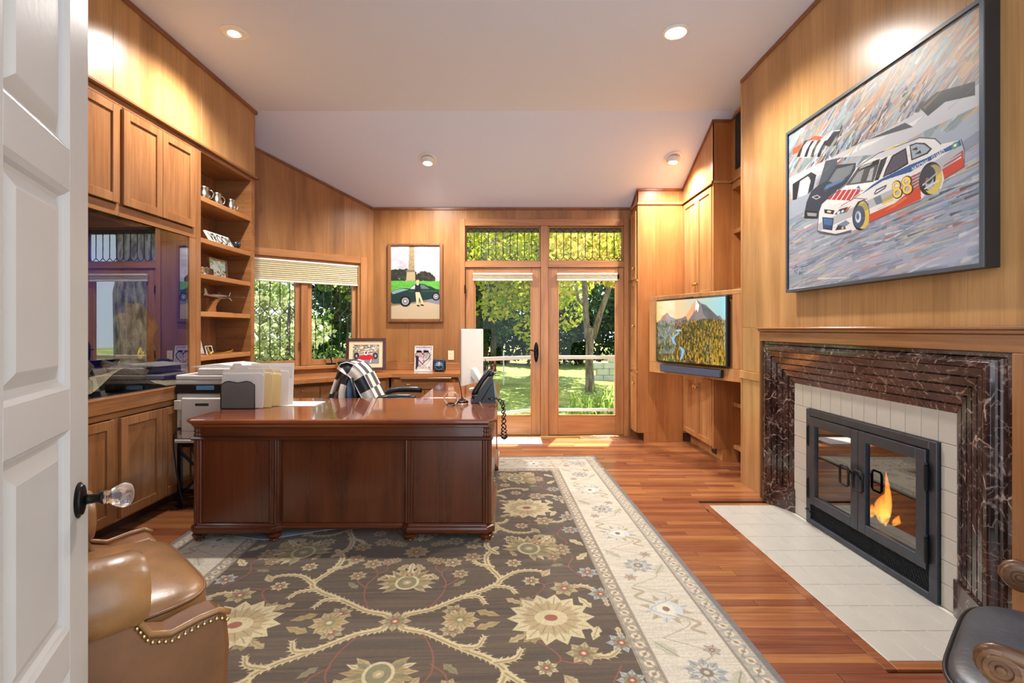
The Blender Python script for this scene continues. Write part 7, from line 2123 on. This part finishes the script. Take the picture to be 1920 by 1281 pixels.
for i in range(len(RP) - 1):
    a, b = Vector((*RP[i], 0)), Vector((*RP[i + 1], 0)); u = (b - a).normalized(); n = Vector((-u.y, u.x, 0))
    def bar(z0, z1, hw, name, m, ins=.036):
        p, q = a + u * ins, b - u * ins
        c4 = [p + n * hw, q + n * hw, q - n * hw, p - n * hw]
        MB().prism([(v.x, v.y) for v in c4], 'Z', z0, z1).build(name, m, rl_)
    bar(.875, .925, .03, 'top_rail', M['rail']); bar(.11, .15, .02, 'bottom_rail', M['rail']); bar(.151, .874, .004, 'glass_panel', M['rail_glass'], .05)
ev = struct('eave', (0, 6.4, 2.7))
M['eave'] = plain('eave_paint', (200, 196, 188), .6, var=.05)
bx('soffit', M['eave'], ev, -3.4, 3.2, 6.235, 6.60, 2.72, 2.78)
bx('fascia', plain('fascia_paint', (122, 118, 108), .6, var=.1), ev, -3.4, 3.2, 6.60, 6.64, 2.60, 2.84)

def leaf_mat(name, cols, tr=.45):
    m = bpy.data.materials.new(name); m.use_nodes = True; nt = m.node_tree; nt.nodes.clear(); N = nt.nodes.new; L = nt.links.new
    o = N('ShaderNodeOutputMaterial'); ge = N('ShaderNodeNewGeometry'); r = N('ShaderNodeValToRGB'); L(ge.outputs['Random Per Island'], r.inputs[0])
    r.color_ramp.elements[0].color = lin(cols[0]); r.color_ramp.elements[1].color = lin(cols[-1])
    for i, c in enumerate(cols[1:-1]):
        e = r.color_ramp.elements.new((i + 1) / (len(cols) - 1)); e.color = lin(c)
    d = N('ShaderNodeBsdfDiffuse'); t = N('ShaderNodeBsdfTranslucent'); L(r.outputs[0], d.inputs[0]); L(r.outputs[0], t.inputs[0])
    mx = N('ShaderNodeMixShader'); mx.inputs[0].default_value = tr; L(d.outputs[0], mx.inputs[1]); L(t.outputs[0], mx.inputs[2]); L(mx.outputs[0], o.inputs[0])
    return m
M['leaf_maple'] = leaf_mat('maple_leaves', ((104, 130, 40), (164, 176, 54), (214, 204, 76), (130, 152, 48), (228, 206, 96)))
M['leaf_gold'] = leaf_mat('golden_leaves', ((206, 176, 76), (222, 196, 96), (150, 160, 54), (230, 206, 120), (196, 150, 70)))
M['leaf_green'] = leaf_mat('green_leaves', ((66, 98, 38), (104, 132, 50), (144, 164, 74), (84, 114, 46), (176, 186, 100)))
M['leaf_dark'] = leaf_mat('dark_leaves', ((22, 40, 24), (34, 56, 32), (50, 74, 40), (28, 48, 34)), .25)
M['leaf_shrub'] = leaf_mat('shrub_leaves', ((112, 124, 82), (166, 170, 122), (210, 208, 164), (92, 106, 64), (142, 150, 102)), .5)  # leaf colours paled and greyed to carry haze and sunlight
def bark_mat(name, c1, c2):
    m, nt, b, L = newmat(name); N = nt.nodes.new
    tc = N('ShaderNodeTexCoord'); mp = N('ShaderNodeMapping'); mp.inputs['Scale'].default_value = (1, 1, .22); L(tc.outputs['Object'], mp.inputs['Vector'])
    n = N('ShaderNodeTexNoise'); n.inputs['Scale'].default_value = 14; n.inputs['Detail'].default_value = 8; n.inputs['Roughness'].default_value = .7; L(mp.outputs[0], n.inputs['Vector'])
    r = N('ShaderNodeValToRGB'); r.color_ramp.elements[0].position = .38; r.color_ramp.elements[0].color = lin(c1); r.color_ramp.elements[1].position = .62; r.color_ramp.elements[1].color = lin(c2); L(n.outputs['Fac'], r.inputs[0])
    L(r.outputs[0], b.inputs['Base Color']); setp(b, rough=.95)
    bp = N('ShaderNodeBump'); bp.inputs['Strength'].default_value = 1; bp.inputs['Distance'].default_value = .05; L(n.outputs['Fac'], bp.inputs['Height']); L(bp.outputs[0], b.inputs['Normal'])
    return m
M['bark'] = bark_mat('maple_bark', (70, 58, 46), (150, 132, 112)); M['bark_pale'] = bark_mat('shaggy_bark', (96, 84, 74), (206, 192, 178)); M['bark_dark'] = bark_mat('dark_bark', (44, 38, 32), (92, 80, 66))

def leaves(clusters, per, size, seed, flat=.0):
    """crown mesh: folded rhombus leaves thickly set over the shells of many clumps"""
    g = np.random.default_rng(seed); V = []
    for (c, r) in clusters:
        n = max(8, int(per * (np.prod(r)) ** (2 / 3)))
        d = g.normal(size=(n, 3)); d /= np.linalg.norm(d, axis=1)[:, None]
        V.append(np.array(c) + d * np.array(r) * (g.random((n, 1)) ** .33 * .6 + .45))
    P = np.concatenate(V); n = len(P)
    a = g.normal(size=(n, 3)); a /= np.linalg.norm(a, axis=1)[:, None]
    b = g.normal(size=(n, 3)); b -= a * (a * b).sum(1)[:, None]; b /= np.linalg.norm(b, axis=1)[:, None]
    s = size * (.6 + .8 * g.random((n, 1)))
    q = np.stack([P - a * s, P + b * s * .55, P + a * s, P - b * s * .55], 1).reshape(-1, 3)
    me = bpy.data.meshes.new('foliage')
    me.vertices.add(4 * n); me.vertices.foreach_set('co', q.astype(np.float32).ravel())
    me.loops.add(4 * n); me.loops.foreach_set('vertex_index', np.arange(4 * n, dtype=np.int32))
    me.polygons.add(n); me.polygons.foreach_set('loop_start', np.arange(0, 4 * n, 4, dtype=np.int32))
    me.update(); me.validate()
    return me
def tree(name, label, cat, base, stems, clusters, m_leaf, m_bark, per, size, seed, grp=None):
    t = thing(name, label, cat, base, 0, grp, local=True)
    mb = MB()
    for (pts, rs) in stems: mb.tube(pts, rs, 14)
    if stems: mb.build('trunk', m_bark, t, smooth=True)
    if clusters:
        me = leaves(clusters, per, size, seed); me.materials.append(m_leaf)
        o = bpy.data.objects.new('foliage', me); COL.objects.link(o); o.parent = t; o['kind'] = 'stuff'
    return t
def clumps(n, c, r, rr, seed, zmin=-9):
    g = random.Random(seed); out = []
    while len(out) < n:
        p = [g.uniform(-1, 1) for _ in range(3)]
        if sum(x * x for x in p) > 1: continue
        z = c[2] + p[2] * r[2]
        if z < zmin: continue
        k = g.uniform(.7, 1.3) * rr
        out.append(((c[0] + p[0] * r[0], c[1] + p[1] * r[1], z), (k, k, k * .7)))
    return out
# the maple seen through the right door
tree('maple_tree', 'two stemmed maple on the lawn seen through the right door', 'tree', (2.40, 14.3, GZ),
     [([(0, 0, -.05), (0, 0, .25), (-.02, 0, .9), (.0, 0, 1.6), (.02, 0, 1.9)], [.19, .135, .11, .115, .12]),
      ([(-.06, 0, 1.6), (-.12, 0, 2.3), (-.14, 0, 3.0), (-.22, .1, 3.8), (-.3, .1, 5.2), (-.5, .2, 7)], [.10, .085, .08, .075, .06, .04]),
      ([(.08, 0, 1.6), (.30, 0, 2.3), (.55, .1, 3.0), (.72, .1, 3.5), (1.1, .2, 4.8), (1.7, .3, 6.4)], [.095, .08, .075, .07, .05, .03]),
      ([(-.14, 0, 3.2), (-.5, -.1, 4.0), (-1.0, -.2, 4.5)], [.05, .04, .02]), ([(-.13, 0, 2.5), (-.35, -.1, 2.7), (-.45, -.1, 3.4)], [.05, .04, .02])],
     clumps(46, (.1, .4, 5.4), (3.2, 2.6, 2.5), .72, 11, 3.3) + [((-1.1, -.4, 2.7), (.5, .4, .35)), ((-.7, -.3, 3.1), (.45, .4, .3)), ((1.15, -.6, 3.0), (.45, .4, .3)), ((1.3, -.6, 2.3), (.35, .3, .25)), ((.5, -1, 4.2), (.6, .5, .4)), ((-1.5, -.2, 3.6), (.6, .5, .4))],
     M['leaf_maple'], M['bark'], 520, .085, 3)
tree('golden_maple', 'golden leaved tree branch hanging before the right transom window', 'tree', (4.2, 11.6, GZ),
     [([(0, 0, -.05), (0, 0, 2.2), (-.3, 0, 3.4), (-1.2, .2, 4.2), (-2.2, .4, 4.5)], [.2, .16, .13, .08, .03])],
     clumps(20, (-2.2, .3, 3.55), (1.5, .9, .65), .42, 4) + clumps(8, (-.9, -.2, 2.5), (.5, .4, .7), .32, 7), M['leaf_gold'], M['bark'], 520, .07, 5)
tree('broad_tree', 'leafy yellow green tree seen through the left glass door', 'tree', (1.15, 19.0, GZ),
     [([(0, 0, -.05), (.05, 0, 2.0), (.1, 0, 5), (0, 0, 9)], [.26, .2, .15, .06]), ([(.05, 0, 2.6), (.9, -.3, 3.6), (1.5, -.5, 4.4)], [.09, .06, .02])],
     clumps(60, (-.35, -.6, 5.0), (2.6, 2.2, 3.2), .72, 21, 2.3) + [((-1.75, -1.2, 2.6), (.6, .5, .45)), ((-.35, -1.3, 1.9), (.6, .5, .45)), ((-.05, -1.3, 1.2), (.4, .4, .4))], M['leaf_maple'], M['bark'], 430, .10, 8)
tree('conifer_tree', 'tall dark conifer at the left edge of the left glass door', 'tree', (-1.05, 20.5, GZ),
     [([(0, 0, -.05), (0, 0, 4), (0, 0, 11)], [.30, .22, .06]), ([(.5, -.2, 0), (.5, -.2, 5), (.5, -.2, 9)], [.13, .10, .04])],
     [((.3 * math.sin(k * 2.1), .3 * math.cos(k * 1.7), 1.5 + k * .33), (1.05 - k * .02, 1.05 - k * .02, .35)) for k in range(26)], M['leaf_dark'], M['bark_dark'], 380, .10, 12)
# bare twigs in front of the conifer
g_ = random.Random(8); tw_ = []
for k in range(26):
    x, z = g_.uniform(-.9, .1), g_.uniform(4.0, 5.4); a = g_.uniform(-1.2, .1)
    pts = [(x, 0, z)]
    for q in range(5):
        a += g_.uniform(-.35, .3); x += .28 * math.cos(a); z += .28 * math.sin(a); pts.append((x, g_.uniform(-.1, .1), z))
    tw_.append((pts, [.022, .018, .014, .010, .008, .005]))
tree('bare_tree', 'bare pale twigs in front of the dark conifer', 'tree', (-.75, 17.0, GZ), [([(-.9, 0, -.05), (-.95, 0, 3), (-.8, 0, 4.6), (-.6, 0, 6)], [.12, .1, .07, .03])] + tw_, [], None, M['bark_pale'], 0, 0, 0)
tree('shaggy_tree', 'thick shaggy barked trunk right of the deck, mirrored in the aquarium', 'tree', (2.95, 10.2, GZ),
     [([(0, 0, -.05), (0, 0, .4), (.0, 0, 1.4), (.05, 0, 2.6), (.02, .1, 3.6), (-.05, .1, 6.5)], [.60, .50, .46, .44, .36, .25]), ([(.1, 0, 2.0), (.4, .3, 3.0), (.75, .6, 4.4), (1.1, .9, 6.5)], [.30, .30, .26, .2])],
     clumps(10, (.4, .5, 7.2), (1.4, 1.2, .7), .6, 31), M['leaf_green'], M['bark_pale'], 300, .10, 14)
# shrubs close outside the leaded window
shr = [(-4.6, 10.4, 2.9, 1.15, 'hazy pale shrub outside the left leaded casement', 'leaf_shrub'), (-6.2, 10.2, 4.4, 1.4, 'tall shrub at the far left outside the leaded window', 'leaf_shrub'), (-3.2, 12.2, 1.6, 1.0, 'low pale shrub outside the right leaded casement', 'leaf_shrub'), (-5.6, 13.5, 6.0, 2.0, 'big green tree behind the shrubs outside the leaded window', 'leaf_green'), (-3.9, 15.0, 5.4, 1.9, 'dark tree behind the right leaded casement', 'leaf_dark')]
for i, (x, y, hgt, r_, lab, lm) in enumerate(shr):
    tree('garden_shrub' if hgt < 5 else 'garden_tree', lab, 'shrub' if hgt < 5 else 'tree', (x, y, GZ), [([(0, 0, -.05), (0, 0, hgt * .4), (.05, 0, hgt * .8)], [.09, .06, .03])],
         clumps(int(14 + 9 * r_ * hgt / 3), (0, 0, hgt * .52), (r_, r_, hgt * .5), .42, 40 + i), M[lm], M['bark_dark'], 1000 if hgt < 5 else 620, .06 if hgt < 5 else .085, 60 + i)
# dark hedge and trees closing the far side of the lawn
far = [(-7.5, 22, 5, 2.6), (-4.6, 24, 6, 2.6), (-2.6, 23, 3.4, 1.7), (-.4, 24, 3.0, 1.6), (1.6, 23.5, 2.9, 1.6), (3.6, 24, 3.4, 1.7), (6.0, 23, 4.5, 2.2), (9.0, 22, 6, 3.0)]
pos = ['at the far left', 'second from the left', 'left of the conifer', 'behind the conifer', 'behind the left glass door post', 'behind the two stemmed maple', 'right of the stone wall', 'at the far right']
for i, (x, y, hgt, r_) in enumerate(far):
    tree('hedge_bush', 'dark green bush closing the lawn, ' + pos[i], 'bush', (x, y, GZ + .15), [([(0, 0, -.1), (0, 0, hgt * .7)], [.12, .05])], clumps(int(26 * r_ / 1.6), (0, 0, hgt * .46), (r_, 1.0, hgt * .5), .6, 80 + i), M['leaf_dark'], M['bark_dark'], 330, .12, 90 + i, 'dark bushes across the lawn')
back = [(-9, 31, 12, 3.6), (-4.5, 32, 13, 3.4), (-.5, 31, 12, 3.2), (3.2, 32, 13, 3.4), (7.0, 31, 12, 3.4), (11.5, 30, 12, 3.6)]
bpos = ['leftmost', 'second from the left', 'behind the left glass door', 'behind the right glass door', 'second from the right', 'rightmost']
for i, (x, y, hgt, r_) in enumerate(back):
    tree('woodland_tree', 'tall woodland tree beyond the bushes, %s of its row' % bpos[i], 'tree', (x, y, GZ + .3), [([(0, 0, -.1), (0, 0, hgt * .8)], [.3, .08])], clumps(34, (0, 0, hgt * .55), (r_, 1.6, hgt * .45), 1.1, 120 + i), M['leaf_green' if i % 2 else 'leaf_dark'], M['bark_dark'], 150, .19, 130 + i, 'woodland trees beyond the lawn')
# low stone wall beyond the maple
sw = thing('stone_wall', 'low pale block wall beyond the maple on the lawn', 'wall', (3.6, 17.0, GZ + .06))
M['stone'] = plain('pale_stone', (186, 182, 172), .9, bump=.6, bscale=20, var=.15, vscale=4)
for r_ in range(4):
    for k in range(5):
        x = 2.9 + k * .42 + (.2 if r_ % 2 else 0)
        if r_ == 3 and k in (0, 4): continue
        bx('stone_block', M['stone'], sw, x, x + .41, 17.0, 17.3, GZ + .06 + r_ * .22, GZ + .06 + r_ * .22 + .212, .012)
o = MB().tube([(-.1, 16.2, GZ - .03), (-.1, 16.2, .62)], .02, 8).build('garden_stake', M['rail'], None, org=(-.1, 16.2, GZ)); tag(o, 'thin pale stake standing on the lawn by the bushes', 'stake')
# grassy plant clump below the right door
gt = thing('ornamental_grass', 'clump of long green leaves below the maple by the deck', 'plant', (2.0, 9.9, GZ), local=True)
g = np.random.default_rng(77); mb = MB()
for k in range(420):
    a = g.uniform(0, 2 * math.pi); x, y = g.normal(0, .34), g.normal(0, .22); L2 = g.uniform(.35, .75); b = g.uniform(.25, .9); w_ = .012
    p0, p1, p2 = np.array((x, y, 0.)), np.array((x + math.cos(a) * L2 * b * .4, y + math.sin(a) * L2 * b * .4, L2 * .75)), np.array((x + math.cos(a) * L2 * b, y + math.sin(a) * L2 * b, L2 * (.75 if b > .5 else 1)))
    s = np.array((-math.sin(a), math.cos(a), 0)) * w_
    mb.add([p0 - s, p0 + s, p1 + s, p1 - s, p2], [(0, 1, 2, 3), (3, 2, 4)])
o = mb.build('leaf_blades', leaf_mat('blade_leaves', ((120, 150, 60), (186, 200, 110), (90, 124, 44), (206, 210, 140))), gt, fix=False); o['kind'] = 'stuff'
